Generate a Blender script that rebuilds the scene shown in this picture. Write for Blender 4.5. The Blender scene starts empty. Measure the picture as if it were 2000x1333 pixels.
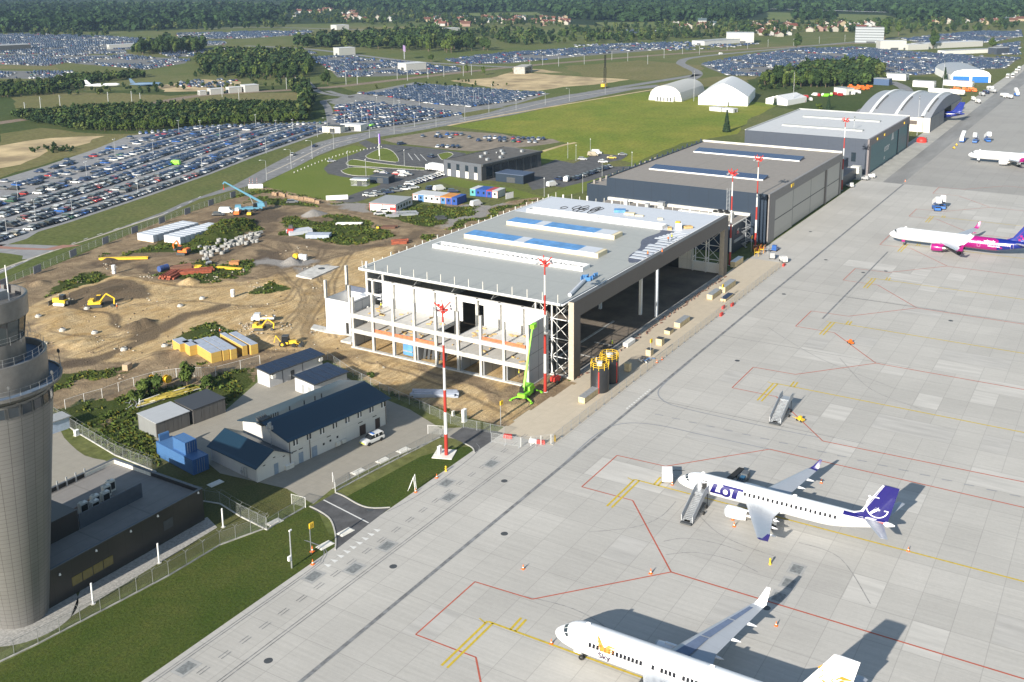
import bpy,bmesh,math,random
import numpy as np
from mathutils import Vector,Matrix
random.seed(7)
rng=np.random.default_rng(11)
S=bpy.context.scene
C=S.collection
R=math.radians
PI=math.pi
CR=Matrix(((0.4999496189,0.1872870977,-0.8455613056),(-0.8660509611,0.1053283801,-0.4887347595),(-0.0024721120,0.9766419382,0.2148590545)))
CH=88.0
cd=bpy.data.cameras.new('camera')
cam=bpy.data.objects.new('camera',cd)
C.objects.link(cam)
cam.matrix_world=Matrix.Translation((0,0,CH))@CR.to_4x4()
cd.sensor_width=36.0
cd.lens=36.0*2016.345/2000.0
cd.shift_x=(1000-1080.12)/2000.0
cd.shift_y=(388.08-666.5)/2000.0
cd.clip_start=1.0
cd.clip_end=12000
S.camera=cam
S.render.resolution_x=1024
S.render.resolution_y=682
SUN_EL,SUN_AZ=23.7,179.7
w=bpy.data.worlds.new('World')
S.world=w
w.use_nodes=True
nt=w.node_tree
bg=nt.nodes['Background']
sky=nt.nodes.new('ShaderNodeTexSky')
sky.sky_type='NISHITA'
sky.sun_disc=False
sky.sun_elevation=R(SUN_EL)
sky.sun_rotation=R(90-SUN_AZ)
sky.air_density=1.3
sky.dust_density=0.6
nt.links.new(sky.outputs[0],bg.inputs[0])
bg.inputs[1].default_value=0.085
sl=bpy.data.lights.new('sun','SUN')
sl.energy=5.0
sl.angle=R(0.5)
sl.color=(1.0,0.93,0.82)
so=bpy.data.objects.new('sun',sl)
C.objects.link(so)
sd=Vector((math.cos(R(SUN_AZ))*math.cos(R(SUN_EL)),math.sin(R(SUN_AZ))*math.cos(R(SUN_EL)),math.sin(R(SUN_EL))))
so.rotation_euler=sd.to_track_quat('Z','Y').to_euler()
so.location=(0,0,300)
S.view_settings.view_transform='Standard'
S.view_settings.look='None'
S.view_settings.exposure=0.82
S.view_settings.gamma=1.0
def G(px,py,z=0.0):
 """ground point (world metres) that the survey of the photograph (2000 px wide) puts at px, py and height z"""
 v=CR@Vector((px-1080.12,-(py-388.08),-2016.345))
 t=(z-CH)/v.z
 return(v.x*t,v.y*t)
def GP(pts,z=0.0):
 return[G(p[0],p[1],z)for p in pts]
def px_of(x,y,z=0.0):
 v=CR.transposed()@Vector((x,y,z-CH))
 if v.z>-1:return(-9999,-9999)
 return(1080.12+2016.345*v.x/-v.z,388.08-2016.345*v.y/-v.z)
def tag(o,label=None,cat=None,group=None,kind=None):
 if label:o['label']=label
 if cat:o['category']=cat
 if group:o['group']=group
 if kind:o['kind']=kind
 return o
def thing(name,label,cat,loc=(0,0,0),rz=0.0,group=None):
 o=bpy.data.objects.new(name,None)
 o.empty_display_size=0.3
 C.objects.link(o)
 o.location=loc
 o.rotation_euler=(0,0,rz)
 return tag(o,label,cat,group)
def dup(root,loc,rz=0.0,label=None,group=None):
 r=root.copy();C.objects.link(r);r.location=loc;r.rotation_euler=(0,0,rz)
 if label:r['label']=label
 if group:r['group']=group
 for ch in list(root.children):
  c=ch.copy();C.objects.link(c);c.parent=r
  for g in ch.children:
   d=g.copy();C.objects.link(d);d.parent=c
 return r
class MB:
 """collects faces; build() links them as one mesh object"""
 def __init__(s):
  s.v=[];s.f=[];s.m=[];s.M=Matrix.Identity(4);s.k=0;s.cuts=[(0,0)]
 def at(s,x=0,y=0,z=0,rz=0,rx=0,ry=0,sc=1):
  s.M=Matrix.Translation((x,y,z))@Matrix.Rotation(rz,4,'Z')@Matrix.Rotation(ry,4,'Y')@Matrix.Rotation(rx,4,'X')@Matrix.Scale(sc,4)
  return s
 def pts(s,P):
  b=len(s.v)
  for p in P:s.v.append(tuple(s.M@Vector(p)))
  return b
 def face(s,P,k=None):
  b=s.pts(P);s.f.append(tuple(range(b,b+len(P))));s.m.append(s.k if k is None else k)
 def idx(s,P,F,k=None):
  b=s.pts(P)
  for f in F:s.f.append(tuple(b+i for i in f));s.m.append(s.k if k is None else k)
 def box(s,x0,x1,y0,y1,z0,z1,k=None):
  s.idx([(x0,y0,z0),(x1,y0,z0),(x1,y1,z0),(x0,y1,z0),(x0,y0,z1),(x1,y0,z1),(x1,y1,z1),(x0,y1,z1)],[(0,3,2,1),(4,5,6,7),(0,1,5,4),(1,2,6,5),(2,3,7,6),(3,0,4,7)],k)
 def cbox(s,c,d,rz=0,k=None):
  M=s.M;s.M=M@Matrix.Translation(c)@Matrix.Rotation(rz,4,'Z')
  s.box(-d[0]/2,d[0]/2,-d[1]/2,d[1]/2,-d[2]/2,d[2]/2,k);s.M=M
 def taper(s,x0,x1,y0,y1,z0,z1,ix,iy=None,k=None,ox=0):
  iy=ix if iy is None else iy
  s.idx([(x0,y0,z0),(x1,y0,z0),(x1,y1,z0),(x0,y1,z0),(x0+ix+ox,y0+iy,z1),(x1-ix+ox,y0+iy,z1),(x1-ix+ox,y1-iy,z1),(x0+ix+ox,y1-iy,z1)],[(0,3,2,1),(4,5,6,7),(0,1,5,4),(1,2,6,5),(2,3,7,6),(3,0,4,7)],k)
 def prism(s,poly,z0,z1,k=None,ktop=None):
  n=len(poly)
  a=sum(poly[i][0]*poly[(i+1)%n][1]-poly[(i+1)%n][0]*poly[i][1]for i in range(n))
  if a<0:poly=poly[::-1]
  s.idx([(p[0],p[1],z0)for p in poly]+[(p[0],p[1],z1)for p in poly],[tuple(range(n))[::-1]]+[(i,(i+1)%n,n+(i+1)%n,n+i)for i in range(n)],k)
  s.face([(p[0],p[1],z1)for p in poly],k if ktop is None else ktop)
 def prof(s,poly,y0,y1,k=None):
  """profile in x,z extruded along y"""
  n=len(poly)
  a=sum(poly[i][0]*poly[(i+1)%n][1]-poly[(i+1)%n][0]*poly[i][1]for i in range(n))
  if a<0:poly=poly[::-1]
  s.idx([(p[0],y0,p[1])for p in poly]+[(p[0],y1,p[1])for p in poly],[tuple(range(n)),tuple(range(n,2*n))[::-1]]+[((i+1)%n,i,n+i,n+(i+1)%n)for i in range(n)],k)
 def bar(s,a,b,r,r1=None,n=6,k=None,cap=True):
  a=Vector(a);b=Vector(b);d=b-a
  if d.length<1e-6:return
  r1=r if r1 is None else r1
  q=d.to_track_quat('Z','Y');u=q@Vector((1,0,0));w_=q@Vector((0,1,0))
  P=[]
  for c,rr in((a,r),(b,r1)):
   for i in range(n):
    t=2*PI*(i+.5)/n;P.append(c+u*(rr*math.cos(t))+w_*(rr*math.sin(t)))
  F=[(i,(i+1)%n,n+(i+1)%n,n+i)for i in range(n)]
  if cap:F+=[tuple(range(n))[::-1],tuple(range(n,2*n))]
  s.idx(P,F,k)
 def path(s,P,r,n=6,k=None):
  for a,b in zip(P[:-1],P[1:]):s.bar(a,b,r,n=n,k=k)
 def lathe(s,prof,n=24,k=None,c=(0,0,0),ax='z',a0=0,a1=2*PI):
  """prof: list of (radius, height)"""
  full=abs(a1-a0-2*PI)<1e-6;m=n if full else n+1
  P=[]
  for r,h in prof:
   for i in range(m):
    t=a0+(a1-a0)*i/n
    if ax=='z':P.append((c[0]+r*math.cos(t),c[1]+r*math.sin(t),c[2]+h))
    elif ax=='x':P.append((c[0]+h,c[1]+r*math.cos(t),c[2]+r*math.sin(t)))
    else:P.append((c[0]+r*math.sin(t),c[1]+h,c[2]+r*math.cos(t)))
  F=[]
  for j in range(len(prof)-1):
   for i in range(n if full else n):
    i2=(i+1)%m if full else i+1
    F.append((j*m+i,j*m+i2,(j+1)*m+i2,(j+1)*m+i))
  s.idx(P,F,k)
 def loft(s,rings,k=None,cap=True):
  n=len(rings[0]);P=[p for r in rings for p in r]
  F=[(j*n+i,j*n+(i+1)%n,(j+1)*n+(i+1)%n,(j+1)*n+i)for j in range(len(rings)-1)for i in range(n)]
  if cap:F+=[tuple(range(n))[::-1],tuple((len(rings)-1)*n+i for i in range(n))]
  s.idx(P,F,k)
 def cut(s):
  if s.cuts[-1]!=(len(s.v),len(s.f)):s.cuts.append((len(s.v),len(s.f)))
 def each(s,name,mats,parent=None,smooth=False):
  """like build(), but every stretch between cut() calls becomes an object of its own"""
  s.cut();out=[]
  for(v0,f0),(v1,f1)in zip(s.cuts[:-1],s.cuts[1:]):
   m=MB();m.v=s.v[v0:v1];m.f=[tuple(i-v0 for i in f)for f in s.f[f0:f1]];m.m=s.m[f0:f1];out.append(m.build(name,mats,parent,smooth))
  return out
 def build(s,name,mats,parent=None,smooth=False,fix=False):
  me=bpy.data.meshes.new(name)
  me.from_pydata(s.v,[],s.f)
  if not isinstance(mats,(list,tuple)):mats=[mats]
  for m in mats:me.materials.append(m)
  if len(mats)>1:me.polygons.foreach_set('material_index',s.m)
  if smooth:me.polygons.foreach_set('use_smooth',[True]*len(me.polygons))
  if fix:
   b=bmesh.new();b.from_mesh(me);bmesh.ops.remove_doubles(b,verts=b.verts,dist=1e-4);bmesh.ops.recalc_face_normals(b,faces=b.faces);b.to_mesh(me);b.free()
  me.update()
  o=bpy.data.objects.new(name,me)
  C.objects.link(o)
  if parent is not None:o.parent=parent
  return o
def autosmooth(o,deg=40):
 me=o.data
 me.polygons.foreach_set('use_smooth',[True]*len(me.polygons))
 try:me.set_sharp_from_angle(angle=R(deg))
 except Exception:pass
 return o
def nmat(name):
 m=bpy.data.materials.new(name);m.use_nodes=True
 return m,m.node_tree,m.node_tree.nodes['Principled BSDF']
def N(nt,typ,**kw):
 n=nt.nodes.new(typ)
 for k,v in kw.items():
  if k=='ins':
   for a,b in v.items():n.inputs[a].default_value=b
  else:setattr(n,k,v)
 return n
def mixc(nt,fac,a,b,mode='MIX'):
 n=nt.nodes.new('ShaderNodeMix');n.data_type='RGBA';n.blend_type=mode
 for sock,val in((n.inputs[0],fac),(n.inputs[6],a),(n.inputs[7],b)):
  if hasattr(val,'is_linked')or hasattr(val,'links'):nt.links.new(val,sock)
  elif isinstance(val,(int,float)):sock.default_value=val
  else:sock.default_value=(*val,1)if len(val)==3 else val
 return n.outputs[2]
def noise(nt,vec,scale,detail=4,rough=.55,dist=0.0):
 n=N(nt,'ShaderNodeTexNoise',ins={'Scale':scale,'Detail':detail,'Roughness':rough,'Distortion':dist})
 if vec is not None:nt.links.new(vec,n.inputs['Vector'])
 return n.outputs['Fac']
def ramp(nt,fac,stops,interp='LINEAR'):
 n=nt.nodes.new('ShaderNodeValToRGB');n.color_ramp.interpolation=interp
 e=n.color_ramp.elements
 while len(e)<len(stops):e.new(0.5)
 for i,(p,c)in enumerate(stops):
  e[i].position=p;e[i].color=(*c,1)if len(c)==3 else c
 nt.links.new(fac,n.inputs[0])
 return n.outputs[0]
def math_(nt,op,a,b=None,clamp=False,c=None):
 n=nt.nodes.new('ShaderNodeMath');n.operation=op;n.use_clamp=clamp
 for i,v in enumerate((a,b,c)):
  if v is None:continue
  if isinstance(v,(int,float)):n.inputs[i].default_value=v
  else:nt.links.new(v,n.inputs[i])
 return n.outputs[0]
def objco(nt,scale=None):
 t=nt.nodes.new('ShaderNodeTexCoord')
 if scale is None:return t.outputs['Object']
 m=nt.nodes.new('ShaderNodeMapping');m.inputs['Scale'].default_value=scale
 nt.links.new(t.outputs['Object'],m.inputs[0])
 return m.outputs[0]
def mat(name,col,rough=.7,metal=0.0,var=.12,scale=1.5,spec=.4,bump=0.0,coat=0.0,stretch=None,col2=None):
 """plain surface with wear-like mottling"""
 m,nt,b=nmat(name)
 co=objco(nt,stretch)
 f=noise(nt,co,scale,5,.6)
 c2=col2 if col2 else tuple(min(1,c*(1-var))for c in col)
 c1=tuple(min(1,c*(1+var*.6))for c in col)
 f2=ramp(nt,f,[(.35,(0,0,0)),(.65,(1,1,1))])
 nt.links.new(mixc(nt,f2,c2,c1),b.inputs['Base Color'])
 b.inputs['Roughness'].default_value=rough
 b.inputs['Metallic'].default_value=metal
 b.inputs['Specular IOR Level'].default_value=spec
 if coat:b.inputs['Coat Weight'].default_value=coat;b.inputs['Coat Roughness'].default_value=.08
 if bump:
  bn=N(nt,'ShaderNodeBump',ins={'Strength':bump,'Distance':.1});nt.links.new(f,bn.inputs['Height']);nt.links.new(bn.outputs[0],b.inputs['Normal'])
 return m
def ribmat(name,col,period,axis=0,depth=.25,rough=.6,metal=0.0,var=.1,dark=.6,width=.12):
 """sheet or panel cladding: thin darker joint lines every period metres along one axis"""
 m,nt,b=nmat(name)
 co=objco(nt);s=nt.nodes.new('ShaderNodeSeparateXYZ');nt.links.new(co,s.inputs[0])
 axes=axis if isinstance(axis,(list,tuple))else[axis]
 pers=period if isinstance(period,(list,tuple))else[period]*len(axes)
 f=None
 for a,p in zip(axes,pers):
  fr=math_(nt,'FRACT',math_(nt,'DIVIDE',s.outputs[a],p))
  l=math_(nt,'LESS_THAN',fr,width)
  f=l if f is None else math_(nt,'MAXIMUM',f,l)
 nz=noise(nt,co,.6,4)
 base=mixc(nt,nz,tuple(c*(1-var)for c in col),tuple(min(1,c*(1+var))for c in col))
 nt.links.new(mixc(nt,f,base,tuple(c*dark for c in col)),b.inputs['Base Color'])
 b.inputs['Roughness'].default_value=rough;b.inputs['Metallic'].default_value=metal
 if depth:
  bn=N(nt,'ShaderNodeBump',ins={'Strength':depth,'Distance':.06});bn.invert=True
  nt.links.new(f,bn.inputs['Height']);nt.links.new(bn.outputs[0],b.inputs['Normal'])
 return m
def glassmat(name,col=(.02,.03,.04),rough=.08):
 m,nt,b=nmat(name)
 b.inputs['Base Color'].default_value=(*col,1);b.inputs['Roughness'].default_value=rough
 b.inputs['Specular IOR Level'].default_value=.9
 return m
M_white=mat('white_paint',(.80,.80,.79),.45,var=.05)
M_offwhite=mat('off_white',(.68,.66,.60),.7,var=.12)
M_black=mat('black_rubber',(.02,.02,.02),.8)
M_dark=mat('dark_steel',(.06,.065,.07),.6)
M_steel=mat('galvanised_steel',(.46,.48,.50),.45,.5,var=.15)
M_grey=mat('grey_paint',(.30,.31,.32),.6)
M_yellow=mat('yellow_paint',(.75,.48,.03),.5)
M_redp=mat('red_paint',(.55,.035,.025),.5)
M_orange=mat('orange_paint',(.75,.16,.02),.5)
M_blue=mat('blue_paint',(.03,.13,.42),.5)
M_green=mat('lime_green_paint',(.22,.62,.03),.5)
M_conc=mat('cast_concrete',(.50,.49,.46),.85,var=.22,scale=.8,bump=.15)
M_concd=mat('grey_concrete',(.36,.35,.33),.9,var=.3,scale=.5,bump=.2)
M_glass=glassmat('window_glass')
M_wood=mat('raw_timber',(.55,.38,.17),.8,var=.25,scale=3)
M_ply=mat('pale_crate_wood',(.62,.50,.30),.8,var=.2)
def grassnodes(nt,co,a,b_,c,s1=.02,s2=.25,s3=2.5):
 f1=ramp(nt,noise(nt,co,s1,5,.6,.4),[(.38,(0,0,0)),(.62,(1,1,1))])
 f2=ramp(nt,noise(nt,co,s2,6,.65),[(.35,(0,0,0)),(.7,(1,1,1))])
 x=mixc(nt,f1,a,b_)
 x=mixc(nt,math_(nt,'MULTIPLY',f2,.55),x,c)
 f3=ramp(nt,noise(nt,co,s3,4,.7),[(.3,(.62,.62,.62)),(.7,(1.25,1.25,1.25))])
 return mixc(nt,1.0,x,f3,'MULTIPLY')
def grassmat(name,a,b_,c,s1=.02,s2=.25,s3=2.5,bump=.5):
 m,nt,b=nmat(name)
 co=objco(nt)
 nt.links.new(grassnodes(nt,co,a,b_,c,s1,s2,s3),b.inputs['Base Color'])
 b.inputs['Roughness'].default_value=.95;b.inputs['Specular IOR Level'].default_value=.1
 bn=N(nt,'ShaderNodeBump',ins={'Strength':bump,'Distance':.3});nt.links.new(noise(nt,co,s3,4,.7),bn.inputs['Height']);nt.links.new(bn.outputs[0],b.inputs['Normal'])
 return m
M_land=grassmat('land',(.105,.125,.036),(.155,.150,.060),(.070,.105,.028),.006,.05,.6)
M_lawn=grassmat('lawn',(.050,.074,.014),(.078,.092,.022),(.040,.074,.011),.05,.4,2.2)
M_verge=grassmat('mown_verge',(.095,.098,.034),(.125,.112,.045),(.060,.080,.02),.03,.3,3.0)
M_field=grassmat('meadow',(.165,.205,.028),(.240,.235,.042),(.095,.150,.020),.018,.07,.6)
M_brightg=grassmat('mown_bright_grass',(.130,.165,.032),(.155,.180,.040),(.11,.155,.028),.03,.3,2.0)
def apronmat(name,col,sx,sy,var,tone):
 m,nt,b=nmat(name)
 co=objco(nt);s=nt.nodes.new('ShaderNodeSeparateXYZ');nt.links.new(co,s.inputs[0])
 gx=math_(nt,'DIVIDE',s.outputs[0],sx);gy=math_(nt,'DIVIDE',math_(nt,'SUBTRACT',s.outputs[1],.6),sy)
 cell=nt.nodes.new('ShaderNodeCombineXYZ')
 nt.links.new(math_(nt,'FLOOR',gx),cell.inputs[0]);nt.links.new(math_(nt,'FLOOR',gy),cell.inputs[1])
 wn=nt.nodes.new('ShaderNodeTexWhiteNoise');wn.noise_dimensions='2D';nt.links.new(cell.outputs[0],wn.inputs['Vector'])
 mp=nt.nodes.new('ShaderNodeMapping');mp.inputs['Scale'].default_value=(2.2,.07,1);nt.links.new(co,mp.inputs[0])
 st=ramp(nt,noise(nt,mp.outputs[0],1.0,5,.7),[(.30,(1-var*1.1,)*3),(.72,(1+var*.4,)*3)])
 big=ramp(nt,noise(nt,co,.035,4,.6,.5),[(.3,(1-var*.9,)*3),(.7,(1+var*.5,)*3)])
 fine=ramp(nt,noise(nt,co,1.6,6,.7),[(.25,(.93,)*3),(.75,(1.04,)*3)])
 cellf=ramp(nt,wn.outputs[0],[(0,(1-var*.4,)*3),(1,(1+var*.2,)*3)])
 lane=nt.nodes.new('ShaderNodeTexWhiteNoise');lane.noise_dimensions='1D';nt.links.new(math_(nt,'FLOOR',gx),lane.inputs['W'])
 lanef=ramp(nt,lane.outputs[0],[(0,(1-var*.4,)*3),(1,(1+var*.2,)*3)])
 x=mixc(nt,1,col,st,'MULTIPLY');x=mixc(nt,1,x,big,'MULTIPLY');x=mixc(nt,1,x,cellf,'MULTIPLY');x=mixc(nt,1,x,fine,'MULTIPLY');x=mixc(nt,1,x,lanef,'MULTIPLY')
 jx=math_(nt,'LESS_THAN',math_(nt,'FRACT',gx),.055/sx*2);jy=math_(nt,'LESS_THAN',math_(nt,'FRACT',gy),.05/sy*2)
 j=math_(nt,'MAXIMUM',jx,jy)
 x=mixc(nt,math_(nt,'MULTIPLY',j,.4),x,tuple(c*.42 for c in col))
 sp=ramp(nt,noise(nt,co,.45,6,.75,.8),[(.66,(1,1,1)),(.80,(.72,.72,.74))])
 x=mixc(nt,1,x,sp,'MULTIPLY')
 nt.links.new(x,b.inputs['Base Color'])
 b.inputs['Roughness'].default_value=.85;b.inputs['Specular IOR Level'].default_value=.25
 return m
M_apron=apronmat('apron_concrete',(.455,.44,.41),7.5,5.0,.11,0)
M_apron_old=apronmat('old_apron_concrete',(.335,.325,.305),7.5,6.0,.08,0)
M_asph=mat('asphalt',(.085,.085,.088),.9,var=.3,scale=.4)
M_asph_lt=mat('worn_asphalt',(.19,.19,.195),.9,var=.22,scale=.25)
M_asph_apr=mat('apron_asphalt',(.23,.228,.222),.9,var=.22,scale=.12,stretch=(.2,1,1))
M_lot=mat('car_park_paving',(.24,.24,.245),.9,var=.15,scale=.3)
M_paver=ribmat('concrete_pavers',(.27,.25,.21),2.0,[0,1],0,.9,dark=.88,width=.03,var=.14)
M_tanconc=ribmat('sandy_concrete',(.46,.40,.31),5.0,[0,1],0,.9,dark=.9,width=.02,var=.12)
M_gravel=mat('crushed_gravel',(.33,.32,.30),.95,var=.3,scale=2.5,bump=.3)
M_dirtlot=mat('brown_dirt_lot',(.21,.175,.135),.95,var=.25,scale=.2)
M_sandp=mat('pale_sand',(.48,.37,.21),.95,var=.28,scale=.06)
M_drygr=mat('dry_grass',(.19,.165,.07),.95,var=.3,scale=.08)
M_rail=mat('rail_ballast',(.20,.15,.11),.95,var=.25,scale=.4)
M_kerb=mat('kerb_stone',(.42,.41,.38),.85,var=.12)
M_dkline=mat('joint_sealant',(.10,.10,.105),.8,var=.3)
M_slot=mat('slot_drain',(.20,.205,.21),.8,var=.4,scale=.8)
M_ledge=mat('line_red',(.42,.10,.06),.7,var=.2)
M_lyel=mat('line_yellow',(.52,.38,.03),.7,var=.2)
M_lwht=mat('line_white',(.62,.62,.60),.7,var=.12)
M_lgry=mat('line_grey',(.26,.27,.285),.8,var=.15)
M_plate=mat('inspection_plate',(.19,.20,.20),.7,var=.3,scale=2)
def flat(name,polys,m,z,kind='structure',parent=None):
 b=MB()
 for p in polys:
  n=len(p);a=sum(p[i][0]*p[(i+1)%n][1]-p[(i+1)%n][0]*p[i][1]for i in range(n))
  if a<0:p=p[::-1]
  b.face([(q[0],q[1],z)for q in p])
 o=b.build(name,m,parent)
 bm=bmesh.new();bm.from_mesh(o.data);bmesh.ops.triangulate(bm,faces=bm.faces[:]);bm.to_mesh(o.data);bm.free()
 if kind:o['kind']=kind
 return o
def rough(P,step=6.0,amp=1.2,seed=1):
 """subdivide an outline and push it about so that natural edges stay natural"""
 r=random.Random(seed);out=[]
 for i in range(len(P)):
  a=P[i];b=P[(i+1)%len(P)];d=math.hypot(b[0]-a[0],b[1]-a[1]);n=max(1,int(d/step))
  for j in range(n):
   t=j/n;out.append((a[0]+(b[0]-a[0])*t+r.uniform(-amp,amp)*(j>0),a[1]+(b[1]-a[1])*t+r.uniform(-amp,amp)*(j>0)))
 return out
def strip(P,w0,w1=None):
 """ribbon polygon round a centre line"""
 w1=w0 if w1 is None else w1;L=[];Rr=[]
 for i,p in enumerate(P):
  a=P[max(0,i-1)];b=P[min(len(P)-1,i+1)];dx,dy=b[0]-a[0],b[1]-a[1];l=math.hypot(dx,dy)or 1
  w_=(w0+(w1-w0)*i/max(1,len(P)-1))/2
  L.append((p[0]-dy/l*w_,p[1]+dx/l*w_));Rr.append((p[0]+dy/l*w_,p[1]-dx/l*w_))
 return[[L[i],L[i+1],Rr[i+1],Rr[i]]for i in range(len(P)-1)]
def smooth(P,n=6):
 """Catmull-Rom through the points"""
 out=[]
 for i in range(len(P)-1):
  p0=P[max(0,i-1)];p1=P[i];p2=P[i+1];p3=P[min(len(P)-1,i+2)]
  for j in range(n):
   t=j/n
   out.append(tuple(.5*(2*p1[k]+(p2[k]-p0[k])*t+(2*p0[k]-5*p1[k]+4*p2[k]-p3[k])*t*t+(3*p1[k]-p0[k]-3*p2[k]+p3[k])*t**3)for k in(0,1)))
 out.append(tuple(P[-1]));return out
flat('ground',[[(-900,-1500),(9000,-1500),(9000,7000),(-900,7000)]],M_land,0)
flat('apron',[[(-80,-260),(443,-260),(443,102.9),(-80,102.9)]],M_apron,.02)
flat('old_apron',[[(443,-260),(1500,-260),(1500,86),(443,86)]],M_apron_old,.02)
flat('apron_road',[[(443,86),(1500,86),(1500,103),(443,94)]],M_asph_apr,.024)
flat('hangar_forecourt',[[(443,93.8),(900,97.7),(1100,99.4),(1100,106),(560,106),(443,106)]],mat('forecourt_concrete',(.36,.35,.32),.9,var=.15,scale=.15),.022)
flat('works_strip',[[(157,91),(301,91),(301,103.4),(157,103.4)]],M_tanconc,.026)
flat('lawn',[rough([(112,102.9),(112,106.5)]+GP([(622,1002),(600,990),(545,1022),(520,1034),(430,1067),(330,1127),(235,1177),(75,1260),(-60,1330)])+[(20,102.9)],6,.12,3),rough([(110.5,109.5),(112,103),(117.5,98+4.9),(150,102.9),(147,107),(141,110),(122,112),(117,107)][3:]+[(118.5,103)],9,.05,4)],M_lawn,.012)
flat('grass_verge',[rough(GP([(-60,1330),(0,1275),(160,1205),(400,1075),(520,1012),(575,985),(560,950),(430,905),(300,900),(100,960),(-60,1100)]),5,.4,5)],M_verge,.010)
flat('meadow',[rough(GP([(880,247),(1000,226),(1140,197),(1260,180),(1300,185),(1480,200),(1520,205),(1460,235),(1440,262),(1390,270),(1330,280),(1240,320),(1200,310),(1120,312),(1060,320),(1050,300),(1110,280),(1000,262)]),12,1,6)],M_field,.012)
flat('mown_grass',[rough(GP([(430,392),(510,362),(620,306),(690,284),(720,290),(690,302),(640,320),(640,342),(740,352),(735,372),(650,395),(560,375),(500,372)]),8,.3,7),rough(GP([(880,345),(930,357),(1000,368),(1060,385),(1150,345),(1230,322),(1270,310),(1150,372),(1060,392),(990,384),(880,362),(850,352)]),8,.3,8)],M_brightg,.014)
road_low=GP([(-80,572),(0,535),(95,492),(190,461),(320,421),(390,389),(484,364),(506,361),(570,331),(619,305),(656,290),(704,276),(723,270),(800,259),(860,248),(1000,225),(1140,195),(1240,175),(1300,170)])
road_up=GP([(-80,560),(0,526),(43,511),(110,487),(224,449),(320,414),(356,397),(459,361),(534,320),(581,296),(619,279),(656,269),(736,255),(800,247),(880,234),(948,222),(1000,207),(1110,185),(1225,172),(1280,166)])
flat('airport_road',[road_low+road_up[::-1]],M_asph_lt,.016)
def px_strips(L,w,m,name,z,sm=4,w1=None):
 P=[]
 for l in L:P+=strip(smooth(GP(l),sm),w,w1)
 return flat(name,P,m,z)
px_strips([[(-80,562),(0,527),(95,493.5),(190,462.5),(320,419)],[(520,340),(560,322),(619,293),(650,281),(700,270)],[(760,257),(800,253),(900,236),(1000,216),(1110,191),(1240,173)]],.9,mat('median_kerb',(.42,.38,.31),.9),'road_median',.020)
dash=[]
for l in([(-60,560),(0,531),(95,493),(190,459),(320,418),(400,380)],[(560,328),(619,300),(656,285),(760,262),(860,245),(1000,221)],[(560,313),(619,287),(656,276),(760,254),(860,240),(1000,211)]):
 P=smooth(GP(l),12)
 for i in range(0,len(P)-1,3):dash+=strip([P[i],P[i+1]],.35)
flat('road_dashes',dash,M_lwht,.024)
flat('junction',[GP([(-60,480),(0,478),(60,478),(125,481),(60,506),(43,507),(45,500),(20,496),(0,494),(-60,492)])],M_lot,.018)
flat('red_footway',[GP([(-60,478),(0,481),(40,484),(90,486),(122,479),(160,479),(100,489),(40,488),(0,486),(-60,484)])],mat('red_pavers',(.30,.16,.12),.9),.028)
flat('car_park',[GP([(-120,526),(0,482),(52,467),(75,453),(135,435),(300,380),(410,341),(500,306),(600,271),(640,258),(668,258),(655,245),(640,238),(500,244),(400,247),(330,256),(250,266),(185,292),(90,324),(0,351),(-120,392)])],M_lot,.018)
flat('middle_car_park',[GP([(650,262),(655,205),(640,200),(665,190),(735,176),(810,161),(985,178),(1075,183),(1010,203),(900,222),(905,230),(850,238),(760,252),(700,258)])],mat('middle_car_park_paving',(.20,.20,.195),.9,var=.2,scale=.2),.018)
px_strips([[(680,190),(740,190),(830,206),(920,214),(985,209)],[(640,178),(680,187),(735,178),(808,164)],[(600,160),(620,178),(650,186),(690,190)],[(655,262),(648,240),(640,210),(632,200),(640,196),(690,190)]],5,M_asph_lt,'car_park_road',.022)
flat('office_yard',[GP([(640,322),(665,310),(690,302),(718,290),(700,279),(715,274),(730,281),(775,284),(850,291),(910,300),(880,345),(860,350),(800,365),(760,374),(700,394),(660,400),(650,394),(700,376),(742,362),(745,352),(700,350),(664,345),(640,339),(632,330)]),GP([(945,352),(1000,338),(1057,325),(1085,312),(1120,320),(1165,300),(1225,305),(1215,312),(1170,321),(1200,326),(1240,325),(1180,345),(1150,354),(1100,366),(1080,364),(1040,372),(1030,358)])],M_asph,.018)
isl=[[(714,305),(730,296),(749,290),(768,297),(779,316),(752,315),(720,310)],[(676,319),(690,312),(730,318),(800,326),(828,328),(828,333),(780,330),(700,325),(680,323)],[(666,334),(690,327),(740,331),(757,338),(750,343),(700,344),(675,340)],[(855,302),(875,298),(885,303),(865,313)]]
flat('grass_island',[smooth(GP(i+[i[0]]),3)for i in isl],M_brightg,.026)
kb=MB()
for i in isl:
 P=smooth(GP(i+[i[0]]),3)
 for q in strip(P,.35):kb.prism(q,.019,.14)
kb.build('island_kerb',M_kerb)['kind']='structure'
flat('dirt_car_park',[rough(GP([(745,273),(800,264),(860,254),(980,262),(1000,267),(1080,272),(1095,278),(1040,286),(1000,290),(920,296),(880,293),(820,285),(770,280)]),8,.5,9)],M_dirtlot,.018)
px_strips([[(1125,279),(1100,284),(1060,296)],[(875,246),(1000,222),(1260,178),(1300,172)]],2.5,M_sandp,'sandy_track',.020)
flat('compound_paving',[GP([(300,858),(437,805),(505,745),(560,740),(650,722),(690,745),(740,775),(800,800),(862,838),(905,835),(900,860),(860,853),(740,905),(655,950),(612,985),(560,955),(430,925),(400,900),(355,885)])],M_paver,.016)
flat('gate_drive',[GP([(605,992),(655,963),(672,968),(700,986),(725,992),(762,992),(655,1075),(655,1045),(645,1015)]),GP([(878,853),(905,834),(985,845),(927,885),(922,875),(905,866)])],M_asph,.022)
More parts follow.
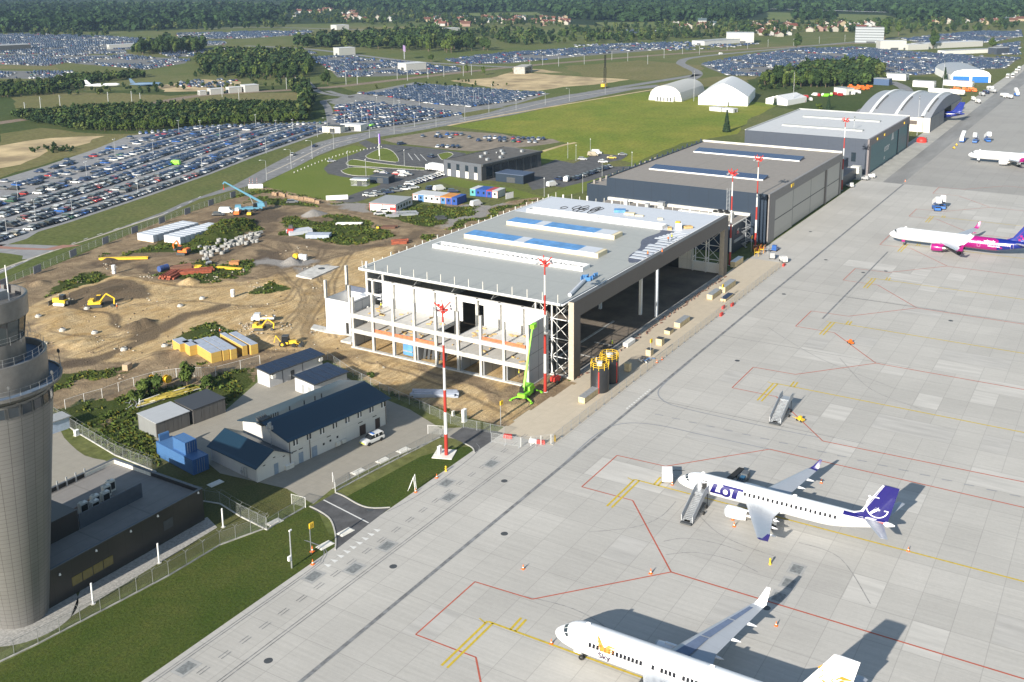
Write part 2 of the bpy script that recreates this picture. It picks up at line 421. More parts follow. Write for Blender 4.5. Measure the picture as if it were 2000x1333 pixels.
flat('drive_line',strip(GP([(632,977),(720,1022)]),.25),M_lwht,.030)
flat('tower_yard',[smooth(GP([(60,1000),(100,820),(125,855),(165,890),(215,904),(180,930),(120,945),(95,965),(60,1000)]),3)],M_paver,.018)
sh=[]
for i in range(9):
 x0=104.6+i*1.45;sh.append([(x0,99.9),(x0+.8,99.9),(x0+.4,101.2)])
flat('give_way_teeth',sh,M_lwht,.032)
flat('give_way_dashes',[[(179.2+i*1.1,84.6+1.4),(179.8+i*1.1,86),(179.8+i*1.1,86.4),(179.2+i*1.1,86.4)]for i in range(11)],M_lwht,.032)
kb=MB()
for l in([(655,1075),(655,1045),(645,1015),(622,998),(605,990)],[(655,963),(672,970),(700,986),(725,993),(762,992)],[(860,855),(740,907),(650,955)],[(905,866),(922,875),(927,885)]):
 for q in strip(smooth(GP(l),4),.22):kb.prism(q,.01,.13)
kb.build('kerb',M_kerb)['kind']='structure'
red,yel,gry,blk=[],[],[],[]
def ln(L,P,w):L.extend(strip(P,w))
def stand(xl,xr,y,apex_l,apex_r,ylow=-240):
 ln(red,[(xl,y),(xr,y)],.22);ln(red,[(xl,y),(xl+.1,y-9.8)],.22);ln(red,[(xr,y),(xr+.5,y-9.6)],.22)
 if apex_l:ln(red,[(xl+.1,y-9.8),apex_l],.24)
 if apex_r:ln(red,[(xr+.5,y-9.6),apex_r],.24);ln(red,[apex_r,(apex_r[0]+1.4,ylow)],.28)
stand(98.2,112.5,78.5,(82,54.4),(129.2,54.4))
stand(145.6,159.4,78.5,(129.2,54.4),(175.9,54.7))
stand(200.3,214,71.2,(184.3,47),(230.2,47.6))
ln(red,[(184.3,47),(185.7,11.8),(186,-240)],.28)
for k in range(5):
 xo=46*k
 stand(245.8+xo,259.7+xo,71.2,(230.2+xo,47.6),(275.9+xo,47.6))
for xc,yt in[(105.5,71.2),(152.6,71.2),(207.3,63.8),(253.6,63.8),(298,63.8),(342.5,63.8),(388,63.8)]:
 ln(yel,[(xc,yt+.3),(xc+.6,-240)],.34)
 ln(yel,[(xc-10.8,yt-.45),(xc,yt-.45)],.36);ln(yel,[(xc-10.8,yt+.45),(xc,yt+.45)],.36)
 ln(yel,[(xc,yt-3.3),(xc+3,yt-3.2)],.36);ln(yel,[(xc,yt-4.1),(xc+3,yt-4.0)],.36)
 ln(yel,[(xc-.5,yt+.5),(xc,yt+1.8)],.2)
ln(gry,smooth([(210,85),(196,84.9),(190,84),(186.5,81),(185.2,76),(185,60),(185.4,48)],6),.3)
ln(gry,smooth([(150,85.4),(165,86),(172,84),(175,78),(175.4,68),(175.9,54.7)],6),.3)
for i in range(34):
 y=80-i*3.7;ln(gry,[(179.6,y),(179.8,y-1.7)],.3)
flat('stand_lines',red,M_ledge,.036);flat('lead_in_lines',yel,M_lyel,.040);flat('service_road_lines',gry,M_lgry,.044)
ln(blk,[(-80,85.3),(443,85.3)],.6);ln(blk,[(255,66.9),(330,66.9)],.45)
ln(blk,[(-80,94.75),(150,94.4),(157,94.3)],.12);ln(blk,[(-80,94.2),(150,93.9),(157,93.8)],.12)
for x in(230.3,276.2,186.2):ln(blk,[(x,85),(x+.8,40)],.16)
ln(blk,[(276.2,66.5),(277,10)],.22)
P=smooth([(-80,101.3),(60,101.5),(100,101.4),(106,102),(108.3,104),(108.6,108)],5)
ln(blk,P,.12);ln(blk,[(p[0]-.1,p[1]+.45)for p in P],.12)
P=smooth([(122,102.6),(128,101.6),(138,101.3),(148,102),(150.5,104)],5);ln(blk,P,.12)
for i in range(60):
 x=157-i*3.6
 for d in(0,.55):ln(blk,[(x,97.5+d),(x+1.7,97.5+d)],.12)
flat('apron_drains',blk,M_slot,.048)
pl=[]
for x,y in[(101.7,100.2),(106.3,96.3),(113.7,96.0),(131.1,96.5),(135.0,99.9),(77.9,100.1),(145,97),(139.3,38.3),(135.1,38.2),(131.0,38.4)]:
 pl.append([(x-1.1,y-.8),(x+1.1,y-.8),(x+1.1,y+.8),(x-1.1,y+.8)])
flat('inspection_frames',[[(a[0][0]-.5,a[0][1]-.4),(a[1][0]+.5,a[1][1]-.4),(a[2][0]+.5,a[2][1]+.4),(a[3][0]-.5,a[3][1]+.4)]for a in pl],mat('frame_concrete',(.34,.34,.33),.9),.049)
b=MB()
for a in pl:b.prism(a,.02,.055)
b.build('inspection_plates',M_plate)['kind']='structure'
mh=[G(*p)for p in[(768,1107),(723,996),(985,940),(985,1043),(1497,1188),(524,1291),(1857,627),(1613,508),(1730,530),(1686,533),(1531,575),(1595,405),(1583,453),(1440,705)]]
b=MB();b.lathe([(0,.05),(.55,.05),(.6,.02)],14)
for i,p in enumerate(mh):
 if i==0:m0=b.build('manhole_cover',M_dark)
 o=m0 if i==0 else m0.copy()
 if i:C.objects.link(o)
 o.location=(p[0],p[1],0)
 tag(o,'dark round manhole cover set flush in the pale concrete apron','manhole cover','manhole covers in the apron')
SITE=GP([(-90,640),(-90,596),(0,558),(120,512),(300,438),(430,395),(520,366),(560,374),(640,392),(720,398),(800,402),(900,398),(960,402),(1000,392),(1100,378),(1190,390)])+[(330,190),(282,168),(282,104),(186.4,104),(186.4,101.5),(164,103.2)]+GP([(1000,834),(975,836),(900,812),(810,785),(770,775),(700,738),(640,705),(508,722),(500,745),(437,800),(270,812),(260,835),(130,840),(110,830),(60,860),(-90,900)])
step=.62
x0,x1,y0,y1=90,345,101,335
xs=np.arange(x0,x1,step);ys=np.arange(y0,y1,step)
XX,YY=np.meshgrid(xs,ys);PX=XX.ravel();PY=YY.ravel()
def inside(P,X,Y):
 r=np.zeros(X.shape,bool);n=len(P)
 for i in range(n):
  ax,ay=P[i];bx,by=P[(i+1)%n]
  if ay==by:continue
  c=((ay>Y)!=(by>Y))&(X<(bx-ax)*(Y-ay)/(by-ay)+ax);r^=c
 return r
def dist(P,X,Y,closed=True):
 d=np.full(X.shape,1e9);n=len(P)
 for i in range(n if closed else n-1):
  ax,ay=P[i];bx,by=P[(i+1)%n];dx,dy=bx-ax,by-ay;l=dx*dx+dy*dy+1e-9
  t=np.clip(((X-ax)*dx+(Y-ay)*dy)/l,0,1);d=np.minimum(d,np.hypot(X-ax-t*dx,Y-ay-t*dy))
 return d
_g={}
def vnoise(X,Y,s,seed):
 k=seed
 if k not in _g:_g[k]=np.random.default_rng(seed).random((256,256))
 g=_g[k];x=X/s;y=Y/s;xi=np.floor(x).astype(int);yi=np.floor(y).astype(int);fx=x-xi;fy=y-yi
 fx=fx*fx*(3-2*fx);fy=fy*fy*(3-2*fy)
 a=g[xi%256,yi%256];b_=g[(xi+1)%256,yi%256];c=g[xi%256,(yi+1)%256];d=g[(xi+1)%256,(yi+1)%256]
 return(a*(1-fx)+b_*fx)*(1-fy)+(c*(1-fx)+d*fx)*fy
def fbm(X,Y,s,seed,o=4):
 r=0;a=.5
 for i in range(o):r=r+a*vnoise(X,Y,s/2**i,seed+i);a*=.5
 return r/(1-.5**o)
wx=PX+(fbm(PX,PY,11,50,5)-.5)*17;wy=PY+(fbm(PX,PY,11,60,5)-.5)*17
def blob(poly,f=2.5):
 P=GP(poly);ins=inside(P,wx,wy);d=dist(P,wx,wy);return np.clip(.5+np.where(ins,d,-d)/(2*f),0,1)
def track(poly,w_,f=1.0):
 P=smooth(GP(poly),4);d=dist(P,wx*.5+PX*.5,wy*.5+PY*.5,False);return np.clip((w_/2+f-d)/(2*f),0,1)
gr=np.zeros(PX.shape);dk=np.zeros(PX.shape);sa=np.zeros(PX.shape);gv=np.zeros(PX.shape)
for p in([(170,507),(230,482),(290,474),(330,470),(385,455),(430,432),(480,440),(500,455),(440,490),(390,510),(300,505),(240,514)],[(440,395),(480,378),(560,372),(640,394),(700,402),(640,404),(560,402),(500,396)],[(555,432),(600,420),(660,422),(720,432),(780,452),(762,470),(700,480),(640,472),(575,462)],[(715,416),(760,400),(830,398),(905,402),(950,405),(900,425),(850,447),(790,444),(740,434)],[(60,566),(110,545),(180,530),(220,545),(150,560),(90,582)],[(290,532),(340,520),(400,512),(490,515),(500,530),(440,548),(380,550),(320,546)],[(325,672),(360,655),(400,640),(440,636),(460,655),(400,672),(350,684)],[(90,740),(140,722),(200,713),(240,710),(232,728),(180,748),(110,757)],[(465,578),(500,566),(535,560),(575,562),(576,572),(520,582),(480,586)],[(90,815),(250,768),(300,752),(420,737),(500,707),(525,712),(515,745),(440,800),(270,812),(200,870),(110,860)],[(660,712),(700,733),(760,768),(850,800),(975,838),(880,840),(760,800),(690,760)],[(418,660),(440,640),(470,636)],[(820,470),(880,445),(930,425),(1000,400),(1050,392),(1000,412),(900,450),(840,478)],[(390,720),(420,712),(410,724),(370,735)]):
 if len(p)>3:gr=np.maximum(gr,blob(p,2.0))
for p in([(115,588),(150,568),(200,556),(262,558),(290,576),(262,590),(215,598),(160,600)],[(360,440),(420,425),(480,412),(560,408),(590,418),(550,432),(470,440)],[(460,520),(520,497),(565,492),(575,512),(530,530),(480,532)],[(185,512),(215,505),(250,512),(235,525),(200,522)],[(300,515),(340,530),(390,555),(350,552),(300,535),(270,520)],[(240,642),(270,628),(300,632),(300,648),(260,655)],[(660,740),(740,760),(830,795),(900,822),(840,800),(740,765)]):
 dk=np.maximum(dk,blob(p,2.0)*.9)
for l,w_,k in(([(0,590),(120,540),(210,505),(330,450),(420,410),(480,388),(545,384),(640,402),(760,434),(860,455),(900,452)],7,.35),([(180,520),(300,500),(420,500),(500,470),(520,440),(470,425),(540,415),(620,430)],7,.55),([(500,470),(540,462),(660,485),(760,478),(830,455)],6,.6),([(100,715),(170,700),(260,672),(330,630),(420,600)],5,.75),([(100,790),(200,770),(320,745),(420,725),(640,690),(680,700)],6,.4),([(560,470),(580,520),(620,580),(600,640),(620,680)],4,.45),([(600,560),(590,620),(560,660)],2,.5),([(60,620),(150,640),(250,690)],5,.25),([(160,600),(240,640),(215,620)],2,.8)):
 t=track(l,w_);dk=np.maximum(dk,t*k);gr=gr*(1-.8*t*(k>.3))
for l in([(560,470),(600,520),(640,560),(630,600),(600,650),(640,690),(700,715)],[(520,500),(560,540),(600,590),(560,640)],[(640,480),(600,540),(560,590),(480,600),(380,590),(260,600)],[(700,480),(660,540),(650,600),(660,660)],[(100,650),(200,660),(300,640),(420,610),(520,600)],[(120,700),(240,710),(360,690),(480,690),(620,690),(680,705)],[(420,530),(500,545),(580,520),(660,500),(760,480)],[(180,690),(260,660),(300,660)],[(800,720),(900,745),(980,775)],[(720,710),(830,742),(940,785),(1000,810)],[(500,400),(600,405),(700,420),(800,440),(900,450)],[(250,540),(350,560),(450,560),(560,545)],[(470,470),(520,480),(560,500),(590,540)]):
 P=smooth(GP(l),4)
 for q in(0,1):t=np.clip(1.05-dist([(a,b_+2.0*q)for a,b_ in P],wx*.15+PX*.85,wy*.15+PY*.85,False)*1.15,0,1);dk=np.maximum(dk,t*.62);gr=gr*(1-.6*t)
for p in([(55,620),(110,570),(210,542),(290,548),(400,565),(520,545),(640,505),(760,480),(800,500),(720,560),(690,640),(700,700),(620,700),(500,690),(420,700),(260,700),(120,690),(60,660)],[(640,702),(690,690),(800,720),(960,780),(1060,790),(1010,830),(900,810),(760,765),(690,735)],[(690,690),(990,760),(1060,700),(800,560),(700,600)],[(330,560),(420,545),(560,590),(600,630),(500,640),(330,610)]):
 sa=np.maximum(sa,blob(p,4.0))
for p in([(470,525),(520,505),(600,505),(590,520),(500,530)],[(900,400),(960,392),(1000,398),(900,440),(860,446)],[(640,395),(720,398),(740,415),(700,420)],[(560,525),(640,515),(640,535),(580,545)]):gv=np.maximum(gv,blob(p,2.5)*.8)
inn=inside(SITE,PX,PY);de=dist(SITE,PX,PY)
edge=np.clip(de/4,0,1)*inn
Z=(fbm(PX,PY,14,5)-.5)*.9*sa+(fbm(PX,PY,3.2,9)-.5)*.45*np.clip(sa+dk,0,1)*(1-gv)+(fbm(PX,PY,5,19)-.5)*.25
Z=np.clip(Z,-.15,3)
def heap(px,py,r,h,sq=1.0,rz=0,pw=1.0):
 c=G(px,py);dx=PX-c[0];dy=PY-c[1];ca,sn=math.cos(rz),math.sin(rz);u=dx*ca+dy*sn;v=(-dx*sn+dy*ca)/sq
 d=np.hypot(u,v)/r*(1+(fbm(PX,PY,3,77)-.5)*.5)
 return h*np.clip(1-d,0,1)**pw
HP=[(438,455,19,4.2,.45,.35,.8),(570,514,3.2,2.2,1,0,1),(612,422,6.0,2.6,.6,-.3,1),(585,496,5,1.6,1,0,1),(370,553,3.2,1.8,1,0,1),(210,512,4,1.4,.7,0,1),(265,640,5.5,1.8,.6,.2,1),(285,634,4,1.6,.8,0,1),(200,575,10,1.4,.4,.2,1),(120,625,9,1.2,.5,.2,1),(165,672,5,.9,.5,.3,1),(132,675,4,1.0,.8,0,1),(530,665,4.5,1.5,.9,0,1),(505,640,3,.9,1,0,1),(230,540,6,.6,.4,.3,1),(540,553,5,1.3,.6,0,1),(480,455,8,1.0,.5,.3,1),(905,700,2.5,.8,1,0,1),(78,555,3.4,1.2,1,0,1),(740,715,3,.7,.7,0,1),(300,700,8,1.0,.5,.3,1),(350,690,4,1.1,.6,.3,1),(960,775,3,.6,.6,0,1)]
for h in HP:Z=np.maximum(Z,heap(*h)+Z*.4)
flatz=np.maximum(0,1-dist([(187,103),(281,103),(281,163),(187,163)],PX,PY)/2);inh=inside([(176,103),(283,103),(283,165),(176,165)],PX,PY)
Z=np.where(inh,Z*.15,Z)
Z=.034+np.maximum(Z,-.0)*edge
for h in HP[1:2]+HP[4:5]:sa=np.maximum(sa,np.clip(heap(*h)*2,0,1));gr=gr*(1-np.clip(heap(*h)*2,0,1));dk=dk*(1-np.clip(heap(*h)*2,0,1))
h=HP[2];q=np.clip(heap(*h)*2,0,1);gv=np.maximum(gv,q);gr*=1-q
for h in(HP[5],HP[6],HP[7],HP[8]):q=np.clip(heap(*h)*1.5,0,1)*.85;dk=np.maximum(dk,q)
q=np.clip(heap(*HP[0])*2,0,1);gr=np.maximum(gr,q)
ny,nx=XX.shape;idx=np.arange(nx*ny).reshape(ny,nx)
q4=np.stack([idx[:-1,:-1],idx[:-1,1:],idx[1:,1:],idx[1:,:-1]],-1).reshape(-1,4)
q4=q4[inn[q4].all(1)]
used,inv=np.unique(q4,return_inverse=True);inv=inv.reshape(q4.shape)
me=bpy.data.meshes.new('site_ground');me.from_pydata(np.stack([PX,PY,Z],1)[used].tolist(),[],inv.tolist())
me.polygons.foreach_set('use_smooth',[True]*len(me.polygons))
ca=me.color_attributes.new('earth','FLOAT_COLOR','POINT')
ca.data.foreach_set('color',np.stack([gr,dk,sa,gv],1)[used].astype(np.float32).ravel())
def sitemat():
 m,nt,b=nmat('site_earth');co=objco(nt)
 at=nt.nodes.new('ShaderNodeAttribute');at.attribute_name='earth'
 sp=nt.nodes.new('ShaderNodeSeparateColor');nt.links.new(at.outputs['Color'],sp.inputs[0])
 n1=noise(nt,co,.18,6,.7,.5);n2=noise(nt,co,.9,6,.7);n3=noise(nt,co,.05,4,.6)
 mp=nt.nodes.new('ShaderNodeMapping');mp.inputs['Rotation'].default_value=(0,0,R(-35));mp.inputs['Scale'].default_value=(.12,1.1,1);nt.links.new(co,mp.inputs[0])
 n4=noise(nt,mp.outputs[0],1.0,5,.7,.6)
 def th(ch,lo,hi,nz,k=.5):
  s_=math_(nt,'ADD',ch,math_(nt,'MULTIPLY',math_(nt,'SUBTRACT',nz,.5),k));return ramp(nt,s_,[(lo,(0,0,0)),(hi,(1,1,1))])
 base=mixc(nt,ramp(nt,n1,[(.35,(0,0,0)),(.65,(1,1,1))]),(.175,.125,.078),(.35,.265,.165))
 sand=mixc(nt,ramp(nt,n1,[(.3,(0,0,0)),(.62,(1,1,1))]),(.43,.28,.115),(.60,.455,.26))
 sand=mixc(nt,math_(nt,'MULTIPLY',ramp(nt,n4,[(.42,(1,1,1)),(.58,(0,0,0))]),.45),sand,(.22,.15,.08))
 c=mixc(nt,th(sp.outputs[2],.4,.7,n1,.6),base,sand)
 c=mixc(nt,math_(nt,'MULTIPLY',ramp(nt,n2,[(.60,(0,0,0)),(.75,(1,1,1))]),.35),c,(.52,.44,.30))
 dark=mixc(nt,n4,(.055,.040,.028),(.13,.10,.075))
 c=mixc(nt,math_(nt,'MULTIPLY',th(sp.outputs[1],.2,.75,n4,.7),.85),c,dark)
 c=mixc(nt,th(at.outputs['Alpha'],.35,.7,n2,.4),c,mixc(nt,n2,(.20,.19,.18),(.34,.32,.30)))
 gc=grassnodes(nt,co,(.050,.070,.014),(.085,.090,.028),(.040,.070,.012),.06,.5,2.5)
 c=mixc(nt,th(sp.outputs[0],.42,.60,n2,1.1),c,gc)
 fine=ramp(nt,noise(nt,co,3.0,5,.75),[(.3,(.78,)*3),(.7,(1.15,)*3)])
 nt.links.new(mixc(nt,1,c,fine,'MULTIPLY'),b.inputs['Base Color'])
 b.inputs['Roughness'].default_value=.95;b.inputs['Specular IOR Level'].default_value=.1
 bn=N(nt,'ShaderNodeBump',ins={'Strength':.8,'Distance':.35});nt.links.new(math_(nt,'ADD',n2,noise(nt,co,2.6,4,.7)),bn.inputs['Height']);nt.links.new(bn.outputs[0],b.inputs['Normal'])
 return m
me.materials.append(sitemat())
o=bpy.data.objects.new('site_ground',me);C.objects.link(o);o['kind']='structure'
r_=random.Random(44);L1,L2=[],[];used=set()
for i in range(150):
 xi=r_.randint(6,57);yi=r_.randint(-12,15);n=r_.choice((1,1,1,2,3));cells={(xi,yi+q)for q in range(n)};x=7.5*xi;y=.6+5*yi
 if cells&used:continue
 used|=cells;(L1 if r_.random()<.5 else L2).append([(x+.1,y+.1),(x+7.4,y+.1),(x+7.4,y+5*n-.1),(x+.1,y+5*n-.1)])
flat('pale_slab_patches',L1[:60],mat('pale_slab',(.470,.455,.425),.85,var=.12,scale=.35,stretch=(2,.25,1)),.0245);flat('grey_slab_patches',L2[:60],mat('grey_slab',(.415,.402,.378),.85,var=.14,scale=.35,stretch=(2,.25,1)),.0285)
L1=[]
for l in([(1296,1058),(1340,1052),(1400,1062),(1450,1078)],[(1300,1084),(1360,1080),(1430,1095),(1480,1118)],[(1364,1006),(1400,1040),(1450,1065),(1510,1086)],[(1240,1300),(1200,1240),(1120,1190),(1000,1160)],[(1700,1180),(1640,1090),(1560,1060)],[(1500,640),(1600,700),(1750,760)],[(1320,980),(1290,1010),(1240,1030),(1150,1040)],[(1640,700),(1700,760),(1800,800)]):L1+=strip(smooth(GP(l),6),.16)
flat('tyre_marks',L1,mat('rubber_mark',(.29,.285,.275),.8,var=.3,scale=1),.033)
def text_mb(body,size,extr=0.0,bold=0.0,align='CENTER',spacing=1.0):
 cu=bpy.data.curves.new('lettering','FONT');cu.body=body;cu.size=size;cu.align_x=align;cu.offset=bold;cu.space_character=spacing;cu.resolution_u=3
 o=bpy.data.objects.new('lettering',cu);C.objects.link(o)
 bpy.context.view_layer.update()
 me=o.to_mesh();vs=[tuple(v.co)for v in me.vertices];fs=[tuple(p.vertices)for p in me.polygons]
 o.to_mesh_clear();bpy.data.objects.remove(o);bpy.data.curves.remove(cu)
 return vs,fs
M_roofg=ribmat('roof_membrane_grey',(.34,.35,.335),[2.5,12],[1,0],0,.6,dark=.93,width=.05,var=.07)
M_roofw=ribmat('roof_membrane_white',(.52,.55,.60),[2.5,9],[1,0],0,.55,dark=.94,width=.05,var=.05)
M_fascia=ribmat('dark_cladding',(.085,.078,.074),[1.1,50],[0,2],.2,.45,.2,dark=.7,width=.05)
M_tan=mat('sunlit_cladding',(.42,.37,.30),.6)  # tan with sunlight put into the colour, for sun-facing column sides
M_panel=ribmat('white_wall_panel',(.78,.78,.77),[3.05,6.1],[2,1],.1,.6,dark=.75,width=.02,var=.03)
M_panelg=ribmat('grey_wall_panel',(.34,.36,.39),[3.6,4.4],[2,0],.2,.6,dark=.35,width=.035,var=.06)
M_slab=ribmat('precast_slab',(.46,.45,.43),1.2,1,.1,.85,dark=.8,width=.05,var=.2)
M_film=mat('blue_film',(.10,.27,.55),.5,var=.25,scale=.5)
M_osb=mat('curb_board',(.66,.58,.40),.8,var=.12,scale=.6)
M_net=mat('orange_safety_net',(.62,.16,.07),.8,var=.3)
M_membd=mat('bare_deck',(.10,.11,.15),.6,var=.2)
M_navy=ribmat('slate_cladding',(.022,.037,.062),[7.0,1.15],[1,2],.2,.45,.25,dark=.78,width=.03,var=.08)
M_greyclad=ribmat('blue_grey_cladding',(.055,.068,.095),[6.0,1.0],[1,2],.2,.45,.2,dark=.82,width=.03,var=.08)
M_bit=ribmat('bitumen_roof',(.235,.215,.195),[9.0,20],[0,1],.05,.9,dark=.86,width=.02,var=.16)
M_bitl=ribmat('light_roof',(.50,.51,.52),[7.0,15],[0,1],.05,.7,dark=.9,width=.02,var=.08)
M_solar=ribmat('solar_glass',(.030,.050,.105),[1.1,1.0],[1,0],0,.25,dark=1.7,width=.08,var=.15)
M_doorp=ribmat('door_panels',(.44,.42,.385),[1.15,40],[0,2],.1,.5,dark=.93,width=.06,var=.05)
M_teal=ribmat('teal_doors',(.055,.165,.19),[1.15,6.5],[0,2],.15,.45,dark=.8,width=.05,var=.12)
M_sheet=ribmat('ribbed_steel_roof',(.42,.43,.45),.6,1,.2,.5,.4,dark=.85,width=.15,var=.08)
#  unfinished hangar
ZR=17.7
H=thing('unfinished_hangar','half-built hangar with a grey-green roof, dark front band and open concrete frame','hangar',(187,103,0))
def L(m=None):
 b=MB();b.M=Matrix.Translation((-187,-103,0));return b
def fin(b,name,m,par=H,**k):return b.build(name,m,par,**k)
b=L();b.prism([(185.2,105),(280.5,105),(279,161.5),(185.2,161.5)],ZR-.5,ZR);roof=fin(b,'roof',M_roofg)
b=L();b.prism([(256,104.2),(280.2,104.2),(278.8,161.3),(256,161.3)],ZR,ZR+.03);b.prism([(238,104.2),(256,104.2),(256,112.5),(246,112)],ZR,ZR+.028)
b.build('white_membrane',M_roofw,roof)
b=L();b.prism(smooth([(224,104.6),(222,106.6),(228,109.4),(236,110.3),(244,113.4),(253,112.4),(256,113),(256,104.6)],3),ZR,ZR+.05)
b.build('bare_deck',M_membd,roof)
b=L()
for i in range(8):b.box(226+i*2.6,227.6+i*2.6,104.8,108.6+(i%3)*.5,ZR+.05,ZR+.12)
for i in range(6):b.box(246.5+i*1.7,247.6+i*1.7,104.8,111-i*.4,ZR+.05,ZR+.14)
b.build('insulation_board',M_roofw,roof)
b=L();b.box(187,281.2,102.9,104.2,14.2,ZR+.25);fin(b,'front_band',M_fascia)
b=L();b.box(185.2,281,104.21,104.5,ZR,ZR+.22);b.box(185.0,185.3,104.5,161.5,ZR-.25,ZR+.12);b.box(185.3,279,161.5,161.8,ZR-.25,ZR+.15);fin(b,'roof_edge_trim',M_white)
for x in(187,278.2):
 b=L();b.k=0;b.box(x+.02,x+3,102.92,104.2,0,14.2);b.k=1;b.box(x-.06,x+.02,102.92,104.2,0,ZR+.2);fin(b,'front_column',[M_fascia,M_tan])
b=L()
for x in(188,279.5):
 b.cut()
 for y0_,y1_ in((104.6,109),(109,113.2)):
  for z in(0,4.3,8.8,13.0):
   b.bar((x,y0_,z),(x,y1_,z+4.2),.07,n=4);b.bar((x,y1_,z),(x,y0_,z+4.2),.07,n=4);b.bar((x,y0_,z+4.3),(x,y1_,z+4.3),.11,n=4)
 for y in(104.6,109,113.2):
  b.bar((x,y,0),(x,y,ZR-.5),.2,n=4);b.bar((x+2.2,y,0),(x+2.2,y,ZR-.5),.16,n=4)
  for z in(4.3,8.8,13):b.bar((x,y,z),(x+2.2,y,z),.1,n=4)
b.each('lattice_frame',M_white,H)
b=L()
for x in range(192,280,8):b.box(x,x+.5,105,161,ZR-1.4,ZR-.5)
for y in(106,114,125,136,147,158):
 b.bar((188,y,ZR-2.7),(279,y,ZR-2.7),.15,n=4)
 for i in range(22):b.bar((188+i*4.13,y,ZR-2.7+(i%2)*2),(188+(i+1)*4.13,y,ZR-2.7+((i+1)%2)*2),.1,n=4)
fin(b,'roof_truss',M_steel)
for x,y in((234.5,109.2),(235,104.9),(233.5,120.5),(234,135),(234,150)):
 b=L();b.box(x-.35,x+.35,y-.35,y+.35,0,ZR-.5);fin(b,'steel_column',mat('pale_steel',(.62,.66,.72),.5)if y<105 else bpy.data.materials['pale_steel']if 'pale_steel' in bpy.data.materials else M_white)
b=L();b.box(280.2,280.6,114,161,0,13.5);b.box(280.2,280.6,104.5,114,0,3);fin(b,'far_wall',M_panel)
b=L();b.box(187.6,280,161,161.4,0,ZR-.6);fin(b,'back_wall',M_panelg)
for y in(118,130):b=L();b.box(280.1,280.2,y,y+5,0,6.5);fin(b,'doorway',M_black)
b=L();b.box(187.3,280,105,161,.02,.12);fin(b,'earth_floor',mat('earth_floor',(.15,.125,.10),.95,var=.35,scale=.1))
b=L();b.box(187.4,280,103.2,104.6,.02,.3)
for i in range(3):b.box(192+i*9,192.5+i*9,104.6,110,.12,.2)
b.box(190,200,119,119.8,.1,.45);b.box(190,226,112.5,113,.1,.4);fin(b,'ground_beam',M_concd)
def curb(x0,x1,y0,y1,film):
 v=MB();v.M=Matrix.Translation((-187,-103,0))
 if film:
  v.k=0;v.box(x0,x1,y0,y1,ZR,ZR+1.15);v.k=1;v.box(x0-.05,x1+.05,y0+6,y1-.1,ZR+1.15,ZR+1.22);v.k=2
  v.box(x0-.06,x1+.06,y0+22,y0+25,ZR+1.22,ZR+1.24);v.box(x0-.06,x1+.06,y0+1,y0+6,ZR+1.15,ZR+1.24)
  v.build('skylight_box',[M_osb,M_film,M_roofw],H)
 else:
  v.k=0
  for a,c in((x0,x0+.45),(x1-.45,x1)):v.box(a,c,y0,y1,ZR,ZR+.9)
  v.box(x0+.45,x1-.45,y0,y0+.45,ZR,ZR+.9);v.box(x0+.45,x1-.45,y1-.45,y1,ZR,ZR+.9)
  v.build('roof_opening_curb',M_white,H)
  v=MB();v.M=Matrix.Translation((-187,-103,0));v.box(x0+.45,x1-.45,y0+.45,y1-.45,ZR+.02,ZR+.05,0);n=int((y1-y0)/1.4);r_=random.Random(int(x0))
  for i in range(n):
   y=y0+.6+i*1.4;v.bar((x0+.5,y,ZR+.35),(x1-.5,y+r_.uniform(-.2,1.2),ZR+.45),.13,n=4,k=1);v.bar((x1-.5,y,ZR+.3),(x0+.5,y+.9,ZR+.4),.08,n=4,k=1)
  v.build('open_truss_bay',[M_black,M_white],H)
curb(209.6,213.4,113,157.5,False);curb(256.6,260.2,113.3,157.5,False)
curb(221.8,226.9,115.2,156,True);curb(240.0,245.0,119.8,154,True)
b=L()
for i in range(15):b.cut();b.bar((185.4,106+i*3.9,ZR-.6),(185.4,106+i*3.9,ZR+2.0),.08,n=4)
for i in range(28):b.cut();b.box(188+i*3.3,188.14+i*3.3+(i%3==0)*.3,161.85,162.0,ZR-2,ZR+.5+(i%2)*.5)
for i in range(20):b.cut();b.box(280.6,280.9,106+i*2.9,106.12+i*2.9+(i%3==0)*.4,ZR-1.5,ZR+.6+(i%2)*.5)
b.each('edge_post',M_offwhite,H)
b=L();b.box(187.1,187.5,109.7,126.5,8.6,14.6);b.cut();b.box(187.1,187.5,132.5,155.5,8.6,14.6);b.cut();b.box(187.1,187.5,126.5,132.5,13.4,14.2);b.each('upper_wall',M_panel,H)
b=L();b.box(186.4,187.1,110,160,14.7,15.0);b.box(186.4,186.8,156,161,11,11.4);b.bar((186.8,160.5,0),(186.8,160.5,ZR+1.5),.28,n=4);b.bar((186.8,155.5,0),(186.8,155.5,ZR),.28,n=4);fin(b,'edge_beam',M_white)
ys_=[158.5-6.1*i for i in range(9)]
for i,y in enumerate(ys_):
 b=L();b.box(178.6,179.2,y-.3,y+.3,0,14.2 if i not in(0,7)else 12.6+(i==7)*1.2);fin(b,'concrete_column',M_conc)
 if i%2==0 or True:
  b=L();b.box(186.3,186.9,y-.3,y+.3,0,15.0);fin(b,'concrete_column',M_conc)
for z in(4.9,8.6):
 b=L();b.box(178.45,178.95,ys_[-1]-.3,ys_[0]+.3,z-.95,z+.06);fin(b,'edge_beam',M_conc)
 for i in range(8):
  if(z,i)in((8.6,4),):continue
  b=L();b.box(178.96,186.95,ys_[i+1]+.05,ys_[i]-.05,z-.3,z-.02);fin(b,'floor_slab',M_slab)
 b=L()
 for y in ys_:b.box(179.2,186.3,y-.2,y+.2,z-.75,z-.31)
 fin(b,'cross_beam',M_conc)
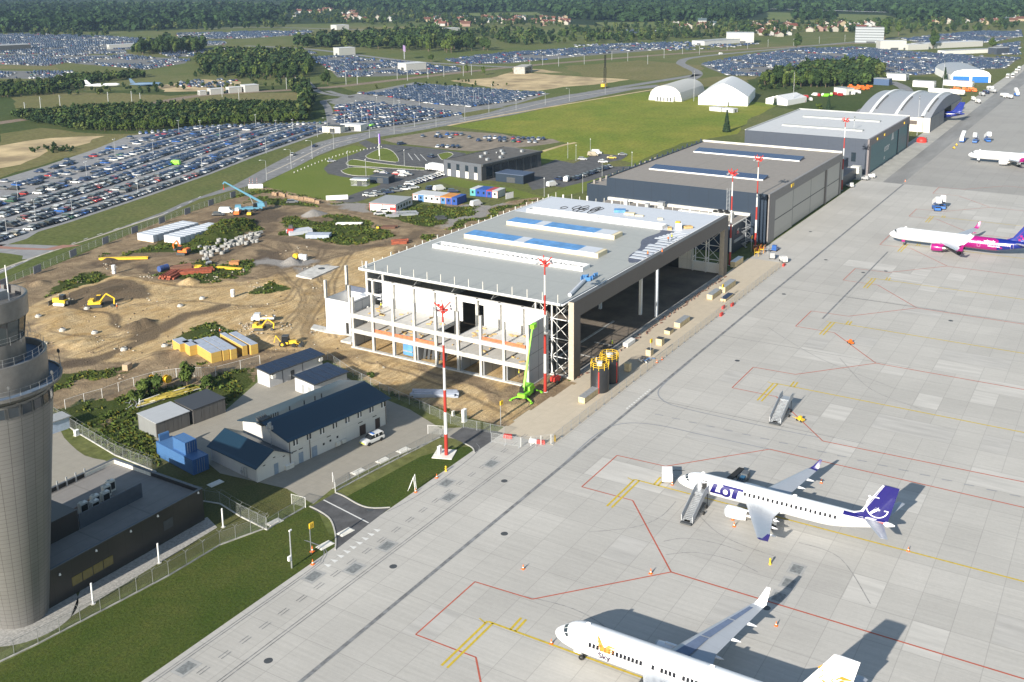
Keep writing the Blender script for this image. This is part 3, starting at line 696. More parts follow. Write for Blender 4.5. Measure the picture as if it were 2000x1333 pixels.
b=L();b.box(178.4,179.3,ys_[-1]-.5,ys_[0]+.6,.02,.35);b.box(179.3,187,109.2,109.9,.02,.3);b.box(187.2,188.2,103.4,109.2,.02,.3);fin(b,'footing',M_conc)
b=L();b.box(178.7,187.1,109.35,109.65,.3,14.1);fin(b,'end_wall',M_panelg)
b=L()
for i,zz in((0,(0,4)),(0,(4.9,7.7)),(3,(0,4)),(5,(0,4)),(6,(0,4)),(7,(0,4))):b.cut();b.box(179.3,186.2,ys_[i]-(.5 if i else-.1),ys_[i]-(.3 if i else-.3),zz[0],zz[1])
b.cut();b.box(182,182.2,140.6,146,0,3.8);b.cut();b.box(179.3,186.9,158.8,159.0,8.6,11.2);b.each('partition_wall',M_panelg,H)
b=L()
for a,c,z in((145,152,4.9),(138,145,4.9),(134,138,4.9),(116,122,8.6),(110.5,115.5,8.6)):b.cut();b.box(179.0,179.06,a,c,z,z+.75);b.box(179.06,180.6,a,c,z,z+.04)
b.each('safety_net',M_net,H)
b=L();r_=random.Random(4)
for i in range(70):
 y=r_.uniform(111,157);x=r_.uniform(180,185.8);z=r_.choice((4.9,8.6));s_=r_.uniform(.15,.6)
 if 128<y<135 and z>8:continue
 b.cbox((x,y,z+.1),(s_*2.4,s_,.2),r_.uniform(0,3))
fin(b,'loose_planks',M_wood)['kind']='stuff'
b=L();b.k=0;b.box(180.5,182.8,142.2,145,.3,2.9);b.k=1;b.box(180.3,180.5,142.2,145,1.2,1.5);b.box(180.4,183,142,142.2,2.9,3.2);fin(b,'blue_formwork',[M_film,M_steel])
b=L()
for i in range(6):b.at(0,0,0);b.M=Matrix.Translation((-187,-103,0))@Matrix.Translation((180.6+.3*i,139-i*1.0,.3))@Matrix.Rotation(.25,4,'Y');b.box(-.06,.06,-.35,.35,0,2.4)
fin(b,'leaning_frame',M_dark)
b=L();t=.3;x0_,x1_,ya,yb=184.8,193,164.6,172.6
b.box(x0_,x0_+t,ya,yb,0,8.5);b.box(x0_+t,x1_,ya,ya+t,0,8.5);b.box(x0_+t,x1_,yb-t,yb,0,8.5);b.box(x1_-t,x1_,ya+t,yb-t,0,8.5);fin(b,'stair_block_wall',M_panel)
b=L();b.box(x0_-.02,x0_,165.2,166.2,.2,3.2);fin(b,'doorway',M_black)
for x,y,z in((184.9,172.4,13.2),(184.9,164.7,13),(192.8,172.4,15),(192.8,164.7,15.5),(187.2,160.8,17)):
 b=L();b.box(x-.3,x+.3,y-.3,y+.3,8.5 if x<193 and y>164 else 0,z);fin(b,'concrete_column',M_conc)
b=L();b.box(192.5,192.8,164.9,172.2,8.5,9.9);b.box(193.1,193.4,157,164.4,8.2,9.6);fin(b,'dark_beam',mat('shaded_beam',(.10,.12,.17),.7))  # beams' blue-grey has shade put into the colour
b=L();b.prism([(183.2,171),(184.7,164),(186,164),(186,178),(183.2,176.5)],.02,.35);b.box(180,184.6,160.5,163.8,0,.5);fin(b,'concrete_pad',M_conc)
b=L();b.box(187.6,193.4,157,164.4,9.6,9.8);b.box(187.6,193,152,157,8.3,8.6);fin(b,'low_roof',M_roofw)
b=L();r_=random.Random(9)
for i in range(9):
 cx_,cy_=268+r_.uniform(-2,3),146+r_.uniform(-7,6);P=[(cx_+1.4*math.cos(t_)*(1+.2*i%2),cy_+.9*math.sin(t_),ZR+.12)for t_ in np.linspace(0,5.5,12)];b.path(P,.09,4)
b.build('cable_coil',M_black,roof)
b=L();b.k=0;b.cbox((270,133,ZR+.5),(2.4,3.4,.8),.4);b.k=1;b.cbox((268.5,129,ZR+.35),(2,3,.5),.2);b.cbox((268,125.6,ZR+.25),(1,2.6,.3),.1);b.cbox((267,118.5,ZR+.3),(1,1.4,.5),.6);b.build('foil_bundle',[M_film,M_osb],roof)
b=L();b.k=0;b.bar((191,106.2,ZR+.35),(203,108.8,ZR+.35),.45,n=8);b.k=1
for i in range(14):b.cbox((204+r_.uniform(-2.5,2.5),108.6+r_.uniform(-1,1),ZR+.4+r_.uniform(0,.5)),(1.4,.12,.9),r_.uniform(0,3))
b.build('membrane_roll',[M_roofw,M_film],roof)
b=L();b.k=0;b.cbox((259.5,109.5,ZR+.9),(1.6,1.6,1.7),.3);b.k=1;b.cbox((259.3,109.7,ZR+1.95),(1.2,1.2,.5),.1);b.k=2;b.cbox((258,111.6,ZR+.3),(2.4,1.2,.5),.4);b.cbox((261.5,107.6,ZR+.4),(1.6,2.4,.6),.9);b.build('material_pile',[M_white,M_yellow,M_wood],roof)
#  annex between the hangars
A=thing('hangar_annex','low flat-roofed annex squeezed between the half-built hangar and the slate-grey hangar','building',(303,109.5,0))
def L2(o):
 b=MB();b.M=Matrix.Translation((-o.location[0],-o.location[1],0));return b
b=L2(A);b.box(303,319.9,109.5,162,0,9.0);fin(b,'wall',M_navy,A)
b=L2(A);b.box(303.3,319.8,109.8,161.7,9.0,9.06);rf=fin(b,'roof',M_bit,A)
b=L2(A);b.box(318.8,319.85,109.5,161.9,9.0,9.9);b.box(303,303.3,109.5,162,9.0,9.35);b.box(303.3,318.8,109.5,109.8,9,9.35);fin(b,'parapet',M_offwhite,A)
b=L2(A);b.box(306,309,109.42,109.5,5.6,7.4);fin(b,'window',M_glass,A)
b=L2(A);b.box(304.5,316,109.3,109.5,3.2,4.2);fin(b,'light_band',M_grey,A)
for x,y,s_,m_ in((314,152,1.2,M_white),(315,139,2.0,M_steel),(312,143,1.3,M_steel)):
 b=L2(A);b.box(x,x+s_,y,y+s_,9.06,10.2+s_*.4);b.box(x-.15,x+s_+.15,y-.15,y+s_+.15,10.2+s_*.4,10.35+s_*.4);fin(b,'roof_vent',m_,A)
b=L2(A);b.k=0;b.box(309.5,311.2,113,131,9.4,10.6);b.box(309.3,313.8,113,119,9.06,11.2);b.k=1
for i in range(5):b.lathe([(.75,0),(.75,.5),(.3,.5)],10,c=(310.6+(i%2)*1.8,114.2+i*1.05,11.2))
fin(b,'ventilation_plant',[M_offwhite,M_black],A)
b=L2(A);r_=random.Random(2)
for i in range(26):
 a=i*.55;b.cbox((312.2+math.cos(a)*.9,108.3+math.sin(a)*.9,.35*i),(1.3,.5,.08),a)
b.bar((312.2,108.3,0),(312.2,108.3,9.8),.12);b.path([(312.2+1.5*math.cos(i*.55),108.3+1.5*math.sin(i*.55),.35*i+1)for i in range(27)],.06,4)
fin(b,'spiral_stair',M_steel,A)
#  slate-grey hangar
Z2=16.7
B2=thing('slate_grey_hangar','slate-grey hangar with tall beige sliding doors and two rows of blue rooflights','hangar',(320,103.4,0))
b=L2(B2);b.k=0;b.box(320,320.4,103.8,163,0,Z2-.02);b.box(320.4,411,162.6,163,0,Z2-.02);b.box(410.6,411,103.8,162.6,0,Z2-.02);fin(b,'wall',M_navy,B2)
b=L2(B2);b.box(320.4,410.6,104.3,162.6,Z2-.4,Z2-.1);fin(b,'roof',M_bit,B2)
b=L2(B2);b.box(410.2,411.1,103.6,163,Z2,Z2+.7);fin(b,'parapet',M_offwhite,B2)
b=L2(B2);b.box(320.4,410.2,162.6,163.15,Z2-.1,Z2+.25)
for i in range(18):b.box(324+i*5,324.5+i*5,163.2,163.7,Z2-2,Z2+.7+(i%3)*.3)
fin(b,'back_parapet',M_navy,B2)
b=L2(B2);b.box(320.0,411.1,103.4,104.3,13.6,Z2+.05);b.box(320,326.5,103.4,104.3,0,13.6);b.box(408.4,411.1,103.4,104.3,0,13.6);b.box(388.6,389.6,103.4,104,0,13.6);fin(b,'front_band',mat('front_cladding',(.22,.205,.20),.5),B2)
for x0_,x1_,dy in((326.6,347,0),(347,369.8,.35),(369.8,388.5,.35),(389.7,408.3,.0)):
 b=L2(B2);b.box(x0_,x1_-.25,103.62+dy,103.9+dy,.25,13.55);d=fin(b,'sliding_door',M_doorp,B2)
 b=L2(B2);b.box(x0_,x1_-.25,103.55+dy,103.62+dy,6.6,6.85);b.box(x1_-.25,x1_,103.6+dy,103.9+dy,.2,13.5);b.build('door_rail',M_dark,d)
b=L2(B2);b.box(343,346,103.2,103.4,15.0,16.0);fin(b,'yellow_sign',M_yellow,B2)
for x0_,x1_ in((341.5,346.8),(384,390)):
 b=L2(B2);b.k=0;b.box(x0_,x0_+.5,113,156.5,Z2-.1,Z2+.3);b.k=1;b.idx([(x0_+.5,113,Z2+.1),(x1_+.4,113,Z2+.1),(x1_+.4,156.5,Z2+.1),(x0_+.5,156.5,Z2+.1),(x0_+.5,113,Z2+.3),(x1_+.4,113,Z2+1.0),(x1_+.4,156.5,Z2+1.0),(x0_+.5,156.5,Z2+.3)],[(4,5,6,7),(0,1,5,4),(1,2,6,5),(2,3,7,6)]);fin(b,'rooflight',[M_white,M_solar],B2)
b=L2(B2);b.box(334,400,163.2,178,0,10.2);b.box(333.7,334,163.2,178.2,0,10.5);b.box(334,400,177.8,178.2,10.2,10.5);fin(b,'rear_wing',M_navy,B2)
b=L2(B2);b.box(334,400,163.3,177.8,10.2,10.26)
for i in range(12):b.box(336+i*5,336.6+i*5,176,176.8,10.26,11.6)
fin(b,'rear_roof',M_bit,B2)
b=L2(B2);b.path([(319.9,117,9.9),(319.9,117,17.5)],.08);b.path([(319.9,118,9.9),(319.9,118,17.5)],.08)
for i in range(16):b.bar((319.9,117,10+i*.45),(319.9,118,10+i*.45),.05,n=4)
fin(b,'wall_ladder',M_steel,B2)
#  hangar with teal doors
Z3=15.8
B3=thing('teal_door_hangar','blue-grey hangar with dark teal doors carrying white lettering','hangar',(456,103.4,0))
b=L2(B3);b.box(456,456.4,104.2,160.5,0,Z3-.02);b.box(456.4,541,160.1,160.5,0,Z3-.02);b.box(540.6,541,104.2,160.1,0,Z3-.02);fin(b,'wall',M_greyclad,B3)
b=L2(B3);b.box(456.4,540.6,104.2,160.1,Z3-.4,Z3-.05)
fin(b,'roof',M_bitl,B3)
b=L2(B3);b.box(540.4,541.2,103.4,160.6,Z3,Z3+.5);b.box(456,540.4,159.9,160.6,Z3,Z3+.3)
for x in(478,512):b.box(x,x+3.4,112,150,Z3-.05,Z3+.55)
fin(b,'roof_upstand',mat('pale_upstand',(.42,.43,.42),.7),B3)
b=L2(B3);b.box(455.9,541.2,103.4,104.2,12.6,Z3+.03);b.box(455.9,459.6,103.4,104.2,0,12.6);b.box(538.6,541.2,103.4,104.2,0,12.6);fin(b,'front_band',mat('brown_grey_cladding',(.18,.16,.165),.5),B3)
for x0_,x1_ in((459.7,516),(517,538.5)):
 b=L2(B3);b.box(x0_,x1_,103.8,104.1,.2,12.55);fin(b,'sliding_door',M_teal,B3)
b=L2(B3);b.box(516,517,103.5,104.1,0,12.6);fin(b,'door_post',M_navy,B3)
for body,sz,x,z in(('enter',5.0,493,5.5),('air',2.6,489,1.9)):
 vs,fs=text_mb(body,sz,bold=.05)
 b=MB();b.idx([(x-456+v[0],.32,z+v[1])for v in vs],fs);fin(b,'door_lettering',M_white,B3)
b=MB();X0=45.5
for q in([(0,9.0),(1.4,9.0),(2.3,12.3),(1.6,12.3)],[(1.7,9.0),(3.0,9.0),(3.2,12.5),(2.6,12.5)],[(3.4,9.0),(4.9,9.0),(4.0,12.3),(3.5,12.3)]):b.face([(X0+p[0],.32,p[1])for p in q])
fin(b,'door_emblem',M_white,B3)
for x in(470,484,527):
 b=L2(B3);b.box(x,x+1.2,103.1,103.4,13.6,14.6);fin(b,'lamp',M_yellow,B3)
for i in range(6):
 b=L2(B3);b.box(455.85,456,109+i*8.5,111+i*8.5,5.5,9.5);fin(b,'window',M_glass,B3)
b=L2(B3);b.box(446,450,104.5,108.5,0,5.0);b.box(450,455,106,112,0,3);fin(b,'plant_box',M_offwhite,B3)
b=L2(B3);b.box(413,446,106,112,0,4.5);b.box(446,455.9,112.2,150,0,7);fin(b,'low_link_building',M_navy,B3)
#  barrel-vaulted hangar
BV=thing('barrel_vault_hangar','grey barrel-vaulted hangar with white roof ribs and an airliner tail sticking out of its doors','hangar',(596,103,0))
def vault(x,z0=8.0,zt=15.3,xa=596.,xb=702.):
 t_=(x-xa)/(xb-xa)*2-1;return z0+(zt-z0)*(1-t_*t_)
xs_=np.linspace(596,702,29)
b=L2(BV)
for i in range(28):
 a,c=xs_[i],xs_[i+1];b.face([(a,103,vault(a)),(c,103,vault(c)),(c,143,vault(c)),(a,143,vault(a))])
autosmooth(fin(b,'roof',M_sheet,BV))
b=L2(BV)
for y in(106.5,121,135):
 b.cut()
 for i in range(28):
  a,c=xs_[i],xs_[i+1];za,zc=vault(a),vault(c)
  b.idx([(a,y,za),(c,y,zc),(c,y+1.6,zc),(a,y+1.6,za),(a,y,za+1),(c,y,zc+1),(c,y+1.6,zc+1),(a,y+1.6,za+1)],[(4,5,6,7),(0,1,5,4),(3,7,6,2)])
b.each('roof_rib',M_white,BV)
b=L2(BV)
for y in(106.3,120.8,134.8):
 for i in range(3,13):a=596+i*3.0;b.cut();b.box(a,a+1.5,y-.5,y+.2,vault(a)+.1,vault(a)+.8)
b.each('roof_hatch',M_dark,BV)
b=L2(BV);b.box(596,596.4,103,143,0,8.0);b.box(596.4,702,142.6,143,0,8);b.box(701.6,702,103,142.6,0,8);fin(b,'side_wall',mat('stained_white_wall',(.62,.58,.52),.8,var=.15),BV)
b=L2(BV);b.box(595.9,596,110,124,4.0,6.2);b.cut();b.box(595.9,596,125,141,4.0,6.2);b.each('window_band',mat('brown_glazing',(.12,.10,.09),.3),BV)
b=L2(BV)
for i in range(28):
 a,c=xs_[i],xs_[i+1];b.face([(a,103.4,8),(c,103.4,8),(c,103.4,vault(c)-.05),(a,103.4,vault(a)-.05)])
fin(b,'gable',ribmat('gable_cladding',(.20,.21,.25),2.2,0,.1,.6,dark=.85,width=.06),BV)
for x0_,x1_ in((596.5,611),(611.4,626),(626.4,640),(664,682),(682.4,701.5)):
 b=L2(BV);b.box(x0_,x1_,103.1,103.4,0,8);fin(b,'sliding_door',mat('grey_door',(.25,.25,.26),.6)if 'grey_door' not in bpy.data.materials else bpy.data.materials['grey_door'],BV)
#  tents and blue-door hangar
def arch_tent(name,label,cat,P0,P1,depth,h,wallh,mats,peaked=False,n=16,ribs=0):
 """front from P0 to P1 on the ground, body runs back at right angles"""
 d=Vector((P1[0]-P0[0],P1[1]-P0[1]));wd=d.length;ang=math.atan2(d.y,d.x)
 t=thing(name,label,cat,(P0[0],P0[1],0),ang)
 prof_=[]
 for i in range(n+1):
  u=i/n;s_=u*2-1
  if peaked:z=wallh+(h-wallh)*(1-abs(s_)**1.35)
  else:z=wallh+(h-wallh)*math.sqrt(max(0,1-abs(s_)**2.2))
  prof_.append((u*wd,z))
 b=MB()
 for i in range(n):a,c=prof_[i],prof_[i+1];b.face([(a[0],0,a[1]),(c[0],0,c[1]),(c[0],depth,c[1]),(a[0],depth,a[1])])
 autosmooth(b.build('roof',mats[1],t))
 b=MB();b.face([(0,0,0)]+[(wd,0,0)]+[(p[0],0,p[1])for p in prof_[::-1]]);b.face([(0,depth,0)]+[(p[0],depth,p[1])for p in prof_]+[(wd,depth,0)])
 b.face([(0,0,0),(0,0,wallh),(0,depth,wallh),(0,depth,0)]);b.face([(wd,0,0),(wd,depth,0),(wd,depth,wallh),(wd,0,wallh)]);b.build('wall',mats[0],t)
 return t,wd,prof_
M_tent=mat('white_membrane_cloth',(.84,.84,.83),.6,var=.03)
M_tentr=ribmat('tent_roof_cloth',(.62,.63,.64),3.4,1,.4,.6,dark=.8,width=.15,var=.05)
M_tentg=ribmat('grey_tent_roof',(.45,.45,.43),2.2,1,.4,.7,dark=.85,width=.15,var=.08)
M_tentw=mat('weathered_tent_wall',(.60,.60,.56),.7,var=.1)
t,wd,_=arch_tent('storage_tent','weathered grey round-topped storage tent behind the meadow','tent',(656.5,302),(658.5,278),54,10.5,1.5,(M_tentw,M_tentg))
b=MB();b.box(6,19,-3.2,-.1,0,3.6);p_=b.build('porch',M_white,t);b=MB();[b.box(7+i*2.4,8+i*2.4,-3.26,-3.2,.2,3)for i in range(5)];b.build('porch_door',M_dark,p_)
t,wd,_=arch_tent('event_tent','large bright white peaked tent hangar beside the meadow','tent',(649,262),(657,230),54,14.6,6.0,(M_tent,M_tentr),True)
b=MB();b.box(13,20,-3,-.1,0,3.2);b.build('porch',M_offwhite,t)
t,wd,_=arch_tent('small_tent','small white pitched tent next to the vehicle yard','tent',(676,224),(672.5,208),26,6.2,3.6,(M_tent,M_tentr),True,2)
M_bluedoor=mat('blue_hangar_door',(.02,.14,.48),.5)
t,wd,_=arch_tent('blue_door_hangar','white hangar with a shallow arched grey roof and two bright blue doors','hangar',(881,139),(891.5,110.5),68,10.5,5.8,(M_tent,M_sheet))
for x0_ in(1.5,16.2):b=MB();b.box(x0_,x0_+12.6,-.25,-.05,0,4.9);b.build('hangar_door',M_bluedoor,t)
#  control tower
TX,TY=74.4,129.4
TW=thing('control_tower','tall round control tower with grey panelled shaft and glazed cab, at the left edge','tower',(TX,TY,0))
def shaftmat():
 m,nt,b=nmat('tower_cladding');co=objco(nt);s=nt.nodes.new('ShaderNodeSeparateXYZ');nt.links.new(co,s.inputs[0])
 ang=math_(nt,'DIVIDE',math_(nt,'ARCTAN2',s.outputs[1],s.outputs[0]),2*PI/26)
 v=math_(nt,'LESS_THAN',math_(nt,'FRACT',ang),.035)
 h=math_(nt,'LESS_THAN',math_(nt,'FRACT',math_(nt,'DIVIDE',s.outputs[2],.62)),.10)
 cell=nt.nodes.new('ShaderNodeCombineXYZ');nt.links.new(math_(nt,'FLOOR',ang),cell.inputs[0]);nt.links.new(math_(nt,'FLOOR',math_(nt,'DIVIDE',s.outputs[2],3.1)),cell.inputs[1])
 wn=nt.nodes.new('ShaderNodeTexWhiteNoise');wn.noise_dimensions='2D';nt.links.new(cell.outputs[0],wn.inputs['Vector'])
 c=mixc(nt,wn.outputs[0],(.205,.20,.195),(.24,.235,.228));c=mixc(nt,noise(nt,co,.5,5),c,(.19,.187,.182))
 c=mixc(nt,math_(nt,'MAXIMUM',v,math_(nt,'MULTIPLY',h,.55)),c,(.06,.058,.055));nt.links.new(c,b.inputs['Base Color']);b.inputs['Roughness'].default_value=.42;b.inputs['Metallic'].default_value=.35
 return m
M_shaft=shaftmat()
M_panel2=mat('tower_upper_cladding',(.165,.162,.158),.42,.3)
M_floorb=mat('gallery_floor',(.10,.14,.20),.8)
b=MB();b.lathe([(3.5+.113*z,z)for z in np.linspace(0,31.5,12)],64);autosmooth(b.build('shaft',M_shaft,TW))
b=MB();b.lathe([(7.02,31.5),(7.05,33.6)],64)
autosmooth(b.build('upper_shaft',M_panel2,TW))
for i in range(26):
 a=2*PI*(i+.5)/26
 b=MB();b.M=Matrix.Rotation(a,4,'Z');b.box(7.06,7.10,-.62,.62,31.9,33.2);w_=b.build('window',M_glass,TW)
 b=MB();b.M=Matrix.Rotation(a,4,'Z');b.box(7.05,7.14,-.70,-.62,31.8,33.3);b.box(7.05,7.14,.62,.70,31.8,33.3);b.build('frame',M_dark,w_)
b=MB();b.lathe([(6.9,33.6),(8.5,34.6),(8.55,35.0),(8.35,35.0),(8.3,34.75),(6.6,34.75)],64);autosmooth(b.build('lower_gallery',M_panel2,TW))
b=MB();b.lathe([(6.85,34.76),(6.95,38.6),(6.8,38.7),(6.6,38.6),(6.5,37.8),(4.4,37.8)],64);autosmooth(b.build('drum',M_panel2,TW))
b=MB();b.lathe([(4.4,37.83),(6.5,37.83)],48);b.lathe([(6.9,34.78),(8.3,34.78)],48);b.build('gallery_floor',M_floorb,TW)
b=MB();b.lathe([(4.45,37.8),(4.5,40.8)],48);autosmooth(b.build('cab_base',M_panel2,TW))
b=MB();b.lathe([(4.5,40.8),(4.95,43.8)],16);b.build('cab_glazing',glassmat('cab_glass',(.03,.045,.05),.04),TW)
b=MB()
for i in range(16):a=2*PI*i/16;b.cut();b.bar((4.52*math.cos(a),4.52*math.sin(a),40.8),(4.98*math.cos(a),4.98*math.sin(a),43.8),.07,n=4)
b.each('mullion',M_dark,TW)
b=MB();b.lathe([(4.9,43.75),(5.3,44.0),(5.4,46.6),(5.2,46.75),(5.0,46.7),(4.9,45.7),(0,45.7)],48);autosmooth(b.build('cab_roof',M_panel2,TW))
b=MB();b.lathe([(5.0,46.5),(4.98,45.8)],48);b.build('inner_parapet',M_white,TW)
r_=random.Random(3)
b=MB();b.k=0;b.box(1.5,3.0,-1,.5,45.7,46.9);b.box(-2.5,-1,.5,2.4,45.7,46.7);b.k=1;b.box(2.4,3.4,1.2,2.2,45.7,47.4);b.k=2
for x,y,h in((2.2,-2.4,5),(.5,1.8,4),(3.2,-.8,3)):b.bar((x,y,45.7),(x,y,45.7+h),.06)
b.lathe([(0,47.0),(.6,47.2),(.65,47.9),(0,48.5)],12,c=(-.5,-2,0));b.build('roof_plant',[M_grey,M_redp,M_white],TW)
def railing(rad,z,n,h=1.1,par=TW):
 b=MB();pts_=[(rad*math.cos(2*PI*i/n),rad*math.sin(2*PI*i/n))for i in range(n+1)]
 for x,y in pts_[:-1]:b.bar((x,y,z),(x,y,z+h),.018,n=4)
 for q in(.5,1.0):b.path([(x,y,z+h*q)for x,y in pts_],.014,4)
 b.build('railing',M_grey,par)
railing(8.4,34.9,40);railing(6.7,38.6,30);railing(5.2,40.8,20)
b=MB()
for a in(-1.9,-1.2,-.2,.2):b.cut();x,y=8.9*math.cos(a),8.9*math.sin(a);b.bar((x,y,34.6),(x,y,36.7),.04,n=4);b.lathe([(0,-.15),(.28,-.08),(.32,0)],12,c=(x,y,36.6),ax='x')
b.each('dish_antenna',M_dark,TW)
flat('tower_apron',[[(TX+7.3*math.cos(t),TY+7.3*math.sin(t))for t in np.linspace(0,2*PI,49)[:-1]],[(TX+3,TY-6.6),(TX+30,TY-6.0),(TX+31.5,TY-2),(TX+10,TY)]],M_gravel,.03)
#  dark building at the foot of the tower
M_ink=ribmat('dark_facade',(.045,.043,.042),[3.0,1.2],[0,2],.15,.35,.3,dark=.7,width=.02)
M_inkroof=ribmat('dark_flat_roof',(.20,.19,.18),[4.0,9.0],[1,0],.05,.9,dark=.8,width=.03,var=.2)
AX,AY,AR=105.1,127.1,R(-2.0)
T2=thing('tower_annex','low black-clad flat-roofed building at the foot of the control tower','building',(AX,AY,0),0)
def la():b=MB();return b
b=la();b.box(-30,0,0,.35,0,5.6);b.box(-.35,0,.35,21.4,0,5.6);b.box(-30,0,21.4,21.75,0,5.6);b.box(-30,-29.65,.35,21.4,0,5.6);b.build('wall',M_ink,T2)
b=la();b.box(-29.6,-.4,.4,21.3,4.7,4.95);rf_=b.build('roof',M_inkroof,T2)
b=la();b.box(-30.05,.05,-.05,.40,5.6,5.7);b.box(-.45,.05,.40,21.8,5.6,5.7);b.box(-30.05,-.45,21.35,21.8,5.6,5.7);b.build('coping',mat('dark_coping',(.09,.10,.115),.5),T2)
b=la();b.box(-.47,-.36,12,21.3,4.95,5.59);b.box(-6,-.47,21.28,21.38,4.95,5.59);b.build('inner_parapet',M_offwhite,T2)
b=la();b.box(-17.3,-5.9,7.2,7.35,4.95,7.4);b.build('screen_wall',mat('screen_cladding',(.05,.065,.09),.5),T2)
b=la();b.box(-29.6,-17.5,7.2,14.0,4.95,8.3);b.build('plant_room',M_ink,T2)
b=la()
for x,y in((-9.2,12.2),(-7.8,13.0),(-12.2,11.0),(-10.6,10.6),(-14.6,10.6),(-13.3,9.6)):
 b.cut();b.k=0;b.box(x,x+1.3,y,y+.8,4.95,6.8);b.lathe([(.34,6.8),(.36,6.95),(.3,6.96)],10,c=(x+.4,y+.4,0));b.k=1;b.box(x+.1,x+1.2,y-.02,y,5.3,6.5)
b.each('air_conditioner',[M_offwhite,M_black],rf_)
b=la()
for i in range(9):b.cut();b.box(-20+i*1.7,-19.8+i*1.7,21.0,21.2,4.95,6.6);
b.each('roof_post',M_steel,T2)
b=la()
for i in range(5):b.bar((-16+i*2.2,8,5.3),(-15+i*2.2,11,5.3),.12,n=4,k=0)
b.bar((-17,8.6,5.25),(-6,8.6,5.25),.15,n=4);b.bar((-17,12.5,5.25),(-6,14.2,5.25),.15,n=4);b.build('pipework',mat('rusty_pipe',(.20,.13,.10),.7),T2)
b=la();b.box(-33,-23.2,6.2,16.6,0,21);b.build('hidden_shade_block',M_ink,T2)  # unseen block added behind the tower, sized to shade annex and wing
for i in range(4):
 b=la();b.box(-24.2+i*1.75,-22.6+i*1.75,-.06,0,1.4,2.8);b.build('window',mat('warm_window_glass',(.16,.13,.04),.15)if i==0 else bpy.data.materials['warm_window_glass'],T2)
b=la();b.box(-8,-6.2,-.04,0,2.0,3.6);b.build('louvre',M_dark,T2)
b=la()
for x,z in((-26,4.2),(-20,4.8),(-9,5.0),(-1,5.2),(-14,4.9)):b.cut();b.lathe([(0,0),(.18,.05),(.1,.35)],8,c=(x,-.2,z))
b.each('wall_lamp',M_white,T2)
#  local frame helper for the compound (turned by 8.3 degrees)
CA=R(-8.3)
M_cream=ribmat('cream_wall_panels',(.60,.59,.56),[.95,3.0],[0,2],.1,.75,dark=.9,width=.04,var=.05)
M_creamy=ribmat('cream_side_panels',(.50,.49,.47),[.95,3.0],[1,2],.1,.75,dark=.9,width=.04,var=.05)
M_navyroof=ribmat('navy_standing_seam',(.010,.042,.078),[.55,60],[0,1],.3,.40,.2,dark=.75,width=.10,var=.08)
M_navyroof2=ribmat('navy_standing_seam_side',(.014,.045,.080),[.55,60],[1,0],.3,.40,.2,dark=.75,width=.10,var=.08)
BX,BY=125.6,127.9
NB=thing('navy_roof_building','long cream two-storey building under a dark navy gable roof','building',(BX,BY,0),CA)
Lb,Wb,He,Hr=23.6,13.8,5.5,7.0
b=MB();b.box(0,Lb,0,.3,0,He);b.box(0,Lb,Wb-.3,Wb,0,He);b.build('wall',M_cream,NB)
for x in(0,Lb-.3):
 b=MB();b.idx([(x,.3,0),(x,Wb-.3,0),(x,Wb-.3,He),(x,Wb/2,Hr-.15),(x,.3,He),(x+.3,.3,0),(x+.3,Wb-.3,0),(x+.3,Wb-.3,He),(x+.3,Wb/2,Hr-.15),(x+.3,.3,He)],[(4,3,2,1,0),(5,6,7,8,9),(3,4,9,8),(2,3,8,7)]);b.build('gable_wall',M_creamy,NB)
b=MB();o_=.75;sl_=(Hr-He)/(Wb/2)
for s_ in(-1,1):
 y0_=Wb/2+s_*(Wb/2+o_);z0_=He-o_*sl_;P_=[(-.7,y0_,z0_),(Lb+.7,y0_,z0_),(Lb+.7,Wb/2,Hr),(-.7,Wb/2,Hr)]
 b.idx([(x,y,z)for x,y,z in P_]+[(x,y,z+.16)for x,y,z in P_],[(0,1,2,3)[::-1]if s_<0 else(0,1,2,3),(4,5,6,7)if s_<0 else(7,6,5,4),(0,1,5,4),(1,2,6,5),(3,0,4,7)])
rfn=b.build('roof',M_navyroof,NB)
b=MB()
for x in(6.2,9.6,12.2,13.8):b.cut();b.bar((x,Wb/2+.6,Hr-.3),(x,Wb/2+.6,Hr+.8),.13)
for x in(1.4,1.9,2.4,2.9,3.4):b.cut();b.bar((x,Wb/2+.5,Hr-.3),(x,Wb/2+.5,Hr+.7),.12)
b.each('vent_pipe',M_dark,rfn)
b=MB();b.box(-.4,1.6,Wb/2+.2,Wb/2+2.0,Hr-.8,Hr+.35)
for i in range(5):b.bar((-.5+i*.5,Wb/2-.3,Hr-.2),(-.5+i*.5,Wb/2+2,Hr+.6),.07,n=4)
b.build('roof_plant',M_dark,rfn)
b=MB();b.bar((-.9,3.9,3.2),(-.9,3.9,8.0),.09);b.bar((-.5,4.5,3.2),(-.5,4.5,7.6),.07)
for i in range(7):b.cbox((-.9+(i%3)*.35-.3,4+(i%2)*.5,7.3+.2*i-.8),(.3,.3,.7),i)
b.build('antenna_mast',M_steel,NB)
for i in range(8):
 x=1.0+i*3.05
 b=MB();b.box(x,x+.34,-.05,0,3.9,4.9);b.box(x+.62,x+.96,-.05,0,3.9,4.9);w_=b.build('window',M_glass,NB)
 b=MB();b.box(x-.06,x+1.02,-.12,0,3.8,3.9);b.box(x+.35,x+.61,-.07,0,3.9,4.95);b.build('sill',M_white,w_)
for x,w_,m_ in((2.0,1.0,0),(5.0,1.2,0),(16.6,1.5,1),(20.6,1.2,1)):
 b=MB();b.box(x,x+w_,-.06,0,.05,2.1);b.build('door',mat('pale_blue_door',(.26,.32,.40),.5)if m_==0 else mat('brown_door',(.06,.04,.035),.5),NB)
b=MB()
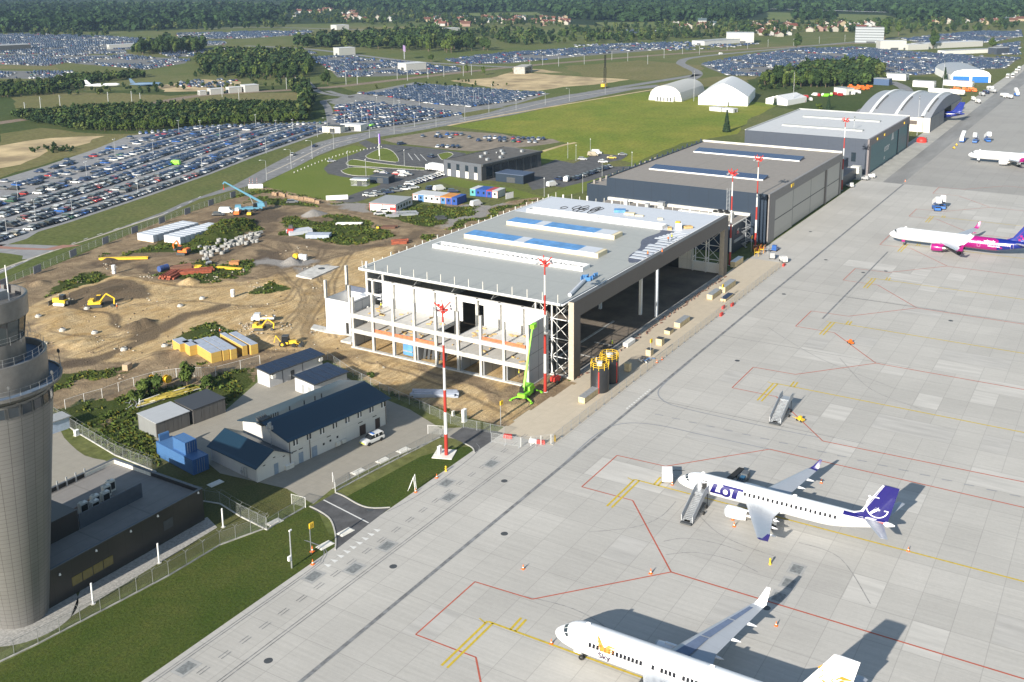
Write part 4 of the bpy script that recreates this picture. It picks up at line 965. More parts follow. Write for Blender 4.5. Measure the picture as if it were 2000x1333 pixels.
for x,w_ in((.6,1.0),(2.1,.9),(8.6,.9),(16.3,1.1),(20,1.0)):b.cut();b.box(x,x+w_,-.04,0,2.7,2.85)
b.each('vent_slot',M_black,NB)
b=MB()
for x,z in((7.6,1.5),(9.2,1.6),(10.9,1.7)):b.cut();b.box(x,x+.4,-.05,0,z,z+.4)
b.each('small_window',M_black,NB)
b=MB()
for x in(.1,4.6,23.4):b.cut();b.bar((x,-.08,.1),(x,-.08,He-.3),.06)
b.each('downpipe',mat('brown_pipe',(.08,.05,.04),.5),NB)
b=MB()
for x in(10.5,11.9):b.cut();b.box(x,x+.9,-.5,-.1,.3,1.0);b.lathe([(.28,0),(.3,-.03),(0,-.02)],12,c=(x+.4,-.52,.65),ax='y')
b.each('air_conditioner',M_offwhite,NB)
NW=thing('navy_roof_wing','low cream wing with a navy gable roof beside the blue containers','building',(118.6,128.9,0),CA)
Lw,Ww,He2,Hr2=7.0,13.9,3.0,4.9
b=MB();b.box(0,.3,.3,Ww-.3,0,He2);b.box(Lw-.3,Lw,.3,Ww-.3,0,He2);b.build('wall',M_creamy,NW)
for y in(0,Ww-.3):
 b=MB();b.prof([(0,0),(Lw,0),(Lw,He2),(Lw/2,Hr2-.1),(0,He2)],y,y+.3);b.build('gable_wall',M_cream,NW)
b=MB();sl_=(Hr2-He2)/(Lw/2)
for s_ in(-1,1):
 x0_=Lw/2+s_*(Lw/2+.5);z0_=He2-.5*sl_;P_=[(x0_,-.45,z0_),(Lw/2,-.45,Hr2),(Lw/2,Ww+.45,Hr2),(x0_,Ww+.45,z0_)]
 b.idx(P_+[(x,y,z+.14)for x,y,z in P_],[(3,2,1,0),(4,5,6,7),(0,1,5,4),(2,3,7,6),(3,0,4,7)])
b.build('roof',M_navyroof2,NW)
b=MB();b.box(3.6,4.5,-.06,0,.05,2.1);b.build('door',bpy.data.materials['pale_blue_door'],NW)
b=MB()
for x,z in((1.3,2.6),(5.6,2.7),(3.5,3.3)):b.cut();b.box(x,x+.5,-.04,0,z,z+.15)
b.each('vent_slot',M_black,NW)
b=MB();b.path([(-.3,2.6,.2),(-.3,2.6,1.9),(-.3,3.4,2.1),(-.3,3.4,.2)],.07,5);b.bar((-.3,4.2,.3),(-.3,4.2,1.8),.06);b.box(-.5,-.3,3.9,4.3,.8,1.2);b.build('gas_pipes',M_grey,NW)
tb=thing('salt_bin','white storage bin against the cream wall','bin',G(672,915)+(0,)if False else(*G(564,915),0),CA)
b=MB();b.box(-.9,.9,-.45,.45,0,.8);b.build('body',M_offwhite,tb);b=MB();b.prof([(-.95,.8),(.95,.8),(.95,.86),(-.95,.95)],-.5,.5);b.build('lid',M_white,tb)
def solshed(name,label,x,y,L_,W_,H_,m):
 t=thing(name,label,'shed',(x,y,0),CA);b=MB();b.prof([(0,0),(.25,0),(.25,H_),(0,H_)],0,W_);b.prof([(L_-.25,0),(L_,0),(L_,H_),(L_-.25,H_)],0,W_);b.box(.25,L_-.25,0,.25,0,H_);b.box(.25,L_-.25,W_-.25,W_,0,H_+.3);b.build('wall',m,t)
 b=MB();n=int(L_/1.7)
 b.idx([(-.3,-.6,H_+.02),(L_+.3,-.6,H_+.02),(L_+.3,W_+.3,H_+.42),(-.3,W_+.3,H_+.42),(-.3,-.6,H_+.22),(L_+.3,-.6,H_+.22),(L_+.3,W_+.3,H_+.62),(-.3,W_+.3,H_+.62)],[(3,2,1,0),(4,5,6,7),(0,1,5,4),(1,2,6,5),(2,3,7,6),(3,0,4,7)]);r=b.build('roof',M_dark,t)
 for i in range(n):
  w_=(L_+.4)/n;b=MB();x0_=-.2+i*w_;b.face([(x0_+.05,-.5,H_+.26),(x0_+w_-.05,-.5,H_+.26),(x0_+w_-.05,W_+.2,H_+.66),(x0_+.05,W_+.2,H_+.66)]);b.build('solar_panel',mat('dark_solar_glass',(.012,.02,.045),.2)if 'dark_solar_glass' not in bpy.data.materials else bpy.data.materials['dark_solar_glass'],r)
 return t
M_shedw=mat('white_shed_wall',(.52,.52,.52),.7,var=.06)
t=solshed('solar_shed','longer white shed with a solar-panel roof, next to the building site',150.9,158.2,14.6,4.3,3.1,M_shedw)
b=MB();b.box(5.6,6.6,-.05,0,.05,2.1);b.build('door',M_dark,t)
b=MB()
for x in(3.4,8.8,14.4):b.cut();b.box(x,x+.12,-.08,0,0,3.1)
b.each('wall_post',M_dark,t)
b=MB()
for x in(.3,13.2):b.cut();b.box(x,x+.9,-.7,-.1,2.1,2.8)
b.each('air_conditioner',M_offwhite,t)
t=solshed('solar_shed','shorter white shed with a solar-panel roof, close behind the navy-roofed building',151.4,145.9,9.0,6.3,3.0,M_shedw)
b=MB();b.box(-.05,0,1,1.9,.05,2.1);b.box(-.05,0,3.2,4.1,.05,2.1);b.build('door',M_grey,t)
M_corr=ribmat('corrugated_steel',(.13,.125,.12),[.30,2.2],[0,0],.2,.6,.2,dark=.8,width=.2,var=.12)
def garage(label,x,y,L_,W_,H_,mr,mw,ms):
 t=thing('metal_garage',label,'garage',(x,y,0),CA)
 b=MB();b.box(0,L_,.06,.26,0,H_);b.box(0,L_,W_-.2,W_,0,H_);b.build('wall',mw,t);b=MB();b.box(0,.2,.26,W_-.2,0,H_);b.box(L_-.2,L_,.26,W_-.2,0,H_);b.build('end_wall',ms,t)
 b=MB();b.idx([(-.12,-.12,H_),(L_+.12,-.12,H_),(L_+.12,W_+.12,H_+.25),(-.12,W_+.12,H_+.25),(-.12,-.12,H_+.1),(L_+.12,-.12,H_+.1),(L_+.12,W_+.12,H_+.35),(-.12,W_+.12,H_+.35)],[(3,2,1,0),(4,5,6,7),(0,1,5,4),(1,2,6,5),(2,3,7,6),(3,0,4,7)]);b.build('roof',mr,t)
 n=4
 for i in range(n):b=MB();w_=L_/n;b.box(i*w_+.05,(i+1)*w_-.05,0,.06,.05,H_-.1);b.build('garage_door',M_corr,t)
 return t
garage('pale-roofed grey metal garage in the fenced compound',121.9,159.0,7.2,6.6,3.0,ribmat('pale_metal_roof',(.46,.47,.48),1.1,1,.2,.5,.2,dark=.85,width=.05),M_corr,ribmat('pale_metal_wall',(.25,.26,.26),1.1,1,.2,.5,.2,dark=.85,width=.05))
garage('dark-roofed grey metal garage beside the pale-roofed one',129.7,157.7,7.4,6.4,3.1,ribmat('charcoal_metal_roof',(.055,.057,.065),1.1,0,.2,.5,.2,dark=.85,width=.05),M_corr,M_corr)
M_contb=ribmat('blue_container_steel',(.065,.165,.36),.28,1,.8,.5,dark=.72,width=.4,var=.1)
M_contbx=ribmat('blue_container_end',(.045,.13,.33),.28,0,.8,.5,dark=.72,width=.4,var=.1)
def container(name,label,x,y,z,L_,W_,H_,rz,ms,me_,group=None,cat='container',doorn=True):
 t=thing(name,label,cat,(x,y,z),rz,group)
 b=MB();b.box(-W_/2+.03,-W_/2+.06,.06,L_-.06,.1,H_-.1);b.box(W_/2-.06,W_/2-.03,.06,L_-.06,.1,H_-.1);b.box(-W_/2+.06,W_/2-.06,.06,L_-.06,H_-.06,H_-.03);b.build('side_wall',ms,t)
 b=MB();b.box(-W_/2+.06,W_/2-.06,.02,.06,.1,H_-.1);b.box(-W_/2+.06,W_/2-.06,L_-.06,L_-.02,.1,H_-.1);e=b.build('end_door',me_,t)
 if doorn:
  b=MB();[(b.cut(),b.bar((x_,-.02,.2),(x_,-.02,H_-.2),.03,n=4))for x_ in(-.7,-.25,.25,.7)];b.each('lock_bar',M_steel,e)
 b=MB()
 for sx in(-W_/2,W_/2-.1):
  for sy in(0,L_-.1):b.box(sx,sx+.1,sy,sy+.1,0,H_)
  b.box(sx,sx+.1,.1,L_-.1,0,.12);b.box(sx,sx+.1,.1,L_-.1,H_-.1,H_)
 for sy in(0,L_-.1):b.box(-W_/2+.1,W_/2-.1,sy,sy+.1,0,.12);b.box(-W_/2+.1,W_/2-.1,sy,sy+.1,H_-.1,H_)
 b.build('frame',me_,t);return t
c0=container('shipping_container','long blue shipping container standing on grass beside the compound wing',116.4,140.6,0,12.2,3.2,2.9,R(-9.5)+0,M_contb,M_contbx)
c1=container('small_container','short blue container stacked on top of the long one',116.9,143.4,2.9,4.2,2.3,2.3,R(-9.5),M_contb,M_contbx)
c2=thing('container_lid','open blue lid box behind the stacked container','container',(*G(322,858,3.0)[:2],2.9),R(-9.5));b=MB();b.idx([(-1,0,0),(1,0,0),(1,.15,1.3),(-1,.15,1.3),(-1,.3,0),(1,.3,0),(1,.45,1.3),(-1,.45,1.3)],[(0,1,2,3),(7,6,5,4),(0,3,7,4),(1,5,6,2),(3,2,6,7)]);b.build('panel',M_contb,c2)
def cabinet(label,px,py,w_,d_,h,m,name='control_cabinet',cat='cabinet',rz=0.0):
 x,y=G(px,py);t=thing(name,label,cat,(x,y,0),rz);b=MB();b.box(-w_/2,w_/2,-d_/2,d_/2,.08,h);b.build('body',m,t);b=MB();b.box(-w_/2-.1,w_/2+.1,-d_/2-.1,d_/2+.1,0,.08);b.build('plinth',M_conc,t)
 b=MB();b.box(-w_/2-.05,w_/2+.05,-d_/2-.05,d_/2+.05,h,h+.06);b.build('cap',m,t);return t
cabinet('white control cabinet next to the nearest red and white mast',859,888,.8,.5,1.6,M_white)
cabinet('tall white cabinet by the compound gate',907,824,1.0,.6,2.6,M_white)
cabinet('low white cabinet on the grass behind the compound gate',885,812,.6,.4,.9,M_offwhite)
cabinet('small white cabinet beside the tower car park',150,851,.8,.6,1.1,M_white)
t=thing('kiosk','small pale blue-white kiosk half hidden behind the tower shaft','kiosk',(*G(108,840),0),CA);b=MB();b.box(-2,2.2,-1.5,1.5,0,2.4);b.build('wall',mat('pale_blue_wall',(.40,.48,.60),.6),t);b=MB();b.box(-2.3,2.5,-1.8,1.8,2.4,2.6);b.build('roof',M_grey,t)
for i,p in enumerate([(588,930),(558,958),(500,1002)]if False else[]):pass
b=MB();b.cbox((0,0,.09),(2.2,1.1,.1));b.cbox((0,0,.03),(2.6,1.5,.06));cov=None
for i,(px,py,lb)in enumerate([(788,880,'pale concrete cover slab nearest the big mast, in the fenced grass'),(748,900,'pale concrete cover slab in the middle of the fenced grass strip'),(700,922,'pale concrete cover slab at the gate end of the fenced grass strip'),(536,1021,'pale cover slab outside the corner of the compound fence'),(635,1066,'grey cover slab at the corner of the asphalt drive'),(675,1040,'steel grate on the asphalt drive'),(421,945,'long slab in the shade below the blue container')]):
 if cov is None:cov=b.build('cover_slab',M_offwhite);o=cov
 else:o=cov.copy();C.objects.link(o)
 x,y=G(px,py);o.location=(x,y,.02);o.rotation_euler=(0,0,CA);tag(o,lb,'cover slab','cover slabs in the compound')
def lerp_tab(T,x):
 for(a,va),(b_,vb)in zip(T[:-1],T[1:]):
  if x<=b_:return va+(vb-va)*(x-a)/(b_-a)
 return T[-1][1]
N_T=[(0,-.30),(.04,-.07),(.12,.13),(.24,.36),(.35,.57),(.48,.80),(.62,.93),(.8,.99),(1,1)]
N_B=[(0,-.30),(.04,-.50),(.12,-.66),(.28,-.82),(.5,-.94),(.75,-.99),(1,-1)]
N_W=[(0,0),(.04,.25),(.12,.46),(.28,.70),(.5,.88),(.75,.98),(1,1)]
T_T=[(0,1),(.3,1),(.6,.95),(.85,.82),(.96,.72),(1,.60)]
T_B=[(0,-1),(.15,-.95),(.35,-.72),(.6,-.30),(.85,.16),(.97,.42),(1,.50)]
T_W=[(0,1),(.2,.97),(.4,.85),(.6,.64),(.8,.40),(.95,.17),(1,.06)]
M_wing=ribmat('wing_metal',(.42,.45,.49),[40,2.2],[0,1],.05,.35,.4,dark=.9,width=.03,var=.08)
M_plane=mat('airliner_white',(.76,.77,.79),.3,var=.015,coat=.25)
M_fan=mat('fan_face',(.03,.03,.035),.4)
M_tyre=mat('tyre',(.025,.025,.025),.85)
M_winrow=mat('cabin_glazing',(.015,.017,.022),.6,spec=.1)
M_hot=mat('engine_core_metal',(.35,.33,.30),.35,.8)
def airliner(name,label,group,loc,rz,P,mats):
 """local x runs aft from the nose, y to starboard, z up"""
 L_,Rw,Rh,zc,ln,lt=P['L'],P['rw'],P['rh'],P['zc'],P['ln'],P['lt']
 def sec(x):
  if x<ln:s_=x/ln;t,b_,w_=lerp_tab(N_T,s_),lerp_tab(N_B,s_),lerp_tab(N_W,s_)
  elif x>L_-lt:s_=(x-L_+lt)/lt;t,b_,w_=lerp_tab(T_T,s_),lerp_tab(T_B,s_),lerp_tab(T_W,s_)
  else:t,b_,w_=1,-1,1
  return zc+Rh*(t+b_)/2,Rh*(t-b_)/2,Rw*w_
 def side(x,z,off=.03):
  m_,h_,w_=sec(x);q=max(-1,min(1,(z-m_)/max(h_,.01)));return-(w_*math.sqrt(max(0,1-q*q))+off)
 root=thing(name,label,'airliner',loc,rz,group)
 b=MB();n=32;st=[0.02,.1,.25,.45,.7,1.0,1.4,1.9,2.4,3.0,3.7,4.5,5.4]+list(np.arange(ln,L_-lt,1.6))+[L_-lt+lt*k for k in(0,.08,.16,.25,.33,.42,.5,.58,.66,.74,.82,.9,.96,1)]
 st=sorted(set(round(x,3)for x in st));rings=[]
 for x in st:
  m_,h_,w_=sec(x);rings.append([(x,w_*math.cos(2*PI*i/n),m_+h_*math.sin(2*PI*i/n))for i in range(n)])
 b.loft(rings);fus=autosmooth(b.build('fuselage',mats['fus'],root),60)
 wx_,cr=P['wx'],P['cr']
 b=MB();rings=[]
 for k in np.linspace(0,1,9):
  x=wx_-1.2+(cr+3.2)*k;f=math.sin(PI*k)**.5 if 0<k<1 else.05
  rings.append([(x,Rw*1.04*f*math.cos(2*PI*i/16),zc-Rh*.55+Rh*.62*f*math.sin(2*PI*i/16))for i in range(16)])
 b.loft(rings);autosmooth(b.build('belly_fairing',mats.get('belly',M_plane),root),60)
 foil=[(0,0),(.06,.055),(.22,.085),(.45,.085),(.75,.045),(1,.004),(.75,-.012),(.45,-.035),(.22,-.045),(.06,-.035)]
 for sg in(-1,1):
  b=MB();rings=[];tan=math.tan(R(P['sweep']))
  for y,c,dz in P['wing']:
   xl=wx_+(y-P['wing'][0][0])*tan;z=P['wz']+dz
   r_=[(xl+u*c,sg*y,z+v*c*P.get('tk',1))for u,v in foil];rings.append(r_ if sg>0 else r_[::-1])
  b.loft(rings);wg=autosmooth(b.build('wing',mats.get('wing',M_wing),root),35)
  y0_,c0_,dz0=P['wing'][-1];xl0=wx_+(y0_-P['wing'][0][0])*tan;z0_=P['wz']+dz0
  b=MB();rings=[]
  for k,(dx,dy,dz,c)in enumerate(P['wlet']):
   r_=[(xl0+dx+u*c,sg*(y0_+dy-v*c*.9*min(1,k/2)),z0_+dz+v*c*(1-min(1,k/2)))for u,v in foil];rings.append(r_ if sg>0 else r_[::-1])
  b.loft(rings);autosmooth(b.build('winglet',mats['wlet'],root),35)
  if P.get('dark_panels')and sg>0:
   b=MB()
   for k in range(3):
    y1,y2=[(2.2,7.4),(7.6,12.0),(12.2,15.6)][k]
    def pt(y,u):
     for(ya,ca_,za),(yb,cb,zb)in zip(P['wing'][:-1],P['wing'][1:]):
      if y<=yb:t=(y-ya)/(yb-ya);return(wx_+(y-P['wing'][0][0])*tan+u*(ca_+(cb-ca_)*t),y,P['wz']+za+(zb-za)*t+(ca_+(cb-ca_)*t)*.10)
    b.face([pt(y1,.22),pt(y1,.5),pt(y2,.5),pt(y2,.22)])
   b.build('dark_wing_panel',mat('dark_wing_panel',(.13,.17,.26),.4,.2),wg)
  for y in P['ftf']:
   c=np.interp(y,[w_[0]for w_ in P['wing']],[w_[1]for w_ in P['wing']]);dz=np.interp(y,[w_[0]for w_ in P['wing']],[w_[2]for w_ in P['wing']]);xt=wx_+(y-P['wing'][0][0])*tan+c
   b=MB();b.loft([[(xt+u,sg*y+r*math.cos(a),P['wz']+dz-.28+r*.9*math.sin(a))for a in np.linspace(0,2*PI,9)[:-1]]for u,r in((-1.9,.02),(-1.2,.22),(-.2,.27),(.6,.16),(1.1,.02))]);autosmooth(b.build('flap_fairing',mats.get('belly',M_plane),wg),60)
  ex,ey,ez,er,el=P['eng']
  b=MB();b.lathe([(er*.82,.35),(er*.84,.05),(er*.92,0),(er*1.0,.25),(er*1.04,el*.35),(er*.98,el*.7),(er*.80,el)],28,c=(ex,sg*ey,ez),ax='x');en=autosmooth(b.build('engine_nacelle',mats.get('eng',M_plane),root),50)
  b=MB();b.lathe([(er*.88,-.03),(er*.97,.0),(er*1.03,.22),(er*1.015,.24)],28,c=(ex-.02,sg*ey,ez),ax='x');autosmooth(b.build('intake_lip',M_steel,en))
  b=MB();b.lathe([(0,.15),(er*.18,.4),(er*.84,.42)],24,c=(ex,sg*ey,ez),ax='x');b.build('fan',M_fan,en)
  b=MB();b.lathe([(er*.78,el*.97),(er*.58,el*1.0),(er*.52,el*1.22),(er*.34,el*1.24),(0,el*1.5)],20,c=(ex,sg*ey,ez),ax='x');autosmooth(b.build('exhaust',M_hot,en))
  b=MB();b.box(ex+el*.35,ex+el*1.25,sg*ey-.16,sg*ey+.16,ez+er*.8,P['wz']+np.interp(ey,[w_[0]for w_ in P['wing']],[w_[2]for w_ in P['wing']])+.1);b.build('pylon',mats.get('belly',M_plane),root)
  hx,hy0,hz,hs,hc0,hc1=P['hs']
  b=MB();rings=[]
  for y,c,dz in((hy0,hc0,0),(hy0+(hs-hy0)*.5,(hc0+hc1)/2,.06*hs),(hs,hc1,.12*hs),(hs+.15,hc1*.6,.125*hs)):
   xl=hx+(y-hy0)*math.tan(R(P['sweep']+6));r_=[(xl+u*c,sg*y,hz+dz+v*c*.8)for u,v in foil];rings.append(r_ if sg>0 else r_[::-1])
  b.loft(rings);autosmooth(b.build('tailplane',mats.get('hs',M_wing),root),35)
  gx,gy,gr=P['gear']
  b=MB();b.bar((gx,sg*gy,gr),(gx,sg*gy,P['wz']-.2),.14);b.bar((gx,sg*(gy-.45),gr),(gx,sg*(gy+.45),gr),.09);g_=b.build('landing_gear',M_steel,root)
  b=MB()
  for d in(-.4,.4):b.cut();b.lathe([(gr*.5,-.16),(gr*.92,-.17),(gr,-.09),(gr,.09),(gr*.92,.17),(gr*.5,.16),(gr*.3,.05),(0,.05)],16,c=(gx,sg*gy+d,gr),ax='y')
  b.each('wheel',M_tyre,g_)
  b=MB();b.box(gx-.9,gx+.7,sg*gy+sg*.32-.03,sg*gy+sg*.32+.03,gr+.35,P['wz']-.2);b.build('gear_door',mats.get('belly',M_plane),g_)
 gx,gr=P['nose_gear']
 b=MB();b.bar((gx,0,gr),(gx-.2,0,zc-Rh*.8),.10);b.bar((gx,-.3,gr),(gx,.3,gr),.06);g_=b.build('landing_gear',M_steel,root)
 b=MB()
 for d in(-.25,.25):b.cut();b.lathe([(gr*.5,-.11),(gr,-.08),(gr,.08),(gr*.5,.11),(0,.06)],14,c=(gx,d,gr),ax='y')
 b.each('wheel',M_tyre,g_)
 b=MB()
 for d in(-.55,.55):b.box(gx-.9,gx+.1,d-.03,d+.03,gr+.75,zc-Rh*.78)
 b.build('gear_door',mats.get('belly',M_plane),g_)
 F=P['fin'];b=MB();th=.55
 prof_=F['prof'];zb=F['z0']
 b.loft([[(x,0,z)for x,z in prof_]],cap=False)if False else None
 rings=[]
 for z,xl,xt in F['rows']:
  c=xt-xl;tt=th*(c/(F['rows'][1][2]-F['rows'][1][1]))*.5
  rings.append([(xl+c*u,v*tt,z)for u,v in((0,0),(.08,.6),(.3,1),(.65,.7),(1,.02),(1,-.02),(.65,-.7),(.3,-1),(.08,-.6))])
 b.loft(rings);fin_=autosmooth(b.build('tail_fin',mats['fin'],root),35)
 b=MB()
 cw=P['cockpit']
 def rp(x,t,sg):
  m_,h_,w_=sec(x);a=R(t);return(x-.02,sg*(w_*math.cos(a)*1.015+.01),m_+h_*math.sin(a)*1.015+.01)
 c0=ln*.29;k_=ln/5.6
 for sg in(-1,1):
  for xa,xb,ta,tb,xc,xd in((0,.55,84,60,.05,.62),(.10,.72,57,36,.32,.90),(.42,.98,33,18,.85,1.2)):
   b.face([rp(c0+xa*k_,ta,sg),rp(c0+xb*k_,ta,sg),rp(c0+xd*k_,tb,sg),rp(c0+xc*k_,tb,sg)])
 b.build('cockpit_window',M_glass,root)
 for sg in(-1,1):
  b=MB()
  for x in P['win']:
   zz=P['winz'];hw,hh=.19,.27
   q=[(x-hw,zz-hh),(x+hw,zz-hh),(x+hw,zz+hh),(x-hw,zz+hh)]
   b.face([(a,-sg*side(a,c,.035),c)for a,c in q])
  b.build('cabin_window_row',mats.get('win',M_winrow),root)
 b=MB()
 for x in P['door']:
  for d in((x,x+.05),(x+.82,x+.87)):
   zs=np.linspace(P['winz']-1.35,P['winz']+.55,6)
   for za,zb_ in zip(zs[:-1],zs[1:]):b.face([(d[0],side(d[0],za,.012),za),(d[1],side(d[1],za,.012),za),(d[1],side(d[1],zb_,.012),zb_),(d[0],side(d[0],zb_,.012),zb_)])
  for z in(P['winz']-1.35,P['winz']+.5):b.face([(x,side(x,z,.012),z),(x+.87,side(x+.87,z,.012),z),(x+.87,side(x+.87,z+.05,.012),z+.05),(x,side(x,z+.05,.012),z+.05)])
 b.build('door_outline',mats.get('outline',mat('door_outline',(.45,.46,.50),.5)),root)
 b=MB();b.taper(ln*.8,ln*.8+.7,-.05,.05,zc+Rh-.03,zc+Rh+.35,.15,.0,ox=.2);b.cut();b.taper(L_*.55,L_*.55+.8,-.05,.05,zc+Rh-.03,zc+Rh+.4,.15,0,ox=.2);b.each('antenna',M_plane,root)
 return root,side,fin_,sec
def decal(root,side,name,shapes,m,cell=.25,off=.03):
 """flat outline in x,z (metres, seen from port) cut into strips and laid on the fuselage side"""
 b=bmesh.new()
 for vs,fs in shapes:
  vv=[b.verts.new((v[0],0,v[1]))for v in vs]
  for f in fs:
   try:b.faces.new([vv[i]for i in f])
   except Exception:pass
 zs=[v.co.z for v in b.verts];xs2=[v.co.x for v in b.verts]
 for lo,hi,no in((min(zs),max(zs),(0,0,1)),(min(xs2),max(xs2),(1,0,0))):
  c=lo+cell
  while c<hi:
   bmesh.ops.bisect_plane(b,geom=b.verts[:]+b.edges[:]+b.faces[:],plane_co=(c*no[0],0,c*no[2]),plane_no=no);c+=cell if no[2]else cell*3
 for v in b.verts:v.co.y=side(v.co.x,v.co.z,off)
 me=bpy.data.meshes.new(name);b.to_mesh(me);b.free();me.materials.append(m)
 o=bpy.data.objects.new(name,me);C.objects.link(o);o.parent=root;return o
def textshape(body,size,x,z,bold=0,sx=1,sh=0,spacing=1.0):
 vs,fs=text_mb(body,size,bold=bold,align='LEFT',spacing=spacing);return([(x+v[0]*sx+v[1]*sh,z+v[1])for v in vs],fs)
def poly(pts):return(pts,[tuple(range(len(pts)))])
def ringshape(cx,cz,ro,ri,n=28,a0=0,a1=2*PI):
 vs,fs=[],[]
 for i in range(n+1):
  a=a0+(a1-a0)*i/n;vs+=[(cx+ro*math.cos(a),cz+ro*math.sin(a)),(cx+ri*math.cos(a),cz+ri*math.sin(a))]
 for i in range(n):fs.append((2*i,2*i+2,2*i+3,2*i+1))
 return(vs,fs)
def fin_decal(root,name,shapes,m,thick,off=.012):
 b=MB()
 for vs,fs in shapes:b.idx([(v[0],-(thick(v[0],v[1])+off),v[1])for v in vs],fs);b.idx([(v[0],(thick(v[0],v[1])+off),v[1])for v in vs],fs)
 return b.build(name,m,root)
def finthick(F,th=.55):
 def f(x,z):
  rows=F['rows']
  for(z0,a0,b0),(z1,a1,b1)in zip(rows[:-1],rows[1:]):
   if z<=z1+1e-6 or(z1==rows[-1][0]):
    t=max(0,min(1,(z-z0)/(z1-z0)));xl=a0+(a1-a0)*t;xt=b0+(b1-b0)*t;c=xt-xl;u=max(0,min(1,(x-xl)/c))
    ref=rows[1][2]-rows[1][1];q=np.interp(u,[0,.08,.3,.65,1],[0,.6,1,.7,.02]);return float(q)*th*(c/ref)*.5
  return 0
 return f
M_lotblue=mat('deep_blue_paint',(.014,.011,.125),.3,var=.05,coat=.3)
M_lotgrey=mat('pale_grey_lettering',(.33,.34,.38),.4)
M_redst=mat('red_stripe',(.40,.02,.015),.4)
M_planewhite2=mat('title_white',(.86,.86,.86),.4,var=.01)
M_gold=mat('golden_orange_paint',(.60,.22,.02),.4,var=.1)
M_inkd=mat('dark_ink',(.06,.04,.08),.4)
RZ=R(-90)
ox,oy=G(1324,937,2.6)
FIN1=dict(z0=4.2,prof=None,rows=[(4.2,27.8,35.0),(5.3,30.9,35.3),(10.5,34.0,36.5)])
P1=dict(L=36.2,rw=1.50,rh=1.68,zc=3.2,ln=5.2,lt=11.5,wx=12.6,cr=5.9,sweep=27,wz=2.35,wing=[(1.2,5.9,0),(4.6,4.0,.35),(12.9,1.75,1.25)],wlet=[(0,0,0,1.75),(.5,.45,.12,1.35),(1.0,.75,.55,1.0),(1.9,1.1,1.75,.45)],ftf=(4.6,7.4,10.2),eng=(10.4,4.3,1.8,1.0,3.6),hs=(31.6,.5,4.3,6.1,2.9,1.2),gear=(17.9,2.95,.5),nose_gear=(4.3,.33),fin=FIN1,cockpit=[[(1.55,.08,3.86),(1.95,.08,4.22),(1.95,.62,4.05),(1.6,.60,3.72)],[(1.62,.64,3.70),(1.97,.66,4.02),(2.5,1.05,3.98),(2.2,None,3.55)],[(2.25,None,3.52),(2.55,None,3.98),(3.0,None,3.95),(2.85,None,3.58)]],win=[12.5+.78*i for i in range(20)],winz=3.85,door=[5.0,28.6])
pl1,side1,f1,sec1=airliner('regional_jet','white regional jet with deep blue title and tail, passenger stairs at its open front door',None,(ox,oy,0),RZ,P1,dict(fus=M_plane,wlet=M_lotblue,fin=M_lotblue))
sh=[poly([(6.4,2.62),(6.95,4.25),(7.75,4.25),(7.2,2.62)]),poly([(6.4,2.62),(8.75,2.62),(8.75,3.05),(6.5,3.05)]),ringshape(9.15,3.35,.95,.42,30),poly([(9.0,4.02),(12.2,4.02),(12.1,4.38),(8.3,4.38)]),poly([(10.5,4.02),(11.35,4.02),(11.0,2.45),(10.15,2.45)])]
decal(pl1,side1,'airline_title',sh,M_lotblue)
decal(pl1,side1,'cabin_script',[textshape('POLISH AIRLINES',.62,13.1,4.28,spacing=1.25)],M_lotgrey)
b=MB();b.idx([(4.97,side1(4.97,z,.03),z)for z in(2.5,3.1,3.7,4.3)]+[(5.87,side1(5.87,z,.03),z)for z in(2.5,3.1,3.7,4.3)],[(0,4,5,1),(1,5,6,2),(2,6,7,3)]);b.build('open_doorway',M_black,pl1)
b=MB();b.at(4.9,side1(4.5,3.4)-.28,0);b.taper(-.85,.0,-.06,.06,2.5,4.3,0);b.build('door',M_plane,pl1)
thk=finthick(FIN1)
cx_,cz_=33.4,6.6
fin_decal(pl1,'tail_emblem',[ringshape(cx_,cz_,1.75,1.6,30,-.75*PI-2.5,-.75*PI+2.2),poly([(31.9,8.1),(32.15,8.3),(33.7,6.6),(33.45,6.3)]),poly([(31.7,6.75),(33.2,6.6),(33.6,6.35),(34.9,6.35),(34.9,6.2),(33.5,6.1),(32.4,5.2),(32.2,5.4),(33.0,6.25),(31.7,6.6)])],M_planewhite2,thk)
fin_decal(pl1,'leading_edge_stripe',[poly([(27.8,4.2),(28.5,4.2),(31.15,5.3),(30.9,5.3)]),poly([(30.9,5.3),(31.3,5.3),(34.3,10.5),(34.0,10.5)])],M_planewhite2,thk,.016)
sh=[poly([(28.6,4.35),(34.6,4.35),(34.6,4.5),(28.2,4.5)])];decal(pl1,side1,'red_stripe',[poly([(29.6,4.26),(34.6,4.30),(34.6,4.44),(29.4,4.38)])],M_redst)
decal(pl1,side1,'blue_tail_root',[poly([(28.4,4.46),(34.8,4.46),(34.8,4.72),(28.4,4.84)])],M_lotblue)
ox2,oy2=G(1085,1230,2.95)
FIN2=dict(z0=5.2,prof=None,rows=[(5.2,29.0,37.6),(6.4,32.2,37.9),(12.5,36.4,39.3)])
